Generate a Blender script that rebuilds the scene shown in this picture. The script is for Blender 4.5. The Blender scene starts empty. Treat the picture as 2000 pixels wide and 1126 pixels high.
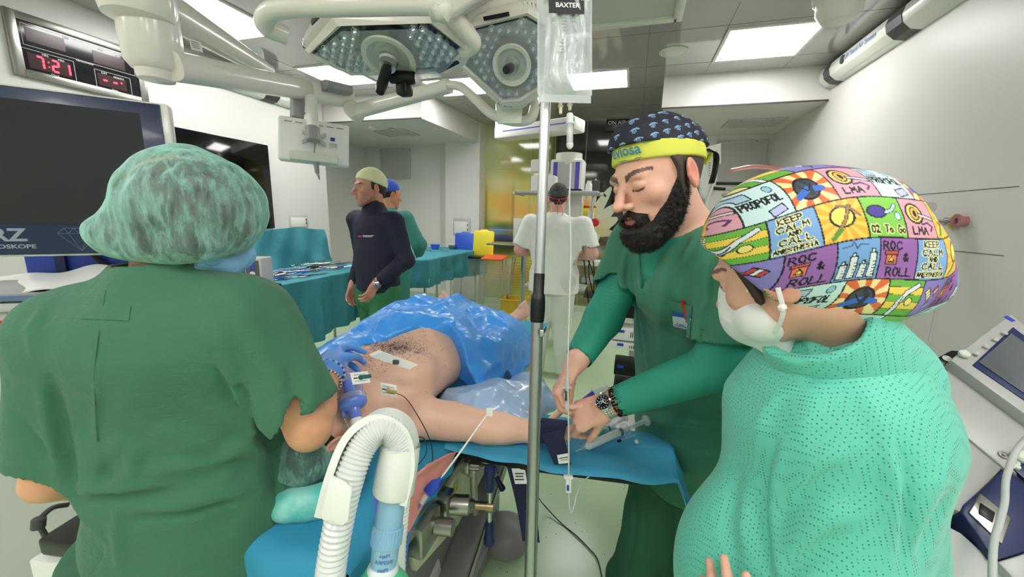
import bpy, bmesh, math, random, time
import numpy as np
from mathutils import Vector, Matrix
T0 = time.time()
SC = bpy.context.scene; COL = SC.collection
PI = math.pi
# camera, world, exposure
F = 750.0; PSI = math.radians(17.0); TH = math.radians(10.8); RHO = math.radians(1.6)
CAM = np.array([0, 0, 1.5])
fw = np.array([-math.sin(PSI)*math.cos(TH), math.cos(PSI)*math.cos(TH), -math.sin(TH)])
_r = np.array([math.cos(PSI), math.sin(PSI), 0.0]); _u = np.cross(_r, fw)
RT = _r*math.cos(RHO)+_u*math.sin(RHO); UP = -_r*math.sin(RHO)+_u*math.cos(RHO)
cd = bpy.data.cameras.new('camera'); co = bpy.data.objects.new('camera', cd); COL.objects.link(co)
cd.sensor_fit = 'HORIZONTAL'; cd.sensor_width = 36; cd.lens = 36*F/2000; cd.clip_start = 0.02; cd.clip_end = 100
m = Matrix(((RT[0], UP[0], -fw[0], CAM[0]), (RT[1], UP[1], -fw[1], CAM[1]), (RT[2], UP[2], -fw[2], CAM[2]), (0, 0, 0, 1)))
co.matrix_world = m; SC.camera = co
vs = SC.view_settings; vs.view_transform = 'Standard'; vs.look = 'None'; vs.gamma = 1; vs.use_curve_mapping = False
vs.exposure = 0.7
w = bpy.data.worlds.new('world'); SC.world = w; w.use_nodes = True
w.node_tree.nodes['Background'].inputs[0].default_value = (0.9, 0.95, 1.0, 1)
w.node_tree.nodes['Background'].inputs[1].default_value = 0.3
cy = SC.cycles
try:
 cy.use_denoising = True; cy.max_bounces = 8; cy.transparent_max_bounces = 16; cy.diffuse_bounces = 4; cy.glossy_bounces = 3
 cy.transmission_bounces = 6; cy.caustics_reflective = False; cy.caustics_refractive = False; cy.sample_clamp_indirect = 6
except Exception: pass
LIGHT_PANEL = 11.0      # emission of the ceiling panels
# pixel -> world (2000x1126 frame)
def ray(x, y): return fw*F+RT*(x-1000)+UP*(563-y)
def AD(x, y, d): return Vector(CAM+ray(x, y)*(d/F))            # depth along the optical axis
def AY(x, y, Y): r = ray(x, y); return Vector(CAM+r*(Y/r[1]))
def AX(x, y, X): r = ray(x, y); return Vector(CAM+r*(X/r[0]))
def AZ(x, y, Z): r = ray(x, y); return Vector(CAM+r*((Z-1.5)/r[2]))
V = Vector
def srgb(h):
 if isinstance(h, str): c = [int(h[i:i+2], 16)/255 for i in (0, 2, 4)]
 else: c = [v/255 for v in h]
 return tuple(v/12.92 if v <= .04045 else ((v+.055)/1.055)**2.4 for v in c)
def N3(a): return np.array(a, dtype=float)
def nrm(a): a = N3(a); return a/np.linalg.norm(a)
# materials
MT = {}
def mat(name, col=(200, 200, 200), rough=.5, metal=0., trans=0., ior=1.45, alpha=1., emit=None, es=1., sss=0., coat=0., sheen=0.,
  bump=None, spec=.5, vcol=False, mottle=None):
 """bump=(kind, scale, strength, distance[, stretch]); mottle=(scale, colour2, amount)"""
 m = bpy.data.materials.new(name); m.use_nodes = True; nt = m.node_tree; b = nt.nodes['Principled BSDF']; L = nt.links
 c = srgb(col)+(1,) if not (isinstance(col, tuple) and len(col) == 4) else col
 b.inputs['Base Color'].default_value = c; b.inputs['Roughness'].default_value = rough; b.inputs['Metallic'].default_value = metal
 b.inputs['IOR'].default_value = ior; b.inputs['Transmission Weight'].default_value = trans; b.inputs['Alpha'].default_value = alpha
 b.inputs['Specular IOR Level'].default_value = spec
 b.inputs['Coat Weight'].default_value = coat; b.inputs['Coat Roughness'].default_value = .08
 if sheen: b.inputs['Sheen Weight'].default_value = sheen; b.inputs['Sheen Roughness'].default_value = .5
 if sss:
  b.inputs['Subsurface Weight'].default_value = sss; b.inputs['Subsurface Radius'].default_value = (1, .35, .2)
  b.inputs['Subsurface Scale'].default_value = .006
 if emit is not None:
  b.inputs['Emission Color'].default_value = srgb(emit)+(1,); b.inputs['Emission Strength'].default_value = es
 cur = None
 if vcol:
  a = nt.nodes.new('ShaderNodeVertexColor'); a.layer_name = 'Col'; cur = a.outputs['Color']
 if mottle:
  tc = nt.nodes.new('ShaderNodeTexCoord'); n = nt.nodes.new('ShaderNodeTexNoise'); n.inputs['Scale'].default_value = mottle[0]
  n.inputs['Detail'].default_value = 6; L.new(tc.outputs['Object'], n.inputs['Vector'])
  r = nt.nodes.new('ShaderNodeMapRange'); r.inputs[1].default_value = .35; r.inputs[2].default_value = .68; r.inputs[4].default_value = mottle[2]
  L.new(n.outputs['Fac'], r.inputs[0])
  mx = nt.nodes.new('ShaderNodeMix'); mx.data_type = 'RGBA'; mx.inputs[6].default_value = c; mx.inputs[7].default_value = srgb(mottle[1])+(1,)
  if cur is not None: L.new(cur, mx.inputs[6])
  L.new(r.outputs[0], mx.inputs[0]); cur = mx.outputs[2]
 if cur is not None: L.new(cur, b.inputs['Base Color'])
 if bump:
  if not isinstance(bump, list): bump = [bump]
  prev = None
  for bp in bump:
   tc = nt.nodes.new('ShaderNodeTexCoord'); mp = nt.nodes.new('ShaderNodeMapping'); L.new(tc.outputs['Object'], mp.inputs['Vector'])
   if len(bp) > 4: mp.inputs['Scale'].default_value = bp[4]
   if len(bp) > 5: mp.inputs['Rotation'].default_value = bp[5]
   if bp[0] == 'noise':
    n = nt.nodes.new('ShaderNodeTexNoise'); n.inputs['Scale'].default_value = bp[1]; n.inputs['Detail'].default_value = 5; o = n.outputs['Fac']
   elif bp[0] == 'wave':
    n = nt.nodes.new('ShaderNodeTexWave'); n.inputs['Scale'].default_value = bp[1]; n.inputs['Distortion'].default_value = 1.0; o = n.outputs['Fac']
   else:
    n = nt.nodes.new('ShaderNodeTexVoronoi'); n.inputs['Scale'].default_value = bp[1]; n.inputs['Randomness'].default_value = 1 if bp[0] == 'voro' else 0
    o = n.outputs['Distance']
   L.new(mp.outputs[0], n.inputs['Vector'])
   bn = nt.nodes.new('ShaderNodeBump'); bn.inputs['Strength'].default_value = bp[2]; bn.inputs['Distance'].default_value = bp[3]
   L.new(o, bn.inputs['Height'])
   if prev is not None: L.new(prev, bn.inputs['Normal'])
   prev = bn.outputs[0]
  L.new(prev, b.inputs['Normal'])
 m.diffuse_color = c; MT[name] = m; return m
# objects
def tag(o, label=None, cat=None, group=None, kind=None):
 if label: o['label'] = label
 if cat: o['category'] = cat
 if group: o['group'] = group
 if kind: o['kind'] = kind
 return o
def frame(loc, ax=None, ay=None, az=None):
 """matrix from a location and two of the local axes"""
 if az is not None and ax is not None: z = nrm(az); x = N3(ax)-z*np.dot(ax, z); x = nrm(x); y = np.cross(z, x)
 elif az is not None: z = nrm(az); y = N3(ay)-z*np.dot(ay, z); y = nrm(y); x = np.cross(y, z)
 else: x = nrm(ax); y = N3(ay)-x*np.dot(ay, x); y = nrm(y); z = np.cross(x, y)
 return Matrix(((x[0], y[0], z[0], loc[0]), (x[1], y[1], z[1], loc[1]), (x[2], y[2], z[2], loc[2]), (0, 0, 0, 1)))
def empty(name, loc, label, cat, rz=0, group=None, M=None):
 o = bpy.data.objects.new(name, None); COL.objects.link(o)
 o.empty_display_size = .05
 if M is not None: o.matrix_world = M
 else: o.location = loc; o.rotation_euler = (0, 0, rz)
 return tag(o, label, cat, group)
def link(name, me, parent=None):
 o = bpy.data.objects.new(name, me); COL.objects.link(o)
 if parent is not None: o.parent = parent
 return o
def copy_tree(o, parent=None):
 c = o.copy(); COL.objects.link(c)
 if parent is not None: c.parent = parent
 for ch in list(o.children): copy_tree(ch, c)
 return c
class MB:
 """collects shapes, builds one mesh object; each shape may carry a material slot"""
 def __init__(s): s.v = []; s.f = []; s.m = []; s.sm = []; s.mi = 0
 def add(s, vs_, fs, M=None, smooth=False):
  n = len(s.v)
  if M is not None: vs_ = [M @ Vector(v) for v in vs_]
  s.v += [tuple(v) for v in vs_]; s.f += [tuple(i+n for i in f) for f in fs]; s.m += [s.mi]*len(fs); s.sm += [smooth]*len(fs); return s
 def box(s, c, d, M=None, bev=0, seg=2, rz=0):
  bm = bmesh.new(); bmesh.ops.create_cube(bm, size=1)
  bmesh.ops.scale(bm, vec=d, verts=bm.verts)
  if bev: bmesh.ops.bevel(bm, geom=bm.edges[:], offset=min(bev, min(d)*.49), segments=seg, profile=.5, affect='EDGES')
  if rz: bmesh.ops.rotate(bm, matrix=Matrix.Rotation(rz, 3, 'Z'), verts=bm.verts)
  bmesh.ops.translate(bm, vec=c, verts=bm.verts)
  bm.verts.index_update()
  s.add([v.co.copy() for v in bm.verts], [[v.index for v in f.verts] for f in bm.faces], M, bool(bev)); bm.free(); return s
 def lathe(s, prof, seg=24, M=None, smooth=True, cap=True, sx=1, sy=1):
  vs_ = []; fs = []
  for r, z in prof:
   for k in range(seg): a = 2*PI*k/seg; vs_.append((r*math.cos(a)*sx, r*math.sin(a)*sy, z))
  for i in range(len(prof)-1):
   for k in range(seg): k2 = (k+1) % seg; fs.append((i*seg+k, i*seg+k2, (i+1)*seg+k2, (i+1)*seg+k))
  if cap: fs.append(tuple(range(seg))[::-1]); fs.append(tuple((len(prof)-1)*seg+k for k in range(seg)))
  return s.add(vs_, fs, M, smooth)
 def cyl(s, a, b, r, r2=None, seg=20, cap=True, ch=0):
  a = V(a); b = V(b); L = (b-a).length; d = (b-a)/L
  up = V((0, 0, 1)) if abs(d.z) < .95 else V((1, 0, 0))
  M = frame(a, ax=up.cross(d), az=d); r2 = r if r2 is None else r2
  pr = [(r, 0), (r2, L)] if not ch else [(r-ch, 0), (r, ch), (r2, L-ch), (r2-ch, L)]
  return s.lathe(pr, seg, M, True, cap)
 def tube(s, pts, r, seg=8, closed=False, flat=1.0, cap=True, up=None):
  """swept tube; r number or list; flat squashes the section"""
  P = [V(p) for p in pts]; n = len(P); rr = r if isinstance(r, (list, tuple, np.ndarray)) else [r]*n
  vs_ = []; fs = []; nv = None
  for i in range(n):
   a = P[i-1] if (i > 0 or closed) else P[i]; b = P[(i+1) % n] if (i < n-1 or closed) else P[i]
   t = (b-a).normalized()
   if nv is None:
    nv = V(up) if up is not None else (V((0, 0, 1)) if abs(t.z) < .9 else V((1, 0, 0)))
   nv = (nv-t*nv.dot(t));
   if nv.length < 1e-6: nv = t.orthogonal()
   nv.normalize(); bn = t.cross(nv)
   for k in range(seg): an = 2*PI*k/seg; vs_.append(P[i]+(nv*math.cos(an)*flat+bn*math.sin(an))*rr[i])
  for i in range(n if closed else n-1):
   i2 = (i+1) % n
   for k in range(seg): k2 = (k+1) % seg; fs.append((i*seg+k, i*seg+k2, i2*seg+k2, i2*seg+k))
  if cap and not closed: fs.append(tuple(range(seg))[::-1]); fs.append(tuple((n-1)*seg+k for k in range(seg)))
  return s.add(vs_, fs, None, True)
 def prism(s, poly, h, M=None, bev=0, smooth=False):
  """polygon in local xy extruded along local z from 0 to h"""
  bm = bmesh.new(); vs_ = [bm.verts.new((p[0], p[1], 0)) for p in poly]; f = bm.faces.new(vs_)
  r = bmesh.ops.extrude_face_region(bm, geom=[f]); nv = [e for e in r['geom'] if isinstance(e, bmesh.types.BMVert)]
  bmesh.ops.translate(bm, vec=(0, 0, h), verts=nv); bmesh.ops.recalc_face_normals(bm, faces=bm.faces[:])
  if bev: bmesh.ops.bevel(bm, geom=bm.edges[:], offset=bev, segments=2, profile=.5, affect='EDGES')
  bm.verts.index_update()
  s.add([v.co.copy() for v in bm.verts], [[v.index for v in f.verts] for f in bm.faces], M, smooth or bool(bev)); bm.free(); return s
 def quad(s, a, b, c, d): return s.add([a, b, c, d], [(0, 1, 2, 3)])
 def grid(s, fn, nu, nv, thick=0, smooth=True):
  """fn(u,v)->point; a sheet, optionally with thickness"""
  P = [[V(fn(i/(nu-1), j/(nv-1))) for j in range(nv)] for i in range(nu)]
  vs_ = [p for row in P for p in row]; fs = [(i*nv+j, (i+1)*nv+j, (i+1)*nv+j+1, i*nv+j+1) for i in range(nu-1) for j in range(nv-1)]
  if thick:
   N = []
   for i in range(nu):
    for j in range(nv):
     a = P[min(i+1, nu-1)][j]-P[max(i-1, 0)][j]; b = P[i][min(j+1, nv-1)]-P[i][max(j-1, 0)]
     n = a.cross(b); N.append(n.normalized() if n.length > 1e-12 else V((0, 0, 1)))
   k = len(vs_); vs_ = vs_+[p-n*thick for p, n in zip(vs_, N)]
   fs = fs+[tuple(x+k for x in reversed(f)) for f in fs]
   bd = [i*nv for i in range(nu)]+[(nu-1)*nv+j for j in range(1, nv)]+[i*nv+nv-1 for i in range(nu-2, -1, -1)]+[j for j in range(nv-2, 0, -1)]
   fs += [(bd[i], bd[(i+1) % len(bd)], bd[(i+1) % len(bd)]+k, bd[i]+k) for i in range(len(bd))]
  return s.add(vs_, fs, None, smooth)
 def text(s, txt, size, M, ext=.0006, align='CENTER', bold=0, sx=1.0):
  c = bpy.data.curves.new('t', 'FONT'); c.body = txt; c.size = size; c.extrude = ext; c.align_x = align; c.align_y = 'CENTER'; c.offset = bold; c.resolution_u = 3
  o = bpy.data.objects.new('t', c); COL.objects.link(o); dg = bpy.context.evaluated_depsgraph_get()
  me = bpy.data.meshes.new_from_object(o.evaluated_get(dg))
  s.add([(v.co.x*sx, v.co.y, v.co.z) for v in me.vertices], [tuple(p.vertices) for p in me.polygons], M)
  bpy.data.objects.remove(o); bpy.data.meshes.remove(me); bpy.data.curves.remove(c); return s
 def build(s, name, mats, parent=None, label=None, auto=None, w=False):
  me = bpy.data.meshes.new(name); me.from_pydata(s.v, [], s.f)
  for m_ in (mats if isinstance(mats, (list, tuple)) else [mats]): me.materials.append(m_)
  me.polygons.foreach_set('material_index', s.m); me.polygons.foreach_set('use_smooth', s.sm); me.update()
  if any(s.sm):
   try: me.set_sharp_from_angle(angle=math.radians(auto or 40))
   except Exception: pass
  o = link(name, me, parent)
  if w and parent is not None: o.matrix_parent_inverse = world_m(parent).inverted()
  if label: o['label'] = label
  return o
def world_m(o):
 return o.matrix_basis if o.parent is None else world_m(o.parent) @ o.matrix_parent_inverse @ o.matrix_basis
def spline(pts, n=8):
 """Catmull-Rom through the points"""
 P = [V(p) for p in pts]; out = []
 Q = [P[0]*2-P[1]]+P+[P[-1]*2-P[-2]]
 for i in range(1, len(Q)-2):
  p0, p1, p2, p3 = Q[i-1:i+3]
  for k in range(n):
   t = k/n; out.append(.5*((2*p1)+(p2-p0)*t+(2*p0-5*p1+4*p2-p3)*t*t+(3*p1-p0-3*p2+p3)*t**3))
 return out+[P[-1]]
# sculpting by signed distance fields
def vnoise(P, sc, seed=0):
 """smooth value noise in [-1,1]"""
 Q = P*sc; I = np.floor(Q).astype(np.int64); f = Q-I; f = f*f*(3-2*f); out = 0
 for dx in (0, 1):
  wx = f[:, 0] if dx else 1-f[:, 0]
  for dy in (0, 1):
   wy = f[:, 1] if dy else 1-f[:, 1]
   for dz in (0, 1):
    wz = f[:, 2] if dz else 1-f[:, 2]
    h = ((I[:, 0]+dx)*73856093) ^ ((I[:, 1]+dy)*19349663) ^ ((I[:, 2]+dz)*83492791) ^ (seed*2654435761)
    h = (h ^ (h >> 13))*1274126177 & 0x7fffffff; h = h ^ (h >> 16)
    out = out+wx*wy*wz*((h & 0xffff)/32767.5-1)
 return out
class S:
 """list of sculpt operations"""
 def __init__(s): s.o = []
 def cone(s, a, b, ra, rb=None, k=.01, ring=None): s.o.append(('c', N3(a), N3(b), ra, ra if rb is None else rb, k, ring)); return s
 def chain(s, pts, rs, k=.01):
  for i in range(len(pts)-1): s.cone(pts[i], pts[i+1], rs[i], rs[i+1], k)
  return s
 def ec(s, a, b, ra, rb, side, k=.02, sub=False): s.o.append(('e', N3(a), N3(b), ra, rb, nrm(side), k, sub)); return s
 def ell(s, c, r, fr, k=.01, sub=False): s.o.append(('l', N3(c), N3(r), fr, k, sub)); return s        # fr: 3x3 rows = axes
 def hole(s, a, b, ra, rb, k=.004): s.o.append(('h', N3(a), N3(b), ra, rb, k)); return s
 def cut(s, p, n, k=.004): s.o.append(('p', N3(p), nrm(n), k)); return s                              # removes the side n points to
 def fold(s, pts, r, h, tw=None): s.o.append(('f', [N3(p) for p in pts], r, h)); return s
 def noise(s, sc, h, seed=0, st=(1, 1, 1)): s.o.append(('n', sc, h, seed, N3(st))); return s
 def fn(s, f): s.o.append(('x', f)); return s
 def bounds(s):
  lo = np.full(3, 1e9); hi = -lo
  for o in s.o:
   if o[0] == 'c': pts = [(o[1], o[3]), (o[2], o[4])]
   elif o[0] == 'e' and not o[7]: pts = [(o[1], max(o[3])), (o[2], max(o[4]))]
   elif o[0] == 'l' and not o[5]: pts = [(o[1], max(o[2]))]
   else: continue
   for p, r in pts: lo = np.minimum(lo, p-r); hi = np.maximum(hi, p+r)
  return lo-.02, hi+.02
 def __call__(s, P):
  d = np.full(len(P), 1.0)
  for o in s.o:
   t_ = o[0]
   if t_ in 'celh':
    if t_ == 'l': lo = o[1]-max(o[2]); hi = o[1]+max(o[2]); k = o[4]
    else:
     ra = max(o[3]) if t_ == 'e' else o[3]; rb = max(o[4]) if t_ == 'e' else o[4]
     lo = np.minimum(o[1]-ra, o[2]-rb); hi = np.maximum(o[1]+ra, o[2]+rb); k = o[6] if t_ == 'e' else o[5]
    mg = max(k, .0)+.05
    ix = np.nonzero(((P > lo-mg) & (P < hi+mg)).all(1))[0]
    if not len(ix): continue
    p = P[ix]
    if t_ == 'l':
     q = (p-o[1]) @ o[3].T; r = o[2]; k0 = np.sqrt(((q/r)**2).sum(1)); k1 = np.sqrt(((q/(r*r))**2).sum(1))+1e-9
     e = k0*(k0-1)/k1; sub = o[5]
    else:
     ab = o[2]-o[1]; L2 = ab@ab; L = math.sqrt(L2)+1e-9; tr = ((p-o[1])@ab)/(L2+1e-12); t = np.clip(tr, 0, 1)
     if t_ == 'e':
      ax = ab/L; sd = o[5]-ax*(o[5]@ax); sd = sd/np.linalg.norm(sd); fr = np.cross(ax, sd)
      q = p-o[1]; qs = q@sd; qf = q@fr; qa = (tr-t)*L
      rs = o[3][0]+(o[4][0]-o[3][0])*t; rf = o[3][1]+(o[4][1]-o[3][1])*t; rm = np.minimum(rs, rf)
      k0 = np.sqrt((qs/rs)**2+(qf/rf)**2+(qa/rm)**2); k1 = np.sqrt((qs/rs**2)**2+(qf/rf**2)**2+(qa/rm**2)**2)+1e-9
      e = k0*(k0-1)/k1; e = np.maximum(e, -rm); sub = o[7]
     else:
      e = np.linalg.norm(p-o[1]-t[:, None]*ab, axis=1)-(o[3]+(o[4]-o[3])*t); sub = t_ == 'h'
      if t_ == 'c' and o[6]:
       fq, hh, t0, t1 = o[6]; wgt = np.clip((tr-t0)/.12, 0, 1)*np.clip((t1-tr)/.12, 0, 1)
       ph = tr*L*fq+1.6*vnoise(p, 22, 3)
       e = e-hh*wgt*(np.abs(np.sin(ph))**.7-.5)
    a = d[ix]
    if sub:
     if k > 0: h = np.clip(.5-.5*(a+e)/k, 0, 1); d[ix] = a+(-e-a)*h+k*h*(1-h)
     else: d[ix] = np.maximum(a, -e)
    elif k > 0: h = np.clip(.5+.5*(a-e)/k, 0, 1); d[ix] = a+(e-a)*h-k*h*(1-h)
    else: d[ix] = np.minimum(a, e)
   elif t_ == 'p':
    e = -((P-o[1])@o[2]); k = o[3]; h = np.clip(.5-.5*(d+e)/k, 0, 1); d = d+(-e-d)*h+k*h*(1-h)
   elif t_ == 'f':
    r = o[2]; pts = o[1]; A = np.array(pts); lo = A.min(0)-3*r; hi = A.max(0)+3*r
    ix = np.nonzero(((P > lo) & (P < hi)).all(1))[0]
    if not len(ix): continue
    p = P[ix]; dm = np.full(len(ix), 9.); tt = np.zeros(len(ix)); n = len(pts)-1
    for i in range(n):
     ab = pts[i+1]-pts[i]; t = np.clip(((p-pts[i])@ab)/(ab@ab+1e-12), 0, 1); e = np.linalg.norm(p-pts[i]-t[:, None]*ab, axis=1)
     c = e < dm; dm = np.where(c, e, dm); tt = np.where(c, (i+t)/n, tt)
    d[ix] -= o[3]*np.exp(-(dm/r)**2)*np.sin(np.clip(tt, .04, .96)*PI)**.6
   elif t_ == 'n': d = d-o[2]*vnoise(P*o[4], o[1], o[3])
   elif t_ == 'x': d = o[1](P, d)
  return d
def _nets(f, lo, hi, vx, excl=()):
 B = 8; nb = np.ceil((hi-lo)/(vx*B)).astype(int)
 bi = np.stack(np.meshgrid(*[np.arange(n) for n in nb], indexing='ij'), -1).reshape(-1, 3)
 ctr = lo+(bi+.5)*B*vx; rad = B*vx*.87*1.35+.012
 bi = bi[np.abs(f(ctr)) < rad]
 if not len(bi): return np.zeros((0, 3)), np.zeros((0, 4), int)
 g = np.stack(np.meshgrid(*[np.arange(B+2)]*3, indexing='ij'), -1).reshape(-1, 3)
 n1 = B+2; allv = []; allk = []; allq = []
 dims = nb*B+4
 def key(c): return (c[..., 0]*dims[1]+c[..., 1])*dims[2]+c[..., 2]
 CH = 400
 for s0 in range(0, len(bi), CH):
  bb = bi[s0:s0+CH]; gi = bb[:, None, :]*B+g[None]-1   # lattice points, offset -1
  D = f((lo+gi.reshape(-1, 3)*vx)).reshape(len(bb), n1, n1, n1)
  m = B+1; acc = np.zeros((len(bb), m, m, m, 3)); cnt = np.zeros((len(bb), m, m, m))
  cor = [(i, j, k) for i in (0, 1) for j in (0, 1) for k in (0, 1)]
  sl = lambda o: D[:, o[0]:o[0]+m, o[1]:o[1]+m, o[2]:o[2]+m]
  for a in cor:
   for ax in range(3):
    if a[ax]: continue
    b = list(a); b[ax] = 1; da = sl(a); db = sl(b); c = (da < 0) != (db < 0)
    t = np.where(c, da/np.where(c, da-db, 1), 0)
    for x in range(3): acc[..., x] += np.where(c, a[x]+(t if x == ax else 0), 0)
    cnt += c
  act = cnt > 0
  idx = np.argwhere(act); cell = bb[idx[:, 0]]*B+idx[:, 1:]-1
  pos = lo+(cell+acc[act]/cnt[act][:, None])*vx
  allv.append(pos); allk.append(key(cell+1))
  I = D[:, 1:1+B, 1:1+B, 1:1+B] < 0
  for ax in range(3):
   o = [1, 1, 1]; o[ax] = 2
   J = D[:, o[0]:o[0]+B, o[1]:o[1]+B, o[2]:o[2]+B] < 0
   e = np.argwhere(I != J)
   if not len(e): continue
   base = bb[e[:, 0]]*B+e[:, 1:]   # lattice index in global (since +1-1)
   u = (ax+1) % 3; w_ = (ax+2) % 3; du = np.zeros(3, int); du[u] = 1; dw = np.zeros(3, int); dw[w_] = 1
   q = np.stack([key(base+1), key(base-du+1), key(base-du-dw+1), key(base-dw+1)], 1)
   flip = I[e[:, 0], e[:, 1], e[:, 2], e[:, 3]]
   q[~flip] = q[~flip][:, ::-1]
   if excl:
    p = lo+(base+.5)*vx; keep = np.ones(len(p), bool)
    for l2, h2 in excl: keep &= ~((p > l2+vx*.5) & (p < h2-vx*.5)).all(1)
    q = q[keep]
   allq.append(q)
 K = np.concatenate(allk); Vv = np.concatenate(allv); Q = np.concatenate(allq) if allq else np.zeros((0, 4), int)
 uk, first = np.unique(K, return_index=True); Vv = Vv[first]
 qi = np.searchsorted(uk, Q); ok = (qi < len(uk)).all(1); qi = qi[ok]; Q = Q[ok]; ok = (uk[qi] == Q).all(1); qi = qi[ok]
 used, inv = np.unique(qi, return_inverse=True)
 return Vv[used], inv.reshape(-1, 4)
def sculpt(name, f, mats, parent=None, vx=.004, fine=(), col=None, lo=None, hi=None, label=None, midx=None, smooth=1):
 """fine: [(lo,hi,voxel)] boxes of higher resolution"""
 b = f.bounds() if lo is None else (N3(lo), N3(hi)); V_, Q_ = _nets(f, b[0], b[1], vx, [(N3(x[0]), N3(x[1])) for x in fine])
 for l2, h2, v2 in fine:
  l2 = N3(l2); h2 = N3(h2); a, q = _nets(f, l2, h2, v2)
  q = q+len(V_); V_ = np.concatenate([V_, a]); Q_ = np.concatenate([Q_, q])
 if smooth:  # light Laplacian relax along edges
  for _ in range(smooth):
   acc = np.zeros_like(V_); c = np.zeros(len(V_))
   for i, j in ((0, 1), (1, 2), (2, 3), (3, 0)):
    for a, b_ in ((i, j), (j, i)):
     acc += np.stack([np.bincount(Q_[:, a], V_[Q_[:, b_], x], len(V_)) for x in range(3)], 1); c += np.bincount(Q_[:, a], minlength=len(V_))
   V_ = np.where(c[:, None] > 0, V_*.5+.5*acc/np.maximum(c, 1)[:, None], V_)
 me = bpy.data.meshes.new(name); nv = len(V_); nq = len(Q_)
 me.vertices.add(nv); me.vertices.foreach_set('co', V_.astype(np.float32).ravel())
 me.loops.add(nq*4); me.loops.foreach_set('vertex_index', Q_.astype(np.int32).ravel())
 me.polygons.add(nq); me.polygons.foreach_set('loop_start', np.arange(0, nq*4, 4, dtype=np.int32))
 try: me.polygons.foreach_set('loop_total', np.full(nq, 4, np.int32))
 except Exception: pass
 for m_ in (mats if isinstance(mats, (list, tuple)) else [mats]): me.materials.append(m_)
 if midx is not None: me.polygons.foreach_set('material_index', midx(V_[Q_].mean(1)).astype(np.int32))
 me.update(calc_edges=True); me.validate()
 me.polygons.foreach_set('use_smooth', np.ones(len(me.polygons), bool))
 if col is not None:
  c = col(V_); a = me.color_attributes.new('Col', 'FLOAT_COLOR', 'POINT')
  a.data.foreach_set('color', np.concatenate([c, np.ones((nv, 1))], 1).astype(np.float32).ravel())
 o = link(name, me, None)
 if parent is not None: o.parent = parent; o.matrix_parent_inverse = world_m(parent).inverted()
 if label: o['label'] = label
 print('sculpt %s %d verts %.1fs' % (name, nv, time.time()-T0))
 return o
def lerp(a, b, t): return N3(a)*(1-t)+N3(b)*t
# room materials
mat('wall', (218, 215, 211), rough=.38, bump=('noise', 9, .05, .01))
mat('wall2', (222, 220, 216), rough=.4)
mat('ceil', (176, 172, 170), rough=.09, spec=1.0, coat=.6)
mat('seam', (70, 68, 66), rough=.6)
mat('white', (232, 231, 226), rough=.35); mat('whiteg', (228, 230, 222), rough=.3, coat=.3); mat('offw', (214, 218, 204), rough=.32, coat=.25)
mat('grey', (150, 150, 150), rough=.4); mat('lgrey', (190, 190, 188), rough=.4); mat('dgrey', (70, 70, 72), rough=.45); mat('black', (14, 14, 16), rough=.35)
mat('blackg', (6, 6, 8), rough=.08, coat=.4); mat('chrome', (205, 205, 205), rough=.18, metal=1); mat('steel', (170, 168, 162), rough=.3, metal=1)
mat('alu', (196, 198, 200), rough=.35, metal=.85); mat('brass', (160, 140, 110), rough=.3, metal=1)
mat('blue', (40, 75, 190), rough=.35); mat('navy', (28, 36, 84), rough=.35); mat('red', (205, 40, 40), rough=.4); mat('yellow', (236, 214, 60), rough=.4)
mat('txtw', (235, 235, 235), rough=.5); mat('txtb', (40, 60, 150), rough=.5); mat('txtk', (20, 20, 22), rough=.5); mat('paper', (236, 236, 232), rough=.7)
mat('clear', (235, 240, 245), rough=.12, alpha=.22, spec=.8, coat=.5); mat('clearw', (235, 238, 240), rough=.18, alpha=.45, spec=.8, coat=.5)
mat('drape', (72, 152, 166), rough=.75, bump=[('noise', 260, .15, .002), ('noise', 14, .5, .02)]); mat('drape2', (60, 145, 190), rough=.7, bump=('noise', 20, .4, .01))
mat('panel_light', (255, 255, 255), emit=(255, 255, 252), es=LIGHT_PANEL)
def st(o): return tag(o, kind='structure')
XL, XR, YB, ZC = -3.93, 1.60, 6.10, 2.90; YF = -2.6
m = mat('floor', (190, 216, 178), rough=.22, spec=.5, mottle=(1.2, (200, 220, 186), .8))
nt = m.node_tree; b = nt.nodes['Principled BSDF']; L = nt.links
src = b.inputs['Base Color'].links[0].from_socket
tc = nt.nodes.new('ShaderNodeTexCoord')
for sc_, th_, cc in ((26, .075, (60, 70, 62)), (75, .12, (150, 170, 148))):
 vr = nt.nodes.new('ShaderNodeTexVoronoi'); vr.inputs['Scale'].default_value = sc_; L.new(tc.outputs['Object'], vr.inputs['Vector'])
 lt = nt.nodes.new('ShaderNodeMath'); lt.operation = 'LESS_THAN'; lt.inputs[1].default_value = th_; L.new(vr.outputs['Distance'], lt.inputs[0])
 sp = nt.nodes.new('ShaderNodeSeparateColor'); L.new(vr.outputs['Color'], sp.inputs[0])
 gt = nt.nodes.new('ShaderNodeMath'); gt.operation = 'GREATER_THAN'; gt.inputs[1].default_value = .6; L.new(sp.outputs[0], gt.inputs[0])
 mu = nt.nodes.new('ShaderNodeMath'); mu.operation = 'MULTIPLY'; L.new(lt.outputs[0], mu.inputs[0]); L.new(gt.outputs[0], mu.inputs[1])
 mx = nt.nodes.new('ShaderNodeMix'); mx.data_type = 'RGBA'; L.new(mu.outputs[0], mx.inputs[0]); L.new(src, mx.inputs[6]); mx.inputs[7].default_value = srgb(cc)+(1,)
 src = mx.outputs[2]
L.new(src, b.inputs['Base Color'])
st(MB().box((-1.6, 1.75, -.05), (6.8, 8.9, .1)).build('floor', MT['floor']))
c = MB(); c.box((-1.6, 1.75, ZC+.05), (6.8, 8.9, .1)); c.mi = 1
for x in (-3.4, -2.8, -2.2, .55, 1.2): c.box((x, 4.6, ZC), (.003, 3.0, .002))
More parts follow.
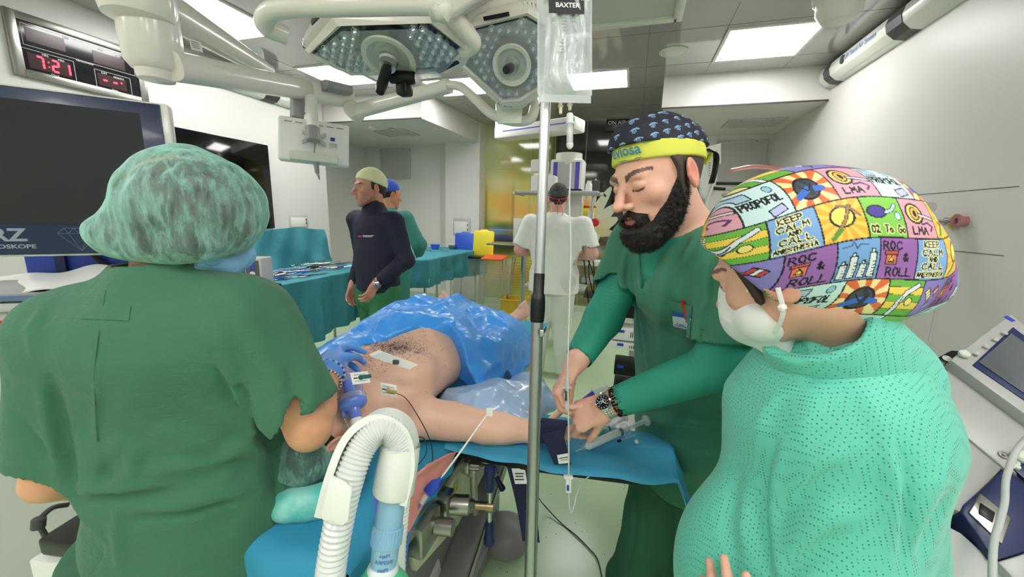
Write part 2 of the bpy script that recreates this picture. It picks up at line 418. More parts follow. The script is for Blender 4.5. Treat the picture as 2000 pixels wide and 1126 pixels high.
for x in (-1.6, -.8, 0): c.box((x, 4.65, ZC), (.003, 2.9, .002))
for y in (3.42, 4.12, 4.72, 5.4): c.box((-1.2, y, ZC), (5.5, .003, .002))
st(c.build('ceiling', [MT['ceil'], MT['seam']]))
w_ = MB(); w_.box((XL-.05, .85, 1.45), (.1, 6.9, 2.9)); st(w_.build('wall_left', MT['wall']))
st(MB().box((XR+.05, 1.75, 1.45), (.1, 8.9, 2.9)).build('wall_right', MT['wall']))
st(MB().box((-1.6, YF-.05, 1.45), (6.8, .1, 2.9)).build('wall_front', MT['wall']))
for i, (a, b_) in enumerate((((1745, 382), (1990, 367)), ((1835, 486), (1960, 500)))):
 p = AX(*a, XR); q = AX(*b_, XR); st(MB().box(((XR-.0005), (p.y+q.y)/2, (p.z+q.z)/2), (.002, abs(p.y-q.y), .003)).build('trim_%d' % (i+1), MT['seam']))
def wallseg(name, x0, y0, x1, y1, z1=2.6, m='wall2', z0=0):
 d = V((x1-x0, y1-y0, 0)); n = V((-d.y, d.x, 0)).normalized()*.06
 return st(MB().prism([(x0, y0), (x1, y1), (x1+n.x, y1+n.y), (x0+n.x, y0+n.y)], z1-z0, Matrix.Translation((0, 0, z0))).build(name, MT[m]))
wallseg('wall_recess_side', -4.62, 4.33, -4.62, 6.02)
wallseg('wall_recess_return', -3.99, 4.33, -4.62, 4.33)
wallseg('wall_recess_back', -4.62, 6.0, -3.15, 6.0)
wallseg('wall_recess_chamfer', -3.15, 6.0, -2.98, 5.86)
wallseg('wall_recess_pier', -2.98, 5.86, -2.40, 5.86)
st(MB().box((-2.41, 5.98, 1.45), (.06, .25, 2.9)).build('wall_recess_end', MT['wall2']))
st(MB().prism([(-4.7, 4.30), (-2.50, 4.32), (-2.40, 5.9), (-2.40, 6.1), (-4.7, 6.1)], .3, Matrix.Translation((0, 0, 2.6))).build('ceiling_soffit_left', [MT['wall']]))
st(MB().prism([(.18, 4.42), (XR, 4.42), (XR, 6.1), (.78, 6.1), (.70, 5.9)], .3, Matrix.Translation((0, 0, 2.6))).build('ceiling_soffit_right', [MT['wall']]))
st(MB().box((-3.4, 4.303, 2.602), (1.8, .012, .012)).build('trim_3', MT['seam'])); st(MB().box((.9, 4.415, 2.602), (1.44, .012, .012)).build('trim_4', MT['seam']))
wallseg('wall_niche_back', .70, 5.9, XR, 5.9); wallseg('wall_niche_side', .40, 6.1, .70, 5.9)
mat('cove', (178, 196, 172), rough=.4)
for n_, (x0, y0, x1, y1) in (('recess', (-4.6, 5.985, -3.15, 5.985)), ('pier', (-2.98, 5.845, -2.40, 5.845)), ('back', (-2.36, 6.085, .4, 6.085)), ('niche', (.7, 5.885, 1.6, 5.885))):
 st(MB().box(((x0+x1)/2, y0, .05), (abs(x1-x0), .02, .1)).build('baseboard_'+n_, MT['cove']))
# mural on the back wall
def mural_col(P):
 u = 945+(P[:, 0]+2.38)/2.54*330; v = 590-P[:, 2]*121.7
 c = np.tile(N3(srgb((206, 198, 104))), (len(P), 1))
 def blob(u0, v0, su, sv, col, wt=1.0, pw=1.0):
  g = np.exp(-(((u-u0)/su)**2+((v-v0)/sv)**2)**pw)[:, None]*wt; c[:] = c*(1-g)+N3(srgb(col))*g
 nz = vnoise(P*N3((1, 1, 2.2)), 1.6, 1)*.5+vnoise(P*N3((1, 1, 2.5)), 4, 2)*.3
 c[:] = c*(1+.25*nz[:, None])
 blob(950, 260, 60, 60, (196, 202, 170), .8); blob(965, 330, 26, 30, (168, 190, 160), .6); blob(1030, 300, 40, 40, (170, 166, 60), .7)
 blob(1060, 290, 50, 60, (96, 112, 40), .8); blob(985, 385, 40, 26, (228, 170, 60), .9); blob(1000, 395, 14, 60, (206, 140, 40), .5)
 blob(1035, 400, 26, 14, (236, 160, 70), .8); blob(1050, 350, 26, 14, (214, 196, 90), .8); blob(975, 345, 30, 16, (222, 206, 130), .8)
 blob(990, 345, 60, 5, (212, 210, 160), .5); blob(960, 402, 16, 10, (200, 190, 120), .7); blob(985, 430, 60, 12, (60, 84, 40), .9); blob(1000, 414, 40, 7, (236, 190, 110), .7)
 blob(950, 425, 30, 5, (150, 176, 80), .8); blob(1050, 425, 40, 8, (110, 140, 70), .7)
 blob(990, 465, 70, 26, (40, 42, 34), .95, 2); blob(975, 440, 20, 5, (110, 150, 190), .9); blob(985, 452, 34, 4, (74, 78, 150), .8)
 blob(972, 437, 12, 3, (80, 130, 215), .8); blob(1000, 437, 10, 3, (90, 120, 200), .6); blob(960, 480, 40, 8, (84, 96, 40), .6)
 blob(1000, 530, 90, 30, (196, 168, 64), .95, 2); blob(975, 560, 60, 22, (120, 140, 60), .6); blob(1000, 520, 30, 10, (222, 160, 60), .8); blob(990, 580, 60, 10, (110, 130, 50), .7)
 st_ = .5+.5*np.sin(v*1.1+3*np.sin(u*.05)+2*nz); lowr = (np.clip((v-470)/30, 0, 1)*np.clip((590-v)/60, 0, 1))[:, None]
 c[:] = c*(1-.35*lowr*st_[:, None])
 for uu in (948, 1009): c[:] = c*(1-.5*np.exp(-((u-uu)/3)**2)*np.exp(-((v-395)/45)**4))[:, None]+N3(srgb((70, 90, 30)))*.3*(np.exp(-((u-uu)/3)**2)*np.exp(-((v-395)/45)**4))[:, None]
 k = np.clip((u-(1075+10*nz+ (v-400)*-.02))/22, 0, 1)[:, None]; blk = N3(srgb((16, 18, 14)))*np.ones_like(c)
 blk = blk+N3(srgb((60, 84, 40)))*(np.exp(-((u-1150)/90)**2-((v-330)/40)**2)*np.clip(nz, 0, 1))[:, None]
 c[:] = c*(1-k)+blk*k
 blob(1110, 380, 26, 60, (110, 124, 60), .7)
 z2 = (np.clip((v-436)/14, 0, 1)*np.clip((u-1110)/30, 0, 1))[:, None]; wc = N3(srgb((112, 106, 74)))*(1+.35*vnoise(P*N3((1.5, 1, 14)), 2.0, 5)[:, None])+N3(srgb((150, 110, 70)))*.25*np.clip(nz, 0, 1)[:, None]
 c[:] = c*(1-z2)+np.clip(wc, .01, 1)*z2
 blob(1175, 455, 40, 12, (60, 54, 44), .9, 2)
 def petal(u0, v0, u1, v1, wd, col=(206, 216, 190), col2=(226, 214, 180)):
  d = N3((u1-u0, v1-v0)); L_ = np.linalg.norm(d); d /= L_; a = ((u-u0)*d[0]+(v-v0)*d[1])/L_; b2 = -(u-u0)*d[1]+(v-v0)*d[0]
  prof = wd*np.sqrt(np.clip(np.sin(np.clip(a, 0, 1)**.8*PI), 0, 1)); ins = (a > 0) & (a < 1) & (np.abs(b2) < prof)
  sh = N3(srgb(col))[None]*(1-.0*a[:, None])+(N3(srgb(col2))-N3(srgb(col)))[None]*np.clip(1-a, 0, 1)[:, None]
  rib = 1-.14*np.abs(np.sin(b2*.9))
  c[ins] = (sh*rib[:, None])[ins]
 petal(1160, 420, 1150, 345, 9); petal(1163, 420, 1178, 338, 10); petal(1165, 425, 1208, 352, 10); petal(1170, 430, 1222, 382, 11); petal(1160, 425, 1142, 360, 8)
 petal(1168, 436, 1225, 408, 12, (206, 210, 180), (224, 196, 150)); petal(1150, 432, 1225, 436, 9, (196, 196, 160), (230, 190, 140)); petal(1175, 448, 1192, 440, 10, (206, 216, 186))
 blob(1157, 392, 14, 22, (226, 160, 40), .95, 2)
 blob(1185, 470, 16, 10, (176, 186, 166), .7)
 for uu in (1045, 1094, 1155): c[np.abs(u-uu) < .35] = N3(srgb((150, 150, 140)))
 c[np.abs(v-437) < .5] = N3(srgb((200, 190, 150))); c[np.abs(v-320) < .3] *= .8
 return np.clip(c, 0, 1)
nx_, nz_ = 330, 350
gx = np.linspace(-2.40, .42, nx_); gz = np.linspace(0, ZC, nz_)
PX, PZ = np.meshgrid(gx, gz, indexing='ij'); MP = np.stack([PX.ravel(), np.full(PX.size, YB), PZ.ravel()], 1)
me = bpy.data.meshes.new('wall_back'); idx = np.arange(nx_*nz_).reshape(nx_, nz_)
fq = np.stack([idx[:-1, :-1], idx[1:, :-1], idx[1:, 1:], idx[:-1, 1:]], -1).reshape(-1, 4)
me.from_pydata(MP.tolist(), [], fq.tolist()); a = me.color_attributes.new('Col', 'FLOAT_COLOR', 'POINT')
a.data.foreach_set('color', np.concatenate([mural_col(MP), np.ones((len(MP), 1))], 1).astype(np.float32).ravel())
me.materials.append(mat('mural', rough=.06, vcol=True, coat=.5)); me.update(); st(link('wall_back', me))
st(MB().box((-.9, YB+.07, 1.45), (3.2, .1, 2.9)).build('wall_back_core', MT['wall2']))
# ceiling lights
def ceiling_light(x0, x1, y0, y1, lab, parts=True):
 t = empty('ceiling_light', ((x0+x1)/2, (y0+y1)/2, ZC), lab, 'ceiling light', group='square ceiling light panels')
 w = (x1-x0)/2; h = (y1-y0)/2; f = MB()
 for s_ in (-1, 1): f.box((s_*(w+.012), 0, -.004), (.024, 2*h+.048, .012)); f.box((0, s_*(h+.012), -.004), (2*w, .024, .012))
 f.build('frame', MT['white'], t); MB().box((0, 0, -.004), (2*w, 2*h, .008)).build('diffuser', MT['panel_light'], t)
ceiling_light(-3.45, -2.85, 2.12, 2.72, 'glowing square ceiling panel beside the off-white pivoting boom arm, above the wall clock')
ceiling_light(-3.37, -2.83, 3.38, 3.92, 'glowing square ceiling panel above the white-backed monitor, behind the boom arm')
ceiling_light(-2.30, -1.74, 4.00, 4.52, 'glowing ceiling panel partly hidden between the two surgical lights')
ceiling_light(-.75, -.18, 4.13, 4.63, 'glowing ceiling panel just beside the hanging infusion bag')
ceiling_light(.58, 1.18, 3.50, 4.09, 'large glowing ceiling panel in front of the right niche, near the round speaker')
for x in (-3.1, -1.6, -.1, 1.1):  # extra panels out of view, added as fill light from the camera side
 for y in (.35, -1.2):
  if y < 0 or x in (-3.1, 1.1): ceiling_light(x-.3, x+.3, y-.3, y+.3, 'unseen glowing square ceiling panel added as fill light over the camera side of the room')
t = empty('air_canopy', (-.87, 2.0, ZC), 'large flat white laminar airflow canopy frame set in the ceiling behind the infusion bag', 'air canopy')
f = MB()
for s_ in (-1, 1): f.box((s_*1.05, 0, -.02), (.06, 2.4, .04), bev=.008); f.box((0, s_*1.17, -.02), (2.1, .06, .04), bev=.008)
f.build('frame', MT['offw'], t); MB().box((0, 0, -.008), (2.04, 2.28, .016)).build('diffuser_cloth', mat('canopy', (196, 200, 190), rough=.6, bump=('noise', 300, .2, .001)), t)
s_ = MB().lathe([(.115, 0), (.118, -.006), (.10, -.012), (.095, -.008), (.0, -.010)], 32); o = s_.build('ceiling_speaker', MT['offw']); o.location = (.21, 3.81, ZC)
tag(o, 'round pale ceiling loudspeaker flush in the glossy ceiling', 'speaker')
def vent(name, M, w, h, lab):
 t = empty(name, (0, 0, 0), lab, 'air vent', group='perforated air vents', M=M)
 f = MB()
 for s_ in (-1, 1): f.box((s_*(w/2+.02), 0, .006), (.04, h+.08, .014), bev=.003); f.box((0, s_*(h/2+.02), .006), (w, .04, .014), bev=.003)
 f.build('frame', MT['lgrey'], t); MB().box((0, 0, .002), (w, h, .008)).build('grille', MT['perf'], t)
 k = MB()
 for sx in (-.3, .3):
  for sy in (-1, 1): k.cyl((sx*w, sy*(h/2+.02), .012), (sx*w, sy*(h/2+.02), .016), .006, seg=8)
 k.build('screw', MT['black'], t)
m = mat('perf', (178, 176, 174), rough=.4); nt = m.node_tree; b = nt.nodes['Principled BSDF']; tc = nt.nodes.new('ShaderNodeTexCoord')
vr = nt.nodes.new('ShaderNodeTexVoronoi'); vr.inputs['Scale'].default_value = 85; vr.inputs['Randomness'].default_value = 0; nt.links.new(tc.outputs['Object'], vr.inputs['Vector'])
lt = nt.nodes.new('ShaderNodeMath'); lt.operation = 'LESS_THAN'; lt.inputs[1].default_value = .32; nt.links.new(vr.outputs['Distance'], lt.inputs[0])
mx = nt.nodes.new('ShaderNodeMix'); mx.data_type = 'RGBA'; mx.inputs[6].default_value = srgb((186, 184, 181))+(1,); mx.inputs[7].default_value = srgb((90, 88, 88))+(1,)
nt.links.new(lt.outputs[0], mx.inputs[0]); nt.links.new(mx.outputs[2], b.inputs['Base Color'])
def wallframe(p, nrmv): return frame(p, az=nrmv, ay=(0, 0, 1))
vent('air_vent', wallframe((-4.0, 5.99, 2.31), (0, -1, 0)), .52, .42, 'square perforated air vent on the left recess back wall')
vent('air_vent', wallframe((1.27, 5.89, 2.22), (0, -1, 0)), .52, .55, 'square perforated air vent on the niche wall behind the white machine')
vent('air_vent', frame((1.2, 5.2, 2.598), az=(0, 0, -1), ax=(1, 0, 0)), .50, .3, 'perforated vent in the underside of the right soffit')
vent('air_vent', frame((-3.3, 5.0, 2.598), az=(0, 0, -1), ax=(1, 0, 0)), .45, .3, 'perforated vent in the underside of the left soffit')
o = MB().lathe([(.05, 0), (.052, -.02), (.03, -.035), (0, -.036)], 20).build('smoke_detector', MT['white']); o.location = (-3.42, 4.62, 2.6); tag(o, 'small white round smoke detector under the left soffit', 'smoke detector')
o = MB().lathe([(.045, 0), (.047, -.02), (.03, -.03), (0, -.03)], 20).build('ceiling_spotlight', MT['chrome']); o.location = (-3.2, 4.72, 2.6); tag(o, 'small chrome round spotlight beside the smoke detector', 'spotlight')
for p, w, h, n, lb, nm in ((AY(902, 443, 5.85), .30, .28, (0, -1, 0), 'white service panel with two black slots above the blue lid', 'service_panel'),
                           (AX(583, 432, XL), .28, .16, (1, 0, 0), 'white flush wall socket panel above the draped instrument table', 'socket_panel')):
 t = empty(nm, (0, 0, 0), lb, 'wall panel', M=wallframe(p, n)); MB().box((0, 0, .004), (w, h, .008), bev=.003).build('backplate', MT['lgrey'], t)
 MB().box((-.01, -.01, .012), (w*.8, h*.7, .012), bev=.003).build('cover', MT['white'], t)
 k = MB(); k.box((w*.36, h*.12, .019), (.012, .03, .004)); k.box((w*.36, -h*.14, .019), (.012, .03, .004)); k.build('lock', MT['black'], t)
p = AX(355, 253, XL); t = empty('wall_display', (XL, 3.0, 1.73), 'large glossy black wall display behind the bouffant-capped person', 'display')
MB().box((.012, -.05, 0), (.024, .98, .90), bev=.003).build('screen', MT['blackg'], t)
def uv_unit(p0, p1, side, lab):
 d = p1-p0; L_ = d.length; M = frame(p0, ax=d, az=(0, 0, 1)); s = side
 t = empty('air_purifier', (0, 0, 0), lab, 'air purifier', group='long wall air purifiers', M=M)
 pts = [(0, -.0), (.06*s, -.01), (.105*s, -.05), (.118*s, -.10), (.105*s, -.15), (.06*s, -.19), (0, -.20)]
 if s < 0: pts = pts[::-1]
 f = MB(); ME = Matrix(((0, 0, 1, 0), (1, 0, 0, 0), (0, 1, 0, 0), (0, 0, 0, 1)))
 f.prism(pts, L_, ME, bev=.006); f.build('housing', MT['whiteg'], t)
 g = MB(); pg = [(x*1.03+.001*s, z) for x, z in pts]
 for a in (.06, .62): MB().prism(pg, .16 if a > .1 else .10, Matrix.Translation((L_*a, 0, 0)) @ ME).build('grille', MT['dgrey'], t)
 MB().prism([(x*1.02, z*1.01) for x, z in pts], .02, Matrix.Translation((L_-.02, 0, 0)) @ ME).build('end_cap', MT['dgrey'], t)
 TX = frame((L_*.42, .119*s, -.10), ax=(s*1.0, 0, 0) if False else (1, 0, 0), az=(0, s, 0))
 if s > 0: TX = frame((L_*.42, .1195*s, -.10), ax=(-1, 0, 0), az=(0, s, 0))
 else: TX = frame((L_*.42, .1195*s, -.10), ax=(1, 0, 0), az=(0, s, 0))
 MB().text('UV Steril Air System', .05, TX).build('lettering', mat('uvtxt', (90, 130, 200), rough=.5), t)
 k = MB(); c_ = frame((L_*.26, .112*s, -.10), ax=(1, 0, 0), az=(0, s, 0)); k.lathe([(.032, 0), (.032, .008), (.0, .01)], 20, c_); k.build('port', MT['dgrey'], t)
uv_unit(V((XR, 4.38, 2.89)), V((XR, 2.80, 2.89)), -1, 'long white air purifier bar high on the right wall, with three dark grilles')
uv_unit(V((XL, 2.45, 2.84)), V((XL, 4.0, 2.84)), -1, 'long white air purifier bar high on the left wall, behind the boom arm')
t = empty('on_air_sign', (0, 0, 0), 'small dark illuminated-style sign reading ON AIR on the black glass wall', 'sign', M=wallframe(AY(1205, 240, YB-.02), (0, -1, 0)))
MB().box((0, .0, 0), (.30, .22, .03), bev=.004).build('panel', mat('signp', (40, 42, 44), rough=.2), t)
MB().text('ON AIR', .075, Matrix.Translation((0, 0, .016))).build('lettering', MT['txtw'], t)
# wall clock
t = empty('wall_clock', (0, 0, 0), 'recessed digital operating-room clock with red digits reading 7:21 in a steel frame', 'clock', M=wallframe((XL, 1.99, 2.51), (1, 0, 0)) @ Matrix.Scale(.86, 4, (1, 0, 0)))
CW, CH = .86, .40
f = MB()
for s_ in (-1, 1): f.box((s_*(CW/2-.03), 0, .01), (.06, CH, .03), bev=.004); f.box((0, s_*(CH/2-.025), .01), (CW-.12, .05, .03), bev=.004)
f.build('frame', MT['steel'], t); MB().box((0, 0, .006), (CW-.11, CH-.09, .012)).build('face', mat('clockface', (30, 27, 32), rough=.1, coat=.4), t)
for cx, cy_, w, h in ((-.22, .075, .22, .085), (.17, .06, .22, .085), (-.22, -.085, .24, .095), (.17, -.09, .20, .085)): MB().box((cx, cy_, .0125), (w, h, .002)).build('display_window', MT['clockwin'] if 'clockwin' in MT else mat('clockwin', (66, 44, 46), rough=.2), t)
ln = MB()
def rect(cx, cy_, w, h):
 for s_ in (-1, 1): ln.box((cx+s_*w/2, cy_, .013), (.002, h, .002)); ln.box((cx, cy_+s_*h/2, .013), (w, .002, .002))
rect(0, .07, .70, .13); rect(-.22, -.085, .29, .135); rect(.18, -.09, .25, .125)
for x, y, s_ in ((-.10, .125, 'MIN'), (.12, .12, 'MIN'), (.24, .11, 'SEC'), (.0, .0, 'Chronometer'), (-.24, -.03, 'HRS'), (-.15, -.035, 'MIN'), (.12, -.04, 'DAY'), (.22, -.05, 'MONTH'), (-.2, -.145, 'Clock'), (.18, -.145, 'Date')):
 ln.text(s_, .02, Matrix.Translation((x, y, .013)))
ln.build('marking', MT['txtw'], t)
dg_ = MB(); SEG = {'7': 'abc', '2': 'abged', '1': 'bc', '-': 'g'}
def digit(ch, cx, cy_, w, h):
 k = .011; P = {'a': ((0, h/2), 1), 'g': ((0, 0), 1), 'd': ((0, -h/2), 1), 'b': ((w/2, h/4), 0), 'c': ((w/2, -h/4), 0), 'f': ((-w/2, h/4), 0), 'e': ((-w/2, -h/4), 0)}
 for q in SEG[ch]: (x, y), hz = P[q]; dg_.box((cx+x, cy_+y, .0145), (w*.8, k, .002) if hz else (k, h*.42, .002))
digit('7', -.275, -.085, .035, .07); digit('2', -.19, -.085, .035, .07); digit('1', -.125, -.085, .035, .07)
for y in (-.07, -.10): dg_.box((-.228, y, .0145), (.006, .006, .002))
digit('-', .12, -.09, .035, .07); digit('-', .19, -.09, .035, .07); dg_.box((.235, -.08, .0145), (.01, .01, .002))
dg_.build('digits', mat('led', (255, 40, 60), emit=(255, 40, 60), es=5), t)
# anatomy
def fr_(f, u):
 """rows: left, front, up"""
 f = nrm(f); u = N3(u)-f*np.dot(f, u); u = nrm(u); return np.array([np.cross(u, f), f, u])
def hl(c, R, p, sc=1.0): return N3(c)+(N3(p)*sc) @ R
def head_ops(o, c, R, sc=1.0, eyes='open', neck=None, ear=True, nose=1.0, fem=False):
 L = lambda *p: hl(c, R, p, sc)
 j = .9 if fem else 1.0
 o.ell(L(0, -.012, .035), N3((.077, .098, .09))*sc, R, .005)
 o.ell(L(0, .030, -.012), N3((.064, .064, .086))*sc, R, .02)
 for s in (-1, 1):
  o.cone(L(s*.054*j, .004, -.045), L(s*.018*j, .070, -.096), .020*sc, .018*sc, .03)
  o.ell(L(s*.043, .062, -.020), N3((.022, .022, .020))*sc, R, .02)
 o.ell(L(0, .074, -.098), N3((.022, .019, .019))*sc, R, .02)
 o.ell(L(0, .070, -.062), N3((.036, .030, .030))*sc, R, .02)
 o.cone(L(-.036, .085, .024), L(.036, .085, .024), .0115*sc, None, .015)
 for s in (-1, 1): o.ell(L(s*.032, .104, .003), N3((.017, .014, .011))*sc, R, .012, True)
 o.cone(L(0, .092, .016), L(0, .112+.006*nose, -.026), .0075*sc, .0105*sc, .009)
 o.ell(L(0, .116+.006*nose, -.030), N3((.0115, .012, .0105))*sc, R, .006)
 for s in (-1, 1):
  o.ell(L(s*.0125, .104, -.034), N3((.009, .012, .008))*sc, R, .004)
  o.hole(L(s*.0065, .110, -.050), L(s*.0065, .110, -.037), .003*sc, .003*sc, .003)
  o.ell(L(s*.031, .081, .003), N3((.0145, .0135, .0125))*sc, R, .002)      # eyeball with lids
  if eyes != 'open': o.fold([L(s*.018, .094, -.003), L(s*.031, .0965, -.006), L(s*.044, .090, -.002)], .0025, -.002)
  o.fold([L(s*.018, .094, .012), L(s*.031, .096, .014), L(s*.046, .088, .010)], .003, -.002)
 o.cone(L(-.020, .093, -.058), L(.020, .093, -.058), .0065*sc, None, .004); o.cone(L(-.017, .092, -.069), L(.017, .092, -.069), .0075*sc, None, .004)
 o.fold([L(-.024, .094, -.0635), L(0, .102, -.0635), L(.024, .094, -.0635)], .003, -.003)
 if ear:
  for s in (-1, 1):
   ER = R.copy(); th = s*.35; a = R[0]*math.cos(th)-R[1]*math.sin(th)*1; b = np.cross(R[2], a); tl = -.22
   u2 = R[2]*math.cos(tl)+b*math.sin(tl); b2 = np.cross(u2, a); ER = np.array([a, b2, u2])
   o.ell(L(s*.083, -.012, -.004), N3((.0085, .0195, .033))*sc, ER, .005)
   o.ell(L(s*.0925, -.008, .000), N3((.0075, .0115, .020))*sc, ER, .003, True)
   o.fold([L(s*.090, .000, .016), L(s*.092, -.016, .020), L(s*.093, -.024, .004), L(s*.091, -.018, -.016)], .0035, -.0025)
   o.ell(L(s*.088, .004, -.006), N3((.004, .004, .006))*sc, ER, .004)
 if neck is not None:
  nr = .046 if fem else .060
  o.cone(L(0, -.022, -.055), neck, nr*sc, nr*1.08*sc, .02)
def hand_ops(o, w, d, n, side, curls=None, sc=1.0, thumb=(.75, .45, .35), tc=(10, 20), spread=4, fr=.0088):
 """w wrist, d finger direction, n palm normal (out of the palm), side +1 left/-1 right; curls: 4 x 3 degrees.
 thumb = weights (forward, sideways, palmward)"""
 d = nrm(d); n = N3(n)-d*np.dot(d, n); n = nrm(n); a = np.cross(d, n)*side   # a points to the thumb side
 w = N3(w); c = lambda x, y, z: w+(a*x+d*y+n*z)*sc
 o.cone(c(0, -.02, 0), c(0, .012, 0), .026*sc, .024*sc, .012)
 o.ec(c(0, .012, 0), c(.002, .082, 0), (.026*sc, .015*sc), (.040*sc, .0125*sc), a, .014)
 o.ell(c(.020, .035, .010), N3((.015, .028, .012))*sc, np.array([a, d, n]), .012)   # thumb mound
 o.ell(c(-.024, .040, .006), N3((.012, .028, .010))*sc, np.array([a, d, n]), .012)
 curls = curls or [(25, 30, 20)]*4
 base = [(.029, .090), (.010, .094), (-.010, .090), (-.028, .081)]; ln = [(.040, .025, .021), (.044, .028, .022), (.041, .026, .022), (.032, .020, .019)]
 for i in range(4):
  p = c(base[i][0], base[i][1], -.001); sp = math.radians((1.5-i)*spread); dd = nrm(d*math.cos(sp)+a*math.sin(sp)); nn = n; ang = 0
  r = fr*sc*(.88 if i == 3 else 1); q0 = c(base[i][0]*.8, base[i][1]-.03, -.001)
  o.cone(q0, p, r*1.05, r*1.12, .008)
  for s_ in range(3):
   ang += math.radians(curls[i][s_]); v = dd*math.cos(ang)+nn*math.sin(ang); q = p+v*ln[i][s_]*sc
   o.cone(p, q, r*(1.08, .98, .90)[s_], r*(.98, .90, .80)[s_], .0035); p = q
 t = nrm(d*thumb[0]+a*thumb[1]+n*thumb[2]); p = c(.020, .018, .004); q = p+t*.040*sc; o.cone(p, q, .014*sc, .0115*sc, .010)
 ax = nrm(np.cross(t, nrm(d*.3-a*1.0+n*.3))) if abs(np.dot(t, a)) < .99 else n
 for k, (l, r0, r1) in enumerate(((.032, .0112, .0100), (.026, .0100, .0080))):
  an = math.radians(tc[k]); t = t*math.cos(an)+np.cross(ax, t)*math.sin(an); t = nrm(t); p, q = q, q+t*l*sc; o.cone(p, q, r0*sc, r1*sc, .0035)
 return p, q
def limb(o, a, b, c, r, k=.02, bulge=True):
 """a-b-c joints with radii r=(ra, rb, rc)"""
 o.cone(a, b, r[0], r[1], k); o.cone(b, c, r[1]*1.02, r[2], k)
 if bulge: o.ell(lerp(b, c, .28), N3((r[1]*.9, r[1]*.9, .055)), fr_(N3(c)-N3(b), (0.1, 0.2, 1))[[0, 2, 1]], .03)
def foot_ops(o, ank, d, sc=1.0, toes=False):
 d = nrm(d); u = N3((0, 0, 1)); a = N3(ank)
 if not toes:
  o.cone(a-u*.03, a-u*.055-d*.04, .035, .033, .03); o.cone(a-u*.055-d*.03, a-u*.065+d*.13, .036, .026, .03)
def skin_col(base, c=None, R=None, sc=1.0, lips=(190, 110, 105), brow=None, stub=None, red=(205, 120, 100), eyes='open', extra=None, iris=(70, 48, 34), bw=.0052):
 B = N3(srgb(base))
 def f(P):
  C = np.tile(B, (len(P), 1)); n1 = vnoise(P, 38, 5)*.5+vnoise(P, 90, 6)*.3
  g = np.clip(n1, 0, 1)[:, None]*.35; C = C*(1-g)+N3(srgb(red))*g
  if c is not None:
   q = ((P-N3(c)) @ R.T)/sc; near = (np.abs(q) < .16).all(1)
   def pt(cc, w, rr, col):
    e = np.exp(-(((q-N3(cc))/N3(rr))**2).sum(1))*w*near; C[:] = C*(1-e[:, None])+N3(srgb(col))*e[:, None]
   for s in (-1, 1):
    pt((s*.048, .07, -.025), .35, (.022, .03, .02), red)
    pt((s*.088, -.01, 0), .75, (.02, .03, .035), red)
   pt((0, .118, -.028), .4, (.014, .02, .014), red)
   if stub is not None:
    e = np.clip((-.028-q[:, 2])/.02, 0, 1)*np.clip((q[:, 1]+.01)/.03, 0, 1)*(q[:, 2] > -.13)*near
    lip = np.exp(-((q[:, 0]/.03)**2+((q[:, 2]+.063)/.012)**2)); e = e*(1-.8*np.clip(lip, 0, 1))*(.55+.45*vnoise(P, 700, 8))*stub[1]
    e = np.clip(e, 0, 1)[:, None]; C[:] = C*(1-e)+N3(srgb(stub[0]))*e
   e = ((q[:, 1] > .08) & near & (np.abs(q[:, 0]) < .024-.5*np.abs(q[:, 2]+.0635)) & (np.abs(q[:, 2]+.0635) < .0125)); C[e] = N3(srgb(lips))*(1-.15*n1[e][:, None])
   e = (near & (q[:, 1] > .08) & (np.abs(q[:, 0]) < .020) & (np.abs(q[:, 2]+.0635) < .0014)); C[e] = N3(srgb((90, 40, 40)))
   if brow is not None:
    for s in (-1, 1):
     t = np.clip((np.abs(q[:, 0])-.012)/.042, 0, 1); zc = .021+.010*np.sin(t*2.2); wd = bw*(1-.55*t)
     e = near & (q[:, 1] > .05) & (np.sign(q[:, 0]) == s) & (np.abs(q[:, 0]) > .011) & (np.abs(q[:, 0]) < .056) & (np.abs(q[:, 2]-zc) < wd*(1+.3*vnoise(P, 500, 9)))
     C[e] = C[e]*.15+N3(srgb(brow))*.85
   for s in (-1, 1):
    dx = q[:, 0]-s*.031; dz = q[:, 2]-(.003 if eyes == 'open' else -.004)
    if eyes == 'open':
     e = near & (q[:, 1] > .085) & ((dx/.0125)**2+(dz/.0052)**2 < 1); C[e] = N3(srgb((225, 215, 208)))
     e2 = e & (dx**2+dz**2 < .0055**2); C[e2] = N3(srgb(iris)); e2 = e & (dx**2+dz**2 < .0026**2); C[e2] = .005
     e3 = near & (q[:, 1] > .08) & (np.abs(np.sqrt((dx/.0128)**2+(dz/.0055)**2)-1) < .13) & (dz > 0); C[e3] = N3(srgb((40, 25, 22)))
    else:
     e = near & (q[:, 1] > .078) & (np.abs(dx) < .0145) & (np.abs(dz+.0035-18*dx**2) < .0016); C[e] = N3(srgb((45, 28, 24)))
     pt((s*.031, .09, -.006), .25, (.016, .02, .010), (150, 90, 80))
  if extra is not None: C = extra(P, C)
  return np.clip(C, 0, 1)
 return f
mat('skin', (215, 165, 140), rough=.45, vcol=True, sss=.12, bump=('noise', 700, .12, .0015))
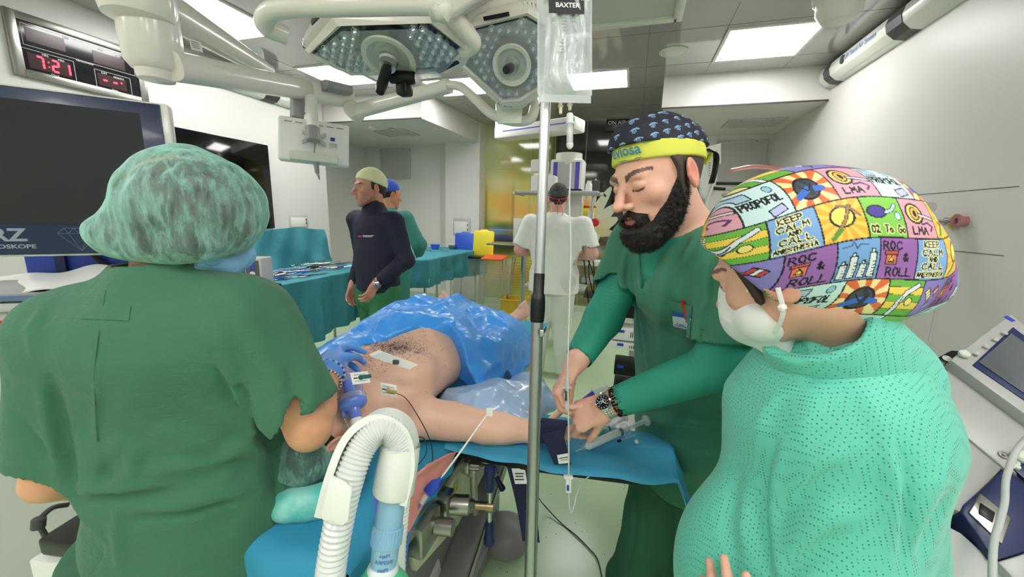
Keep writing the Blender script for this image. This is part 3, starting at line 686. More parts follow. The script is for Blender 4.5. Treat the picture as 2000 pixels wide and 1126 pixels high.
def strands(name, pts, dirs, L_, m, parent, r=.0004, seed=1, kind='stuff', droop=0, curl=.3):
 """many short tapered hairs as one object"""
 rng = np.random.default_rng(seed); n = len(pts); pts = N3(pts); dirs = N3(dirs); Ls = np.broadcast_to(N3(L_), (n,))*(.7+.6*rng.random(n))
 a = np.cross(dirs, rng.normal(size=(n, 3))); a /= np.linalg.norm(a, axis=1)[:, None]+1e-9; b = np.cross(dirs, a)
 ph = rng.random(n)*6; vs_ = []
 for k, (t, w) in enumerate(((0, 1), (.5, .8), (1, .12))):
  cen = pts+dirs*(Ls*t)[:, None]+(a*np.cos(ph)[:, None]+b*np.sin(ph)[:, None])*(Ls*curl*t*t)[:, None]; cen[:, 2] -= droop*Ls*t*t
  for j in range(3): an = j*2.094; vs_.append(cen+(a*math.cos(an)+b*math.sin(an))*r*w)
 V_ = np.stack(vs_, 1).reshape(-1, 3); f = []
 base = np.arange(n)*9; Q = np.concatenate([np.stack([base+k*3+j, base+k*3+(j+1) % 3, base+k*3+3+(j+1) % 3, base+k*3+3+j], 1) for k in (0, 1) for j in range(3)])
 me = bpy.data.meshes.new(name); me.vertices.add(len(V_)); me.vertices.foreach_set('co', V_.astype(np.float32).ravel()); nq = len(Q)
 me.loops.add(nq*4); me.loops.foreach_set('vertex_index', Q.astype(np.int32).ravel()); me.polygons.add(nq); me.polygons.foreach_set('loop_start', np.arange(0, nq*4, 4, dtype=np.int32))
 me.materials.append(m); me.update(calc_edges=True); o = link(name, me, None); o.parent = parent; o.matrix_parent_inverse = world_m(parent).inverted(); o['kind'] = kind; return o
def surf_pts(f, rays_o, rays_d, n=40, tmax=.2):
 """march from outside to the surface of f; returns points, normals, hit mask"""
 P = N3(rays_o).copy(); D = N3(rays_d); t = np.zeros(len(P))
 for _ in range(n): d = f(P+D*t[:, None]); t += np.clip(d, -.01, .02)*.8
 Q = P+D*t[:, None]; ok = (np.abs(f(Q)) < .003) & (t < tmax); e = .002
 g = np.stack([f(Q+N3(v)*e)-f(Q-N3(v)*e) for v in np.eye(3)], 1); g /= np.linalg.norm(g, axis=1)[:, None]+1e-9
 return Q, g, ok
def pfolds(S_, specs, d0):
 """folds given as pixel polylines; every point is dropped on the sculpted surface first"""
 base = list(S_.o); f = S(); f.o = base; new = []
 for pts, r, h in specs:
  out = []
  for i in range(len(pts)-1):
   for k in range(3): t = k/3; out.append((pts[i][0]*(1-t)+pts[i+1][0]*t, pts[i][1]*(1-t)+pts[i+1][1]*t))
  out.append(pts[-1][:2]); n = len(out); D = np.array([ray(*p)/F for p in out]); t = np.full(n, d0); L_ = np.linalg.norm(D, axis=1)
  for _ in range(45): t = t+np.clip(f(CAM+D*t[:, None]), -.05, .05)*.7/L_
  ok = np.abs(f(CAM+D*t[:, None])) < .01; P = CAM+D*t[:, None]; P = [p for p, o in zip(P, ok) if o]
  if len(P) > 1: new.append(('f', P, r, h))
 S_.o += new
def person(loc, label):
 return empty('person', loc, label, 'person')
# bearded nurse
mat('scrub', (62, 128, 102), rough=.8, bump=[('noise', 420, .12, .001), ('noise', 26, .45, .006)], sheen=.1)
mat('scrub_d', (54, 106, 80), rough=.8, bump=[('noise', 420, .12, .001), ('noise', 18, .4, .006)])
mat('teal', (42, 146, 124), rough=.65, bump=[('wave', 160, .15, .0008), ('noise', 30, .2, .004)])
mat('rubberk', (14, 14, 16), rough=.7, spec=.2); mat('beard', (34, 27, 25), rough=.6, bump=('noise', 500, .6, .003)); mat('hair', (74, 64, 58), rough=.55, bump=('noise', 500, .5, .002)); mat('hair_strand', (40, 32, 29), rough=.5)
mat('ycap', (222, 222, 90), rough=.8, bump=('noise', 300, .15, .001))
Mn = person((.2, 1.15, 0), 'bearded man in green scrubs and navy eye-patterned cap, bending over the arm board')
mH = N3(AD(1284, 350, .90)); mf = nrm((-.70, -.66, -.30)); MR = fr_(mf, (-.12, 0.03, 1)); msc = 1.06
f0 = nrm((-.8, -.6, 0)); s0 = nrm((.6, -.8, 0)); UZ = N3((0, 0, 1))
mN = N3(AD(1335, 455, .99)); mP = N3(AD(1338, 862, 1.30)); mC = lerp(mN, mP, .35)-f0*.01
mLs = mN+s0*.145-UZ*.050; mRs = mN-s0*.175-UZ*.045
mLe = N3(AD(1410, 712, .86)); mLw = N3(AD(1198, 786, .97)); mRe = N3(AD(1178, 622, 1.13)); mRw = N3(AD(1128, 702, 1.04))
mLk = N3(AD(1345, 1120, 1.42)); mRk = N3(AD(1245, 1120, 1.50)); mLa = V((mLk[0]+.02, mLk[1]+.03, .10)); mRa = V((mRk[0]-.03, mRk[1]+.03, .10))
mLh = mP+s0*.088; mRh = mP-s0*.088
b = S(); head_ops(b, mH, MR, msc, 'down', neck=mN+f0*.0-UZ*.0, nose=1.3)
b.cone(mN-UZ*.0, mN-UZ*.06, .068, .09, .03)
b.ec(mLs, mRs, (.055, .075), (.055, .075), UZ, .04)
b.ec(mC, mP, (.155, .10), (.15, .11), s0, .04)
limb(b, mLs, mLe, mLw, (.052, .044, .030)); limb(b, mRs, mRe, mRw, (.052, .044, .030))
limb(b, mLh, mLk, mLa, (.085, .055, .04)); limb(b, mRh, mRk, mRa, (.085, .055, .04))
for a in (mLa, mRa): foot_ops(b, a, f0)
dL = nrm(N3(AD(1130, 812, 1.02))-mLw); nL = nrm(N3((-.1, .62, -.72)))
hand_ops(b, mLw+dL*.012, dL, nL, +1, [(38, 55, 30), (45, 60, 30), (48, 60, 30), (40, 55, 30)], 1.08, thumb=(.85, .25, .5), tc=(-5, 10), spread=2)
dR = nrm(N3(AD(1090, 762, 1.05))-mRw); nR = nrm(N3((.75, .1, -.45)))
hand_ops(b, mRw+dR*.010, dR, nR, -1, [(40, 50, 25), (48, 50, 25), (52, 52, 25), (55, 52, 25)], 1.08, thumb=(.9, .1, .45), tc=(0, 8), spread=2)
bx = lambda c, r, v: (N3(c)-N3(r), N3(c)+N3(r), v)
handc = (mLw+mRw)/2+dL*.05
sculpt('body', b, MT['skin'], Mn, .008, fine=[bx(mH-UZ*.02, (.15, .15, .18), .0026), bx(handc+N3((-.03, .0, -.03)), (.19, .13, .15), .0028)],
       col=skin_col((232, 180, 158), mH, MR, msc, brow=(36, 26, 24), bw=.0072, eyes='down', red=(232, 138, 124), lips=(186, 112, 106)))
h = S(); Lm = lambda *p: hl(mH, MR, p, msc)
h.ell(Lm(0, -.016, .030), N3((.079, .099, .088))*msc, MR, .0); h.cone(Lm(0, -.04, -.03), Lm(0, -.06, -.065), .052*msc, .038*msc, .02)
for s in (-1, 1): h.cone(Lm(s*.066, .018, .03), Lm(s*.066, .014, -.035), .014*msc, .013*msc, .02)
def cutf(P, d):
 q = ((P-mH) @ MR.T)/msc
 return np.maximum(d+.0012*vnoise(P, 420, 3), np.maximum(q[:, 1]-.017-.35*np.clip(q[:, 2]-.01, 0, .05), -(q[:, 2]+.045-.35*q[:, 1])))
h.fn(cutf); sculpt('hair', h, MT['hair'], Mn, .0035, smooth=0)
bd = S(); head_ops(bd, mH, MR, msc, 'down', ear=False)
def beardf(P, d):
 q = ((P-mH) @ MR.T)/msc; x = np.abs(q[:, 0]); y = q[:, 1]; z = q[:, 2]
 reg = np.minimum(np.minimum(y-(.016-.80*z), z+.078), np.maximum(np.maximum(x-.037, z+.042+.4*x), -(z+.08)))
 grow = (.005+.015*np.clip((-.05-z)/.06, 0, 1)+.004*vnoise(P, 160, 2)+.0016*vnoise(P, 480, 4))*np.clip(-reg/.010, 0, 1)
 e = d-grow
 up = np.maximum(reg, z-.02)
 back = -(y-(-.002+.35*np.clip(-z-.03, 0, .1)))
 lipd = ((x/.024)**2+((z+.0655)/.0105)**2+(np.clip(.07-y, 0, 1)/.01)**2); lip = (.9-np.sqrt(lipd))*.012
 return np.maximum(np.maximum(e, up), np.maximum(back, lip))
bd.fn(beardf); sculpt('beard', bd, MT['beard'], Mn, .003, lo=mH-.2, hi=mH+.2, smooth=0)
rng = np.random.default_rng(4)
n = 9000; az = rng.uniform(-1.9, 1.9, n); el = rng.uniform(-1.35, .25, n)
dr = np.stack([np.sin(az)*np.cos(el), np.cos(az)*np.cos(el), np.sin(el)], 1) @ MR; cen = Lm(0, .02, -.03)
Q, G, ok = surf_pts(bd, cen+dr*.16, -dr, 50, .16); q = ((Q-mH) @ MR.T)/msc; gd = (G @ MR.T)
ok &= (q[:, 2] < .0) & (np.abs(bd(Q)) < .002); Q, G = Q[ok], G[ok]
down = (N3((0, .25, -1)) @ MR); strands('beard_hair', Q-G*.002, (lambda d_: d_/np.linalg.norm(d_, axis=1)[:, None])(G*.75+down*.6), .008, MT['hair_strand'], Mn, .00045, 3, curl=.7)
def capcol(P):
 q = ((P-mH) @ MR.T)/msc; C = np.tile(N3(srgb((38, 38, 52))), (len(P), 1)); r = np.linalg.norm(q-N3((0, -.01, .02)), axis=1)
 az = np.arctan2(q[:, 0], q[:, 1]); v = (q[:, 2]-.04)/.0195; row = np.floor(v); fv = v-row-.5
 rad = np.hypot(q[:, 0], q[:, 1]); cnt = np.maximum(6, np.round(np.array([21, 21, 20, 17, 13, 8])[np.clip(row.astype(int)+1, 0, 5)]))
 u = az/(2*PI)*cnt+.5*(row % 2); col = np.floor(u); fu = u-col-.5
 sx = fu*2*PI*rad/cnt; sy = fv*.022; sx = sx*1.08; A = N3(srgb((150, 186, 220))); B2 = N3(srgb((110, 150, 200)))
 d0 = np.hypot(sx, sy+.001); ring = np.abs(d0-.0038) < .0011; C[ring] = B2; C[d0 < .0014] = A
 lid = (np.abs(np.hypot(sx-.001, (sy+.006)*1.1)-.0115) < .0012) & (sy > .001) & (np.abs(sx) < .0105); C[lid] = A
 return C
k_ = S(); k_.ell(Lm(0, -.014, .034), N3((.086, .108, .104))*msc, MR, .0); k_.ell(Lm(0, -.085, .05), N3((.045, .035, .035))*msc, MR, .05)
k_.ell(Lm(0, .05, .085), N3((.05, .04, .045))*msc, MR, .04)
k_.fold([Lm(.02, .06, .10), Lm(.05, .05, .11), Lm(.075, .02, .085)], .006, -.004); k_.fold([Lm(-.06, .04, .11), Lm(.0, .02, .135), Lm(.07, -.03, .10)], .006, .004); k_.fold([Lm(.085, .02, .04), Lm(.06, .045, .10)], .004, -.003)
k_.cut(Lm(0, 0, .066), -MR[2]*1.0+MR[1]*.26, .002); k_.noise(60, .0015, 4)
sculpt('cap', k_, mat('capnavy', rough=.75, vcol=True, bump=('noise', 400, .1, .001)), Mn, .0014, col=capcol)
yb = S(); yb.ell(Lm(0, -.013, .030), N3((.0855, .1075, .13))*msc, MR, .0); yb.cut(Lm(0, 0, .070), MR[2]-MR[1]*.26, .003); yb.cut(Lm(0, 0, .034), -MR[2]+MR[1]*.24, .003); yb.noise(50, .0008, 4)
yo = sculpt('cap_band', yb, MT['ycap'], Mn, .003)
g = MB()   # lettering wrapped on the band
tm = MB().text('eviosa', .030, Matrix.Identity(4), ext=0, bold=.0006); tm.text('®', .009, Matrix.Translation((.048, .009, 0)), ext=0)
for i in range(2): tm.box((.008, -.017-.004*i, 0), (.056-.01*i, .0012, .0001))
el = N3((.0865, .1087)); vs_ = []
for v in tm.v:
 ang = -.62-(v[0]-.0)/.098*-1.0; vs_.append(tuple(Lm(math.sin(-ang-1.10+.0)*-.0875*-1, 0, 0)) if False else v)
cz = .043
def wrapb(v, a0):
 a = a0+v[0]/.098; x = math.sin(a)*.0868; y = math.cos(a)*.1088-.013; return tuple(Lm(x, y, .053+.25*y+v[1]))
g.add([wrapb(v, .22) for v in tm.v], tm.f); g.build('lettering', mat('capblue', (60, 130, 170), rough=.6), yo, w=True)
kn = MB(); kn.tube(spline([Lm(.015, -.125, .035), Lm(.03, -.140, .02), Lm(.015, -.133, .0)]), .008, 8, flat=.4); kn.tube(spline([Lm(.0, -.125, .03), Lm(-.03, -.15, .03), Lm(-.01, -.13, .02)]), .008, 8, flat=.4); kn.build('cap_knot', MT['ycap'], yo, w=True)
k2 = MB(); k2.tube(spline([Lm(.04, -.118, .03), Lm(.03, -.155, .012), Lm(.025, -.150, -.02), Lm(.03, -.125, -.045)]), .0075, 8, flat=.3); k2.build('cap_strap', MT['black'], yo, w=True)
u_ = S(); u_.cone(mN+UZ*.012+f0*.004, mN-UZ*.10, .072, .105, .03); u_.ec(mLs, mRs, (.060, .085), (.060, .085), UZ, .05)
u_.ec(mC+UZ*.05, mC-UZ*.05, (.13, .085), (.12, .08), s0, .04)
for sh, e, w, ph in ((mLs, mLe, mLw, 0), (mRs, mRe, mRw, 1)):
 sh, e, w = N3(sh), N3(e), N3(w); u_.cone(sh, e, .062, .053, .03, ring=(300, .0016, .35, 1.2)); u_.cone(e, w-nrm(w-e)*.012, .054, .0385, .02, ring=(260, .0015, -.3, .75))
 u_.cut(w-nrm(w-e)*.006, (w-e), .002) if False else None
 u_.hole(w-nrm(w-e)*(.004 if ph else .030), w+nrm(w-e)*.03, .036, .040, .003)
for i in range(7):   # big wrinkles round the elbows
 t = .62+.06*i; p = lerp(mLs, mLe, t)
 u_.fold([p+s0*.055+f0*.03, p+s0*.06-UZ*.004, p-f0*.04+s0*.04+UZ*.006], .006, .0035)
 p = lerp(mRs, mRe, t); u_.fold([p+s0*.05+f0*.03, p+s0*.05+UZ*.004, p-f0*.04+s0*.03+UZ*.008], .006, .0035)
for i in range(4):
 p = lerp(mLe, mLw, .25+.13*i); u_.fold([p-UZ*.045-s0*.01, p+s0*.045-f0*.006, p+UZ*.045-f0*.012], .006, .003)
u_.hole(mN+UZ*.05, mN-UZ*.01, .066, .050, .004)
un = sculpt('undershirt', u_, MT['teal'], Mn, .005, fine=[(N3((-.2, .7, 1.0)), N3((.36, 1.25, 1.46)), .0032)])
t_ = S(); t_.ec(mLs-s0*.01, mRs+s0*.01, (.066, .09), (.066, .09), UZ, .05); t_.cone(mN-UZ*.02, mN-UZ*.12, .09, .12, .05)
hem = lerp(mN, mP, 1.16); t_.ec(mC+UZ*.06, hem, (.180, .125), (.200, .150), s0, .05)
t_.ell(lerp(mN, mP, .9)+f0*.02, N3((.14, .10, .12)), np.array([s0, f0, UZ]), .06)
lc = lerp(mLs, mLe, .76); rc = lerp(mRs, mRe, .62)
t_.cone(mLs-s0*.01, lc, .075, .072, .04); t_.cone(mRs, rc, .085, .078, .04)
dl = nrm(N3(mLe)-N3(mLs)); drr = nrm(N3(mRe)-N3(mRs))
t_.hole(lc, lc+dl*.12, .065, .17, .003); t_.hole(rc, rc+drr*.12, .070, .17, .003)
t_.cut(hem, mP-mN, .004)
t_.hole(mN+UZ*.06, mN-UZ*.005, .082, .066, .005)
def vneck(P, d):
 q = P-(mN+f0*.06); x = np.abs(q@s0); z = q@UZ; y = q@f0
 v = np.maximum(x-(.062+.42*np.clip(z, -.2, .02)), np.maximum(z-.02, -y-.03)); v = np.maximum(v, -(z+.17))
 rim = np.abs(x-(.062+.42*z)-.010) < .0015
 d = d+.0014*(rim & (y > -.02) & (z > -.19) & (z < .01)); return np.maximum(d, -v)
t_.fn(vneck)
wp = lambda x, y, d_: N3(AD(x, y, d_))
pfolds(t_, [([(1262, 455), (1258, 540), (1268, 640)], .003, 0.0035), ([(1245, 560), (1255, 640), (1268, 720)], .012, 0.0098), ([(1230, 540), (1240, 600), (1250, 660)], .008, -0.0112), ([(1300, 500), (1288, 600), (1296, 720)], .018, 0.0098), ([(1275, 500), (1268, 580)], .008, -0.007),
 ([(1395, 500), (1392, 580), (1368, 650)], .008, -0.014), ([(1378, 520), (1375, 590), (1352, 640)], .010, 0.0084), ([(1250, 730), (1320, 770), (1400, 750)], .014, 0.0112), ([(1255, 750), (1320, 792), (1390, 775)], .009, -0.0098), ([(1245, 810), (1320, 800), (1400, 815)], .012, -0.0098), ([(1250, 830), (1330, 822), (1410, 838)], .012, 0.0098),
 ([(1270, 862), (1350, 858), (1410, 870)], .008, -0.007), ([(1385, 400), (1350, 470), (1320, 530)], .010, 0.0056), ([(1225, 480), (1212, 540), (1222, 600)], .010, 0.0098), ([(1212, 480), (1200, 530)], .006, -0.007), ([(1430, 560), (1440, 610), (1420, 650)], .008, 0.0056), ([(1400, 640), (1425, 648), (1450, 650)], .004, 0.0042), ([(1320, 870), (1400, 885)], .003, -0.0042)], .6)
t_.noise(7, .007, 3, (1, 1, .5)); t_.noise(18, .0025, 5)
top = sculpt('scrub_top', t_, MT['scrub'], Mn, .0045)
surf = lambda f_, px, py, d0: (lambda D: CAM+D*((lambda t: t)(_march(f_, D, d0))))(ray(px, py)/F)
def _march(f_, D, d0):
 t = d0; L_ = np.linalg.norm(D)
 for _ in range(60): t += float(f_((CAM+D*t)[None])[0])*.7/L_; t = min(t, d0+.25)
 return t if t < d0+.249 else d0+.06
def on(f_, pts, d0, off=.002):
 out = []
 for p in pts:
  D = ray(*p)/F; t = _march(f_, D, d0); out.append(V(CAM+D*(t-off))); d0 = t-.05
 return out
def patch(f_, quad, d0, nu=10, nv=10, off=.002, thick=.0015):
 """cloth patch following the sculpted surface; quad = pixel corners TL TR BR BL"""
 g = MB(); q = [N3(p) for p in quad]
 def fn(u, v): p = (q[0]*(1-u)+q[1]*u)*(1-v)+(q[3]*(1-u)+q[2]*u)*v; return on(f_, [p], d0, off)[0]
 return g.grid(fn, nu, nv, thick)
pk = patch(t_, [(1310, 586), (1352, 598), (1347, 660), (1314, 648)], .80, 12, 12, .004, .002).build('chest_pocket', MT['scrub'], top, w=True)
lb = patch(t_, [(1313, 610), (1350, 620), (1346, 644), (1315, 636)], .80, 12, 8, .0066, .001); lb.build('badge_print', mat('badge', (222, 230, 236), rough=.6), pk, w=True)
lb = patch(t_, [(1313, 608), (1350, 615), (1350, 622), (1313, 616)], .80, 12, 4, .0075, .001); lb.build('badge_stripe', mat('badgeb', (50, 90, 170), rough=.6), pk, w=True)
c0, c1, c2 = on(t_, [(1315, 632), (1349, 640), (1316, 622)], .80, .0085); M_ = frame((c0+c1)/2, ax=c1-c0, ay=c2-c0); tx = MB().text('Tripoli 1', .0075, M_ @ Matrix.Translation((0, .004, 0)), ext=.0003); tx.text('INFERMIERE', .0068, M_ @ Matrix.Translation((0, -.0045, 0)), ext=.0003)
tx.build('badge_lettering', MT['txtb'], pk, w=True)
a, b2 = on(t_, [(1334, 590), (1341, 622)], .80, .007); pen = empty('pen', a, 'red ballpoint pen clipped in the bearded man\'s chest pocket', 'pen')
MB().cyl(a, b2, .0042, seg=12).build('barrel', MT['red'], pen, w=True); MB().cyl(a+(a-b2).normalized()*.004, a, .003, seg=10).build('button', MT['red'], pen, w=True)
n_ = N3(CAM)-N3(a); n_ = V(nrm(n_)); MB().box((0, 0, 0), (.0025, .022, .0015), frame(lerp(a, b2, .35)+N3(n_)*.0052, ay=b2-a, az=n_) if False else frame(V(lerp(a, b2, .35))+n_*.0052, az=n_, ay=b2-a)).build('clip', MT['red'], pen, w=True)
p_ = S(); p_.ec(lerp(mN, mP, .85), mP-UZ*.04, (.150, .12), (.160, .13), s0, .03)
for hp, kn_, an in ((mLh, mLk, mLa), (mRh, mRk, mRa)):
 hp, kn_, an = N3(hp), N3(kn_), N3(an); p_.cone(hp-UZ*.02, kn_, .092, .084, .03); p_.cone(kn_, an-UZ*.02, .084, .086, .03); p_.hole(an-UZ*.01, an-UZ*.2, .078, .08)
pfolds(p_, [([(1290, 930), (1275, 1000), (1262, 1100)], .014, -.014), ([(1310, 950), (1300, 1040), (1296, 1120)], .016, .010), ([(1360, 980), (1352, 1050), (1345, 1120)], .02, .008), ([(1225, 960), (1218, 1040), (1190, 1110)], .014, .010), ([(1240, 950), (1240, 1040), (1225, 1110)], .012, -.008), ([(1300, 915), (1340, 925), (1390, 920)], .006, .005), ([(1305, 945), (1345, 968), (1385, 962)], .005, .005)], .8)
p_.noise(6, .008, 9, (1, 1, .4)); sculpt('scrub_trousers', p_, MT['scrub_d'], Mn, .007)
for a in (mLa, mRa):
 s_ = S(); foot_ops(s_, N3(a)-UZ*.0, f0); s2 = S(); a = N3(a); s2.cone(a-UZ*.05-f0*.03, a-UZ*.06+f0*.14, .046, .038, .02); s2.cut((0, 0, .002), (0, 0, -1), .002); sculpt('clog', s2, MT['white'], Mn, .008)
ax = nrm(mLw-mLe); wc_ = mLw-ax*.0+0; nn = nrm(nrm(N3(CAM)-wc_)*.9+UZ*.3); nn = nrm(nn-ax*np.dot(nn, ax)); ss = np.cross(ax, nn)
def ringpts(c, ra, rb, n=28, tilt=0): return [V(c+nn*math.cos(2*PI*k/n)*ra+ss*math.sin(2*PI*k/n)*rb+ax*tilt*math.cos(2*PI*k/n)) for k in range(n)]
wt = empty('wristwatch', wc_, 'silver chronograph wristwatch with black dial on the bearded man\'s wrist', 'watch')
g = MB()
rp = ringpts(wc_+ax*.012, .0315, .0325, 30)
for i in range(30):
 p = rp[i]; tn = rp[(i+1) % 30]-rp[i-1]; rr = N3(p)-(wc_+ax*.012)
 for w3 in (-.0068, 0, .0068): g.box((0, 0, 0), (.0064, .0056, .003), frame(V(N3(p)+ax*w3), ax=ax, ay=tn) if True else None, bev=.0008, seg=1)
g.build('bracelet', MT['chrome'], wt, w=True)
fc = wc_+ax*.012+nn*.034; WM = frame(fc, az=nn, ax=ax)
MB().lathe([(.0185, -.003), (.0205, 0), (.0205, .005), (.0180, .0075), (.0168, .0062)], 36, WM, cap=True).build('case', MT['chrome'], wt, w=True)
MB().cyl(WM @ V((0, 0, .0066)), WM @ V((0, 0, .0070)), .0168, seg=32).build('dial', MT['rubberk'], wt, w=True)
h_ = MB()
for k in range(12): h_.box((0, .0138, .0073), (.0012, .003, .0004), WM @ Matrix.Rotation(k*PI/6, 4, 'Z'))
for an, l_, w3 in ((.9, .011, .0013), (2.6, .008, .0016), (4.4, .013, .0005)): h_.box((0, l_/2, .0077), (w3, l_, .0004), WM @ Matrix.Rotation(an, 4, 'Z'))
for x, y in ((.006, 0), (-.006, 0), (0, -.006)): h_.lathe([(.0036, 0), (.0036, .0004), (.003, .0004), (.003, 0)], 16, WM @ Matrix.Translation((x, y, .0071)), cap=False)
h_.build('dial_marking', MT['txtw'], wt, w=True); MB().cyl(WM @ V((.0, -.02, .002)), WM @ V((0, -.0245, .002)), .003, seg=10).build('crown', MT['chrome'], wt, w=True)
for j, (of, cc, r) in enumerate(((-.006, (26, 22, 22), .0036), (-.0135, (30, 24, 22), .0033), (-.021, (24, 22, 22), .0036))):
 t = empty('bead_bracelet', wc_, ('black bead bracelet next to the wristwatch', 'black and tan bead bracelet, middle of the three on the wrist', 'black bead bracelet touching the teal cuff')[j], 'bracelet', group='bead bracelets on the wrist')
 g = MB(); g2 = MB(); rp = ringpts(wc_+ax*of, .0335+.0008*j, .0345+.0008*j, 30, .002*(j-1))
 for i, p in enumerate(rp): (g2 if (i*7+j) % 5 == 0 else g).lathe([(.0001, -r), (r*.8, -r*.6), (r, 0), (r*.8, r*.6), (.0001, r)], 8, Matrix.Translation(p))
 g.build('beads', mat('bead%d' % j, cc, rough=.2), t, w=True); g2.build('accent_beads', mat('beada%d' % j, (150, 110, 90), rough=.25), t, w=True)
# person in dark green scrubs, seen from behind
mat('scrub_b', (62, 114, 86), rough=.85, bump=[('noise', 420, .12, .001), ('noise', 18, .7, .012), ('noise', 40, .4, .005, (1, 1, 4))], sheen=.1)
m = mat('bouffant', (152, 202, 188), rough=.7, bump=('noise', 60, .5, .004, (1, 1, .25)))
nt = m.node_tree; b = nt.nodes['Principled BSDF']; tc = nt.nodes.new('ShaderNodeTexCoord'); mp = nt.nodes.new('ShaderNodeMapping'); mp.inputs['Scale'].default_value = (1.0, 1.0, .22)
n1 = nt.nodes.new('ShaderNodeTexNoise'); n1.inputs['Scale'].default_value = 58; n1.inputs['Detail'].default_value = 8; n1.inputs['Roughness'].default_value = .7; n1.inputs['Distortion'].default_value = .35
r_ = nt.nodes.new('ShaderNodeMapRange'); r_.inputs[1].default_value = .38; r_.inputs[2].default_value = .68; r_.inputs[3].default_value = .08; r_.inputs[4].default_value = .72
fr = nt.nodes.new('ShaderNodeLayerWeight'); fr.inputs['Blend'].default_value = .42; mxm = nt.nodes.new('ShaderNodeMath'); mxm.operation = 'ADD'; mxm.use_clamp = True; pw = nt.nodes.new('ShaderNodeMath'); pw.operation = 'POWER'; pw.inputs[1].default_value = 1.6
L = nt.links; L.new(tc.outputs['Object'], mp.inputs[0]); L.new(mp.outputs[0], n1.inputs['Vector']); L.new(n1.outputs['Fac'], r_.inputs[0]); L.new(fr.outputs['Facing'], pw.inputs[0]); L.new(pw.outputs[0], mxm.inputs[0]); L.new(r_.outputs[0], mxm.inputs[1]); L.new(mxm.outputs[0], b.inputs['Alpha'])
W1 = person((-.88, .48, 0), 'person in pale green bouffant cap and green scrubs, seen from behind, reaching to the patient')
aH = N3(AD(366, 436, .755)); af = nrm((.36, .80, -.50)); AR = fr_(af, (0, 0, 1)); asc = .98
aN = N3(AD(335, 560, .76)); aPv = N3(AD(366, 1000, .86)); sA = nrm(N3(AD(505, 612, .75))-N3(AD(125, 640, .72))); fA = nrm(np.cross(UZ, -sA)) ; fA = nrm(np.cross(UZ, sA)*1.0)
aRs = N3(AD(478, 622, .765)); aLs = N3(AD(160, 655, .735)); aRe = N3(AD(604, 838, .80)); aRw = N3(AD(641, 722, .99)); aLe = N3(AD(95, 938, .75)); aLw = N3(AD(300, 950, .96))
fA = nrm(np.cross(UZ, sA)) if np.dot(np.cross(UZ, sA), (0, 1, 0)) > 0 else -nrm(np.cross(UZ, sA))
b = S(); head_ops(b, aH, AR, asc, 'open', neck=aN-UZ*.01, fem=True)
b.ec(aLs, aRs, (.05, .065), (.05, .065), UZ, .04); b.cone(aN, aN-UZ*.06, .06, .09, .03); b.ec(lerp(aN, aPv, .25), aPv, (.15, .10), (.155, .11), sA, .04)
limb(b, aLs, aLe, aLw, (.045, .035, .028), bulge=False); limb(b, aRs, aRe, aRw, (.05, .039, .031), bulge=False); b.ell(lerp(aRe, aRw, .3), N3((.036, .036, .05)), np.eye(3), .03)
hA = aPv-UZ*.03
for s_ in (-1, 1): limb(b, hA+sA*.09*s_, V((hA+sA*.10*s_)[:2].tolist()+[.46]), V((hA+sA*.10*s_)[:2].tolist()+[.10]), (.085, .055, .04)); foot_ops(b, V((hA+sA*.10*s_)[:2].tolist()+[.10]), fA)
dH = nrm(N3(AD(660, 690, 1.11))-aRw)
sculpt('body', b, MT['skin'], W1, .008, fine=[bx(lerp(aRe, aRw, .5), (.14, .18, .12), .0035), bx(aH+af*.03, (.13, .13, .15), .0032)], col=skin_col((226, 166, 128), aH, AR, asc, red=(196, 120, 92)))
gl = S(); hand_ops(gl, aRw+dH*.005, dH, nrm((.75, .35, -.55)), -1, [(30, 35, 20), (38, 45, 20), (45, 50, 25), (50, 50, 25)], 1.0, thumb=(.75, .25, .5), fr=.0096)
gl.cone(aRw-dH*.018, aRw+dH*.05, .038, .037, .01); gl.fold([aRw+N3((.03, -.03, 0)), aRw+N3((0, -.035, .02)), aRw+N3((-.03, 0, .03))], .006, .004); gl.noise(40, .0015, 2)
sculpt('glove', gl, mat('glove', (88, 150, 232), rough=.4), W1, .003)
hb = S(); hb.ell(N3(AD(375, 412, .745)), N3((.108, .105, .095)), fr_(fw, UP), .0); hb.ell(N3(AD(300, 465, .73)), N3((.10, .07, .045)), fr_(fw, UP), .04); hb.noise(30, .006, 3)
hb.cut(AD(330, 512, .73), -UZ, .01); sculpt('hair', hb, mat('hair1', (58, 46, 44), rough=.5, mottle=(30, (128, 112, 108), .9), bump=('noise', 90, .8, .01, (1, 1, .3))), W1, .005)
CF = np.array([RT, fw, UP])
cp = S(); cp.ell(N3(AD(378, 406, .745)), N3((.118, .118, .114)), CF, .0); cp.ell(N3(AD(275, 462, .73)), N3((.074, .078, .050)), CF, .035); cp.ell(N3(AD(445, 405, .76)), N3((.056, .085, .070)), CF, .02)
cp.ell(N3(AD(330, 480, .70)), N3((.10, .05, .036)), CF, .02); cp.cut(AD(330, 519, .73), -UZ, .02)
for k in range(9):
 x0 = 250+k*28; cp.fold([N3(AD(350+k*6, 300, .66)), N3(AD(300+(k-3)*38, 380, .62)), N3(AD(240+k*32, 480, .66))], .006, .0035 if k % 2 else -.002)
cp.noise(26, .004, 4); cp.noise(60, .0012, 7)
co_ = sculpt('bouffant_cap', cp, MT['bouffant'], W1, .0035)
mk = S(); hlA = lambda *p: hl(aH, AR, p, asc)
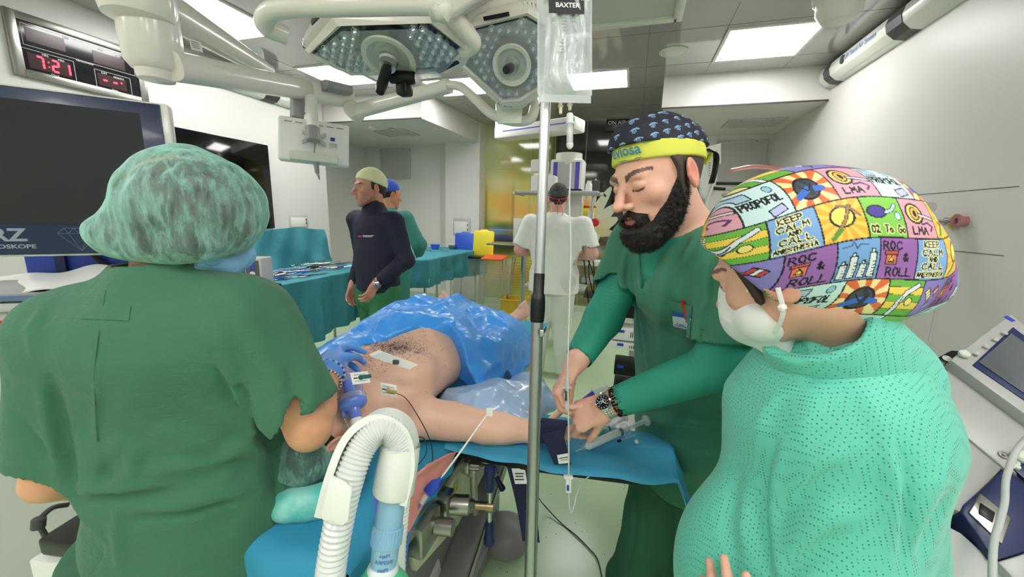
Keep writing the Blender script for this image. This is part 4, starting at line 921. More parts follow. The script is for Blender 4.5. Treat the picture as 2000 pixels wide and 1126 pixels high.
mk.ell(hlA(0, .060, -.052), N3((.068, .062, .062))*asc, AR, .0); mk.cone(hlA(.06, .03, -.05), hlA(-.06, .03, -.05), .03, .03, .03); mk.cut(hlA(0, .03, 0), -AR[1], .003); mk.ell(hlA(0, .10, -.02), N3((.03, .035, .035)), AR, .02); mk.cut(hlA(0, 0, .016), AR[2], .003); mk.noise(30, .002)
mo = sculpt('face_mask', mk, mat('maskb', (132, 184, 220), rough=.7, bump=('wave', 70, .3, .003)), W1, .004)
for s_ in (-1, 1):
 g = MB(); g.tube(spline([hlA(s_*.062, .035, -.03), hlA(s_*.082, .01, -.005), hlA(s_*.088, -.015, .018)]), .0016, 6); g.tube(spline([hlA(s_*.060, .03, -.075), hlA(s_*.080, .005, -.05), hlA(s_*.088, -.02, -.03)]), .0016, 6)
 g.build('ear_loop', MT['white'], mo, w=True)
t_ = S(); t_.ec(aLs, aRs, (.075, .095), (.075, .095), UZ, .06); t_.cone(aN-UZ*.005, aN-UZ*.10, .095, .15, .06)
t_.ec(lerp(aN, aPv, .25), lerp(aN, aPv, 1.25), (.205, .125), (.236, .145), sA, .06)
lR = lerp(aRs, aRe, .80); lL = lerp(aLs, aLe, .80); dR_ = nrm(aRe-aRs); dL_ = nrm(aLe-aLs)
t_.cone(aRs, lR, .083, .083, .05); t_.cone(aLs, lL, .078, .066, .05)
t_.hole(lR, lR+dR_*.14, .075, .15, .003); t_.hole(lL, lL+dL_*.12, .058, .17, .003)
t_.hole(aN+UZ*.06, aN-UZ*.002, .085, .068, .006)
A = lambda x, y, d: N3(AD(x, y, d))
pfolds(t_, [([(186, 700), (186, 800), (190, 870)], .005, 0.00465), ([(95, 740), (120, 850), (150, 960)], .012, -0.0217), ([(82, 730), (104, 850), (134, 955)], .012, 0.0124),
 ([(222, 880), (240, 862), (262, 880), (262, 920), (240, 940)], .012, 0.0186), ([(215, 900), (205, 930), (215, 950)], .012, -0.0155),
 ([(165, 975), (240, 972), (330, 962)], .012, -0.0217), ([(160, 955), (240, 952), (320, 945)], .014, 0.0155), ([(275, 1012), (360, 1002), (430, 985), (480, 975)], .010, -0.0217), ([(270, 992), (360, 982), (440, 965), (500, 975)], .016, 0.0186),
 ([(430, 905), (480, 868), (530, 890)], .018, 0.0155), ([(400, 930), (460, 905), (520, 920)], .014, -0.0124), ([(280, 930), (340, 912), (410, 905)], .013, 0.01085),
 ([(405, 600), (430, 680), (470, 780), (520, 850)], .018, 0.0155), ([(420, 690), (455, 775), (500, 845), (530, 870)], .011, -0.0217), ([(462, 742), (478, 770), (500, 835)], .008, -0.0217), ([(440, 560), (480, 620), (520, 700), (555, 780)], .02, 0.0093),
 ([(100, 580), (60, 640), (60, 700)], .010, 0.0093), ([(230, 960), (228, 1030), (235, 1120)], .010, 0.0093), ([(528, 890), (545, 980), (552, 1120)], .006, -0.01395), ([(540, 880), (558, 980), (568, 1120)], .006, 0.0093),
 ([(360, 700), (400, 780), (440, 830)], .02, 0.0093), ([(130, 583), (230, 578), (330, 565)], .003, 0.00341), ([(120, 600), (240, 592), (330, 585)], .003, -0.0031), ([(150, 634), (250, 636), (330, 620)], .003, 0.0031), ([(140, 648), (240, 652), (300, 645)], .003, -0.0031),
 ([(215, 540), (216, 580), (212, 640), (200, 700)], .005, 0.003875), ([(600, 700), (612, 760), (600, 830)], .010, 0.00775), ([(560, 700), (575, 780), (560, 850)], .010, -0.0093), ([(30, 800), (60, 850), (110, 900)], .012, -0.0093), ([(300, 830), (360, 860), (430, 880)], .02, 0.0093)], .50)
t_.noise(6.5, .009, 13, (1, 1, .6)); t_.noise(19, .003, 15)
sc_ = sculpt('scrub_top', t_, MT['scrub_b'], W1, .0045)
patch(t_, [(160, 597), (255, 597), (252, 626), (158, 622)], .55, 16, 8, .0008, .0006).build('back_patch', MT['scrub_b'], sc_, w=True)
q_ = on(t_, [(206, 566), (186, 700), (186, 800), (190, 862)], .52, .001); g = MB(); g.tube(spline(q_, 10), .0011, 6); g.build('seam', MT['scrub_b'], sc_, w=True)
p_ = S(); p_.ec(lerp(aN, aPv, .9), hA-UZ*.02, (.185, .125), (.185, .135), sA, .04)
for s_ in (-1, 1): p0 = hA+sA*.095*s_; p_.cone(p0, N3((p0[0], p0[1], .12)), .10, .085, .03)
p_.noise(7, .007, 4); sculpt('scrub_trousers', p_, MT['scrub_b'], W1, .009)
for s_ in (-1, 1): s2 = S(); a = hA+sA*.10*s_; a = N3((a[0], a[1], .1)); s2.cone(a-UZ*.05-fA*.03, a-UZ*.06+fA*.14, .046, .038, .02); s2.cut((0, 0, .002), (0, 0, -1), .002); sculpt('clog', s2, MT['white'], W1, .008)
dW = nrm(aRw-aRe)
def bracelet(c, ra, lab, r, cols, n):
 t = empty('bead_bracelet', c, lab, 'bracelet', group='beaded bracelets on the gloved arm'); e1 = nrm(np.cross(dW, UZ)); e2 = np.cross(dW, e1); g = MB(); g2 = MB()
 for i in range(n):
  a = 2*PI*i/n; p = c+(e1*math.cos(a)+e2*math.sin(a))*ra
  (g if i % 2 else g2).lathe([(.0001, -r), (r*.8, -r*.6), (r, 0), (r*.8, r*.6), (.0001, r)], 8, Matrix.Translation(V(p)))
 g.build('beads', cols[0], t, w=True); g2.build('accent_beads', cols[1], t, w=True)
bracelet(aRw-dW*.016, .0395, 'glassy blue and white bead bracelet below the blue glove', .0042, (mat('bd1', (200, 210, 232), rough=.12, coat=.5), mat('bd2', (60, 80, 160), rough=.15, coat=.5)), 34)
bracelet(aRw-dW*.055, .0385, 'thin brown and white bead bracelet on the forearm above the sleeve', .0026, (mat('bd3', (232, 222, 214), rough=.2), mat('bd4', (120, 84, 72), rough=.3)), 54)
# painted patchwork for the printed cap
GL = {'A': [[(0, 0), (.5, 1), (1, 0)], [(.2, .4), (.8, .4)]], 'B': [[(0, 0), (0, 1), (.7, 1), (.8, .75), (.6, .55), (0, .5)], [(.6, .55), (1, .3), (.8, 0), (0, 0)]], 'C': [[(1, .85), (.6, 1), (.15, .8), (0, .45), (.2, .1), (.6, 0), (1, .15)]],
 'D': [[(0, 0), (0, 1), (.6, .95), (1, .5), (.6, .05), (0, 0)]], 'E': [[(1, 1), (0, 1), (0, 0), (1, 0)], [(0, .5), (.8, .5)]], 'F': [[(1, 1), (0, 1), (0, 0)], [(0, .5), (.8, .5)]], 'G': [[(1, .85), (.5, 1), (0, .6), (.1, .15), (.6, 0), (1, .2), (1, .45), (.6, .45)]],
 'H': [[(0, 0), (0, 1)], [(1, 0), (1, 1)], [(0, .5), (1, .5)]], 'I': [[(.5, 0), (.5, 1)]], 'K': [[(0, 0), (0, 1)], [(1, 1), (0, .45), (1, 0)]], 'L': [[(0, 1), (0, 0), (.9, 0)]], 'M': [[(0, 0), (.1, 1), (.5, .4), (.9, 1), (1, 0)]],
 'N': [[(0, 0), (0, 1), (1, 0), (1, 1)]], 'O': [[(.5, 0), (.1, .2), (0, .6), (.3, 1), (.75, .95), (1, .5), (.8, .1), (.5, 0)]], 'P': [[(0, 0), (0, 1), (.8, .95), (.9, .65), (.6, .5), (0, .5)]], 'R': [[(0, 0), (0, 1), (.8, .95), (.85, .65), (.5, .5), (0, .5)], [(.4, .5), (1, 0)]],
 'S': [[(.95, .85), (.5, 1), (.1, .8), (.3, .55), (.8, .4), (.9, .15), (.5, 0), (0, .15)]], 'T': [[(0, 1), (1, 1)], [(.5, 1), (.5, 0)]], '&': [[(1, 0), (.2, .75), (.5, 1), (.7, .8), (.1, .3), (.4, 0), (1, .4)]], '2': [[(0, .8), (.4, 1), (.8, .75), (0, 0), (1, 0)]],
 'e': [[(0, .3), (.9, .3), (.6, .6), (.1, .45), (.1, .1), (.8, 0)]], 'o': [[(.5, 0), (.1, .15), (.1, .45), (.5, .6), (.9, .4), (.8, .1), (.5, 0)]], ' ': []}
def paint_cap(u, v, seed=0, tile=.058):
 """u,v metres on the cloth -> colours"""
 C = np.zeros((len(u), 3)); K = N3(srgb((24, 20, 30))); Wt = N3(srgb((232, 236, 238))); c_ = lambda *a: N3(srgb(a))
 uu = u/tile; vv = v/tile; row = np.floor(vv).astype(int); uu = uu+.37*(row % 3); colm = np.floor(uu).astype(int); x = uu-colm; y = vv-row
 hk = (colm*7+row*11+((colm*13+row*5) % 7)*3+seed) % 11; kind = np.where(hk == 8, np.where(row % 2 == 0, 3, 0), hk)
 def segd(ax, ay, bx_, by, X=None, Y=None):
  X = x if X is None else X; Y = y if Y is None else Y; dx = bx_-ax; dy = by-ay; t = np.clip(((X-ax)*dx+(Y-ay)*dy)/(dx*dx+dy*dy+1e-9), 0, 1); return np.hypot(X-ax-t*dx, Y-ay-t*dy)
 def line(mk_, pts, w, col=K):
  d = np.full(len(x), 9.)
  for a, b2 in zip(pts[:-1], pts[1:]): d = np.minimum(d, segd(*a, *b2))
  C[mk_ & (d < w)] = col
 def text(mk_, s, x0, y0, h, w, th=.022, col=K, gap=.35, glow=None):
  d = np.full(len(x), 9.); cx = x0
  for ch in s:
   for st_ in GL.get(ch, []):
    for a, b2 in zip(st_[:-1], st_[1:]): d = np.minimum(d, segd(cx+a[0]*w, y0+a[1]*h, cx+b2[0]*w, y0+b2[1]*h))
   cx += w*(1+gap)
  if glow is not None: C[mk_ & (d < th*2.3)] = glow
  C[mk_ & (d < th)] = col
 def disc(mk_, cx, cy_, rx, ry, col, edge=True):
  e = ((x-cx)/rx)**2+((y-cy_)/ry)**2; C[mk_ & (e < 1)] = col
  if edge: C[mk_ & (np.abs(np.sqrt(e)-1) < .10)] = K
 def rect(mk_, x0, y0, x1, y1, col, edge=True, a=0):
  cx, cy_ = (x0+x1)/2, (y0+y1)/2; ca, sa = math.cos(a), math.sin(a); X = (x-cx)*ca+(y-cy_)*sa; Y = -(x-cx)*sa+(y-cy_)*ca
  e = np.maximum(np.abs(X)-(x1-x0)/2, np.abs(Y)-(y1-y0)/2); C[mk_ & (e < 0)] = col
  if edge: C[mk_ & (np.abs(e) < .014)] = K
 for k in range(11):
  M = kind == k
  if not M.any(): continue
  if k == 0:
   C[M] = c_(158, 104, 178); text(M, 'ROC', .08, .72, .18, .13); text(M, '&', .62, .45, .18, .12); text(M, 'ROLL', .22, .08, .20, .13); rect(M, .16, .36, .44, .62, c_(226, 120, 96)); rect(M, .13, .60, .47, .68, c_(206, 90, 80)); C[M & (segd(.3, .44, .3, .52) < .05)] = c_(240, 214, 90); line(M, [(.22, .42), (.3, .56), (.38, .42), (.22, .42)], .014)
  elif k == 1:
   C[M] = c_(128, 170, 222); 
   for s_, x0, y0, w in (('KEEP', .20, .80, .10), ('CALM', .14, .60, .13), ('AND', .34, .46, .07), ('CALL', .16, .27, .13), ('ANESTHESIA', .06, .08, .062)): text(M, s_, x0, y0, .10 if w < .08 else .14, w, .016, glow=c_(244, 238, 180))
  elif k == 2:
   C[M] = c_(222, 160, 176); disc(M, .35, .62, .24, .24, c_(240, 206, 110)); disc(M, .35, .62, .12, .16, c_(236, 180, 90)); disc(M, .36, .62, .045, .08, K); rect(M, .45, .5, .98, .58, c_(236, 216, 226), a=-.2); line(M, [(.5, .36), (.7, .40), (.85, .30), (.75, .2)], .025, c_(90, 50, 110)); text(M, 'LMA', .18, .12, .16, .12)
  elif k in (3, 8):
   s3 = (np.floor(y*5).astype(int) % 2) == 0; C[M & s3] = c_(112, 178, 70); C[M & ~s3] = c_(240, 206, 84); C[M & (np.abs((y*5) % 1) < .06)] = K
   line(M, [(.3, .06), (.34, .4), (.5, .66), (.82, .86)], .075, K); line(M, [(.3, .06), (.34, .4), (.5, .66), (.82, .86)], .05, c_(222, 228, 236)); line(M, [(.34, .3), (.42, .55)], .012); disc(M, .62, .42, .11, .11, c_(240, 220, 130))
  elif k == 4:
   C[M] = c_(122, 168, 222)
   for i, (x0, h_) in enumerate(((.06, .42), (.28, .60), (.52, .40), (.74, .66))):
    rect(M, x0, .06, x0+.17, h_, c_(226, 234, 232)); rect(M, x0+.045, h_, x0+.125, h_+.08, c_(226, 234, 232))
    for j in range(5): line(M, [(x0+.1, .12+j*.08), (x0+.16, .12+j*.08)], .009)
   line(M, [(.1, .84), (.3, .86), (.36, .96), (.42, .78), (.5, .88), (.7, .86)], .012, c_(60, 70, 130))
  elif k == 5:
   C[M] = c_(240, 176, 60); an = np.arctan2(y-.5, x-.5); C[M & (np.sin(an*12) > .2)] = c_(248, 206, 96); disc(M, .5, .58, .26, .24, c_(250, 228, 110)); line(M, [(.25, .15), (.55, .5), (.72, .82)], .045, K); line(M, [(.25, .15), (.55, .5), (.72, .82)], .028, c_(180, 130, 90)); line(M, [(.2, .1), (.4, .28)], .05, c_(90, 150, 60)); line(M, [(.45, .85), (.7, .8), (.9, .55)], .03, c_(150, 110, 90))
  elif k == 6:
   C[M] = c_(206, 232, 232); line(M, [(.1, .96), (.4, .4)], .04, c_(170, 210, 214)); text(M, 'PROPOFOL', .06, .42, .20, .078, .020); rect(M, .1, .68, .36, .9, c_(176, 200, 224)); rect(M, .52, .08, .84, .28, c_(190, 190, 236), a=.3); disc(M, .75, .8, .08, .1, c_(150, 200, 220))
  elif k == 7:
   C[M] = c_(140, 128, 200)
   for cx, cy_, a, cc in ((.28, .62, .8, (250, 232, 120)), (.62, .68, .6, (206, 70, 80)), (.52, .28, .9, (120, 110, 130))): rect(M, cx-.16, cy_-.09, cx+.16, cy_+.09, c_(*cc), a=-a); rect(M, cx-.05, cy_-.09, cx+.05, cy_+.09, Wt, a=-a)
  elif k == 9:
   C[M] = c_(132, 198, 84); disc(M, .32, .62, .24, .15, c_(76, 62, 150)); line(M, [(.55, .6), (.72, .66), (.85, .8)], .05, K); line(M, [(.55, .6), (.72, .66), (.85, .8)], .032, c_(190, 220, 230)); disc(M, .84, .52, .08, .1, c_(190, 220, 230)); text(M, 'O2 To Go', .08, .12, .17, .085, .018, glow=c_(236, 240, 160))
  else:
   an = np.arctan2(y-.5, x-.5); s3 = np.sin(an*9) > 0; C[M & s3] = c_(226, 110, 60); C[M & ~s3] = c_(246, 222, 160); disc(M, .45, .48, .26, .3, c_(70, 72, 84)); line(M, [(.2, .3), (.45, .45), (.75, .4)], .08, c_(60, 110, 200)); line(M, [(.45, .75), (.55, .55), (.5, .3)], .05, c_(50, 52, 64)); line(M, [(.3, .6), (.45, .4), (.6, .6)], .014)
 e = np.minimum(np.minimum(x, 1-x), np.minimum(y, 1-y)); C[e < .018] = K
 return C
# person in the turquoise jacket with the printed cap
mat('jacket', (86, 196, 168), rough=.6, sheen=.2, bump=[('noise', 14, .25, .01)])
m = MT['jacket']; nt = m.node_tree; b = nt.nodes['Principled BSDF']; L = nt.links
tc = nt.nodes.new('ShaderNodeTexCoord'); mp = nt.nodes.new('ShaderNodeMapping'); mp.inputs['Rotation'].default_value = (0, .3, .75); vr = nt.nodes.new('ShaderNodeTexVoronoi'); vr.inputs['Scale'].default_value = 230; vr.inputs['Randomness'].default_value = .12
L.new(tc.outputs['Object'], mp.inputs[0]); L.new(mp.outputs[0], vr.inputs['Vector']); mr = nt.nodes.new('ShaderNodeMapRange'); mr.inputs[1].default_value = .12; mr.inputs[2].default_value = .3; L.new(vr.outputs['Distance'], mr.inputs[0])
bn = nt.nodes.new('ShaderNodeBump'); bn.inputs['Strength'].default_value = .55; bn.inputs['Distance'].default_value = .0016; L.new(mr.outputs[0], bn.inputs['Height']); L.new(b.inputs['Normal'].links[0].from_socket, bn.inputs['Normal']); L.new(bn.outputs[0], b.inputs['Normal'])
mx = nt.nodes.new('ShaderNodeMix'); mx.data_type = 'RGBA'; mx.inputs[6].default_value = srgb((34, 112, 98))+(1,); mx.inputs[7].default_value = srgb((96, 196, 174))+(1,); L.new(mr.outputs[0], mx.inputs[0]); L.new(mx.outputs[2], b.inputs['Base Color'])
W2 = person((.36, .62, 0), 'person in a turquoise jacket, white mask and colourful printed bouffant cap, standing close by')
A = lambda x, y, d: N3(AD(x, y, d))
wH = CAM+(N3((.212, .606, 1.443))-CAM)*1.07; wf = nrm((-.66, .60, -.42)); WR = fr_(wf, (-.45, .125, .883)); wsc = 1.0
wN = A(1635, 668, .60); fW = nrm((-.93, .36, 0)); sW = nrm((-.36, -.93, 0))   # her left is towards the camera
wP = A(1585, 1180, .70); wLs = A(1645, 830, .55); wRs = wLs-sW*.34; wLe = A(1640, 1130, .54); wLw = A(1470, 1260, .62)
b = S(); head_ops(b, wH, WR, wsc, 'open', neck=wN-UZ*.01, fem=True)
b.cone(wN, wN-UZ*.07, .06, .10, .03); b.ec(wLs, wRs, (.05, .06), (.05, .06), UZ, .04); b.ec(lerp(wN, wP, .35), wP, (.14, .10), (.15, .11), sW, .04)
limb(b, wLs, wLe, wLw, (.05, .042, .03))
hb_ = wP-UZ*.12
for s_ in (-1, 1): a = hb_+sW*.09*s_; limb(b, a, N3((a[0], a[1], .45)), N3((a[0], a[1], .10)), (.08, .055, .04)); foot_ops(b, (a[0], a[1], .10), fW)
wRe = wP+UZ*.05-sW*.20+fW*.05; wRw = A(1470, 1318, .545); limb(b, wRs, wRe, wRw, (.05, .042, .028), bulge=False)
dh = nrm(A(1412, 1190, .525)-wRw); nh = nrm(N3((.7, -.2, -.1))); nh = nrm(A(1500, 1120, .75)-A(1440, 1120, .57))
hand_ops(b, wRw, dh, nh, -1, [(12, 12, 8), (26, 18, 10), (34, 22, 12), (42, 25, 12)], .92, thumb=(.6, .7, .1), spread=7, fr=.0086)
def w2x(P, C):
 tip = wRw*0+N3(AD(1412, 1080, .57)); return C
sculpt('body', b, MT['skin'], W2, .008, fine=[bx(wH+wf*.02-UZ*.02, (.13, .13, .15), .0026), bx(lerp(wRw, A(1412, 1080, .52), .6), (.10, .10, .12), .0026)], col=skin_col((220, 168, 146), wH, WR, wsc, brow=(70, 48, 40), red=(206, 132, 112)))
Lw = lambda *p: hl(wH, WR, p, wsc)
hs = S(); hs.ell(Lw(0, -.014, .032), N3((.080, .101, .090))*wsc, WR, .0);  hs.cone(Lw(.073, .03, .03), Lw(.078, .022, -.025), .010, .006, .01)
hs.fn(lambda P, d: np.maximum(d+.001*vnoise(P, 400, 3), (lambda q: np.maximum(q[:, 1]-.052-.2*np.clip(q[:, 2], 0, 1), -(q[:, 2]+.040+.5*np.clip(-q[:, 1]-.01, 0, .08))))(((P-wH) @ WR.T)/wsc)))
sculpt('hair', hs, mat('hair2', (52, 34, 28), rough=.45, bump=('noise', 400, .6, .003)), W2, .0035, smooth=0)
mk = S(); mk.ell(Lw(0, .072, -.058), N3((.053, .060, .053))*wsc, WR, .0); mk.ell(Lw(0, .088, -.015), N3((.022, .028, .030))*wsc, WR, .03); mk.cone(Lw(.048, .045, -.055), Lw(-.048, .045, -.055), .032, .032, .03)
mk.cone(Lw(.02, .06, -.115), Lw(-.02, .06, -.115), .014, .014, .03); mk.fold([Lw(0, .135, .02), Lw(0, .145, -.06), Lw(0, .10, -.13)], .003, .003); mk.fold([Lw(.02, .13, -.02), Lw(.05, .10, -.05), Lw(.06, .05, -.06)], .004, .002)
mk.cut(Lw(0, .028, -.04), -WR[1]*1.0+WR[2]*.35, .003)
mo = sculpt('respirator', mk, mat('resp', (226, 228, 224), rough=.75, bump=('noise', 300, .15, .001)), W2, .0028)
for s_ in (-1, 1):
 g = MB(); g.tube(spline([Lw(s_*.058, .052, -.025), Lw(s_*.070, .030, .0), Lw(s_*.084, .004, .02), Lw(s_*.090, -.012, .030)]), .0030, 8, flat=.35)
 g.tube(spline([Lw(s_*.056, .045, -.088), Lw(s_*.072, .020, -.068), Lw(s_*.088, -.004, -.042), Lw(s_*.092, -.012, -.01)]), .0030, 8, flat=.35)
 g.build('ear_loop', MT['white'], mo, w=True)
o = MB().lathe([(.0001, -.0058), (.0038, -.0044), (.0058, 0), (.0038, .0044), (.0001, .0058)], 16, Matrix.Translation(V(Lw(.094, -.008, -.036)))).build('pearl_earring', mat('pearl', (240, 232, 222), rough=.15, coat=.6), None); tag(o, 'small white pearl stud earring just under the printed cap', 'earring')
K1 = nrm(A(1800, 560, .66)-A(1400, 470, .60)); K3 = nrm(UP-K1*np.dot(UP, K1)); K2 = np.cross(K3, K1); KR = np.array([K1, K2, K3]); kc = A(1590, 485, .57)
cpw = S(); cpw.ell(A(1548, 478, .560), N3((.128, .112, .101)), KR, .0); cpw.ell(A(1648, 503, .575), N3((.108, .110, .088)), KR, .04); cpw.ell(A(1728, 552, .59), N3((.056, .080, .052)), KR, .03)
cpw.ell(A(1625, 572, .56), N3((.090, .085, .044)), KR, .03); cpw.ell(A(1590, 430, .565), N3((.105, .10, .062)), KR, .04)
for pts, r, hh in (([(1740, 470, .60), (1760, 520, .57), (1820, 540, .60)], .008, -.006), ([(1735, 560, .57), (1775, 540, .58), (1830, 530, .62)], .007, .006), ([(1450, 360, .60), (1520, 420, .54), (1560, 500, .53)], .012, .003), ([(1640, 640, .58), (1720, 600, .57), (1800, 590, .60)], .008, -.004),
                   ([(1520, 400, .55), (1600, 430, .53), (1690, 470, .54)], .012, -.003), ([(1440, 480, .56), (1500, 520, .55), (1560, 600, .55)], .010, .003)): cpw.fold([A(*p) for p in pts], r, hh)
_cn = nrm(np.cross(ray(1383, 492), ray(1560, 622))); _cn = _cn if _cn[2] < 0 else -_cn; cpw.cut(A(1470, 556, .56), _cn, .004)
cpw.noise(16, .003, 3)
def capc(P):
 q = (P-kc) @ KR.T; R1, R2 = .20, .155; u = R1*np.arcsin(np.clip(q[:, 0]/R1, -.99, .99)); v = R2*np.arcsin(np.clip(q[:, 2]/R2, -.99, .99))
 a = -.30; U = u*math.cos(a)-v*math.sin(a); Vv = u*math.sin(a)+v*math.cos(a); U = U+.006*np.sin(Vv*30); Vv = Vv+.006*np.sin(U*26)
 back = q[:, 1] > .02
 return paint_cap(U+np.where(back, .9, 0), Vv, 2, .050)
sculpt('printed_cap', cpw, mat('capprint', rough=.6, vcol=True, bump=('noise', 300, .08, .001)), W2, .00115, col=capc)
t_ = S(); t_.ec(wLs, wRs, (.070, .085), (.070, .085), UZ, .06); t_.cone(wN-UZ*.01, wN-UZ*.11, .09, .14, .06)
t_.ec(lerp(wN, wP, .28), wP+UZ*.0, (.170, .128), (.18, .185), sW, .06); t_.cone(wLs, wLe, .085, .082, .035); t_.cone(wLe, lerp(wLe, wLw, .9), .082, .055, .02); t_.cone(wRs, wRe, .08, .075, .04)
t_.ell(lerp(wN, wP, .42)+fW*.03, N3((.10, .085, .07)), np.array([sW, fW, UZ]), .06)
t_.hole(wN+UZ*.05, wN-UZ*.005, .08, .066, .005)
cA = A(1560, 690, .60); nkd = nrm(wH-wN)
kl = S(); ka = A(1665, 735, .60); kb2 = A(1578, 614, .55); kl.cone(ka, kb2, .098, .072, .0); kl.hole(lerp(ka, kb2, .40), kb2+(kb2-ka)*.6, .060, .058, .002); kl.cut(lerp(ka, kb2, .93), kb2-ka, .003); kl.noise(14, .004); sculpt('collar', kl, MT['jacket'], W2, .0035)
t_.ell(A(1425, 1110, .66), N3((.09, .09, .16)), np.eye(3), .06)
pfolds(t_, [([(1515, 860), (1500, 920), (1496, 1000), (1506, 1120)], .007, -0.0196), ([(1525, 860), (1512, 940), (1510, 1000), (1522, 1120)], .010, 0.0112), ([(1745, 850), (1768, 920), (1768, 1000), (1765, 1126)], .006, -0.014), ([(1733, 860), (1752, 940), (1750, 1060)], .010, 0.0098),
 ([(1712, 672), (1770, 740), (1800, 830), (1795, 905), (1760, 960)], .0035, 0.0056), ([(1540, 960), (1600, 905), (1660, 870)], .014, 0.0112), ([(1530, 1000), (1600, 940), (1660, 900)], .010, -0.0098), ([(1525, 1090), (1590, 1030), (1660, 980)], .016, 0.014), ([(1530, 1120), (1600, 1065), (1660, 1030)], .010, -0.0112),
 ([(1440, 950), (1425, 1020), (1432, 1090)], .012, -0.0112), ([(1470, 930), (1452, 1010), (1460, 1090)], .014, 0.0098), ([(1560, 740), (1500, 800), (1465, 860)], .012, 0.007), ([(1545, 765), (1490, 830)], .008, -0.007), ([(1575, 655), (1590, 690), (1560, 735)], .006, 0.007), ([(1610, 650), (1625, 690), (1590, 740)], .007, -0.007), ([(1660, 660), (1660, 700)], .006, 0.0056),
 ([(1845, 900), (1810, 960), (1780, 1050)], .012, 0.0112), ([(1855, 960), (1820, 1030), (1800, 1100)], .010, -0.0098), ([(1680, 760), (1720, 820), (1740, 880)], .012, 0.007), ([(1600, 760), (1570, 830), (1550, 900)], .014, 0.007), ([(1600, 1000), (1680, 960), (1730, 930)], .014, -0.007)], .35)
t_.noise(8, .006, 3, (1, 1, .6)); sculpt('jacket', t_, MT['jacket'], W2, .004, smooth=2)
p_ = S(); p_.ec(wP+UZ*.03, wP-UZ*.12, (.165, .13), (.17, .13), sW, .04)
for s_ in (-1, 1): a = wP-UZ*.12+sW*.085*s_; p_.cone(a, N3((a[0], a[1], .12)), .095, .08, .03)
p_.noise(7, .006, 6); sculpt('scrub_trousers', p_, MT['scrub_b'], W2, .009)
for s_ in (-1, 1): s2 = S(); a = wP+sW*.085*s_; a = N3((a[0], a[1], .1)); s2.cone(a-UZ*.05-fW*.03, a-UZ*.06+fW*.14, .046, .038, .02); s2.cut((0, 0, .002), (0, 0, -1), .002); sculpt('clog', s2, MT['white'], W2, .008)
# patient on the table
PT = person((-.76, 1.3, .82), 'bare-chested patient lying on the operating table with one arm stretched out')
PT.name = 'person'
pH = N3((-.735, .705, .945)); pf = nrm((-.06, -.10, 1)); PR = fr_(pf, (-.20, -.96, -.1)); psc = 1.0
pN = N3((-.72, .86, .925)); pRs = N3((-.555, .925, .905)); pLs = N3((-.91, .94, .905)); pRe = N3((-.375, .985, .875)); pRw = N3((-.215, 1.01, .878)); pC = N3((-.73, 1.0, .945)); pP = N3((-.77, 1.50, .935))
b = S(); head_ops(b, pH, PR, psc, 'down', neck=pN)
b.cone(pN, pN+N3((0, .06, 0)), .062, .085, .03); XS = N3((1, 0, 0))
b.ec(pLs, pRs, (.060, .065), (.060, .065), UZ, .04)
b.ec(pC, pC+N3((-.01, .20, 0)), (.17, .105), (.170, .110), XS, .05); b.ec(pC+N3((-.01, .2, 0)), pP, (.165, .115), (.160, .10), XS, .05)
for s_ in (-1, 1): b.ell(pC+N3((s_*.075, .02, .060)), N3((.085, .085, .050)), np.eye(3), .04)
b.ell(pC+N3((-.02, .27, .035)), N3((.145, .14, .10)), np.eye(3), .05)
for s_ in (-1, 1): b.ell(pC+N3((s_*.095, .045, .107)), N3((.004, .004, .004)), np.eye(3), .006)
limb(b, pRs, pRe, pRw, (.056, .044, .031)); b.ell(lerp(pRs, pRe, .45)+UZ*.005, N3((.09, .048, .048)), fr_(UZ, nrm(pRe-pRs))[[2, 0, 1]], .03)
limb(b, pLs, N3((-1.0, 1.2, .89)), N3((-.985, 1.43, .875)), (.05, .044, .03))
hand_ops(b, pRw, nrm((.9, .25, 0)), nrm((0, .1, 1)), -1, [(20, 25, 15), (25, 30, 15), (30, 30, 15), (35, 30, 15)], .98, thumb=(.6, .6, .4))
hand_ops(b, N3((-.985, 1.43, .875)), (0, 1, 0), (0, 0, -1), -1, None, .98)
for s_, kn, an, fd in ((1, (-.665, 1.78, .92), (-.640, 2.06, .885), (.66, .15, .62)), (-1, (-.90, 1.78, .92), (-1.02, 2.10, .885), (-.62, .1, .70))):
 limb(b, pP+N3((s_*.085, .02, 0)), N3(kn), N3(an), (.085, .058, .036)); an = N3(an); fd = nrm(fd); sd = nrm(np.cross(fd, (0, 1, 0)))
 b.cone(an, an+N3((0, .025, -.02)), .034, .034, .02); b.ec(an+fd*.01, an+fd*.115+N3((0, .01, 0)), (.030, .028), (.040, .014), sd, .03)
 for i in range(5): o_ = (i-2)*.0165*(-1 if s_ > 0 else 1); l_ = (.030, .028, .025, .022, .018)[i]; r_ = (.0125, .0085, .008, .0075, .007)[i]; p0 = an+fd*.120+sd*o_; b.cone(p0-fd*.01, p0+fd*l_, r_, r_*.95, .003)
def pcol(P, C):
 q = P-(pC+N3((0, .03, .10))); n1 = vnoise(P, 220, 4); n2 = vnoise(P, 40, 2)
 e = np.exp(-((q[:, 0]/.075)**2+((q[:, 1]-.01)/.085)**2))*(P[:, 2] > .96)*(.38+.35*n1+.2*n2); e = np.clip(e, 0, .8)[:, None]; C = C*(1-e)+N3(srgb((96, 66, 54)))*e
 for s_ in (-1, 1):
  e = np.exp(-(((P-(pC+N3((s_*.095, .045, .110))))/N3((.012, .012, .02)))**2).sum(1))[:, None]*.8; C = C*(1-e)+N3(srgb((158, 92, 80)))*e
 return C
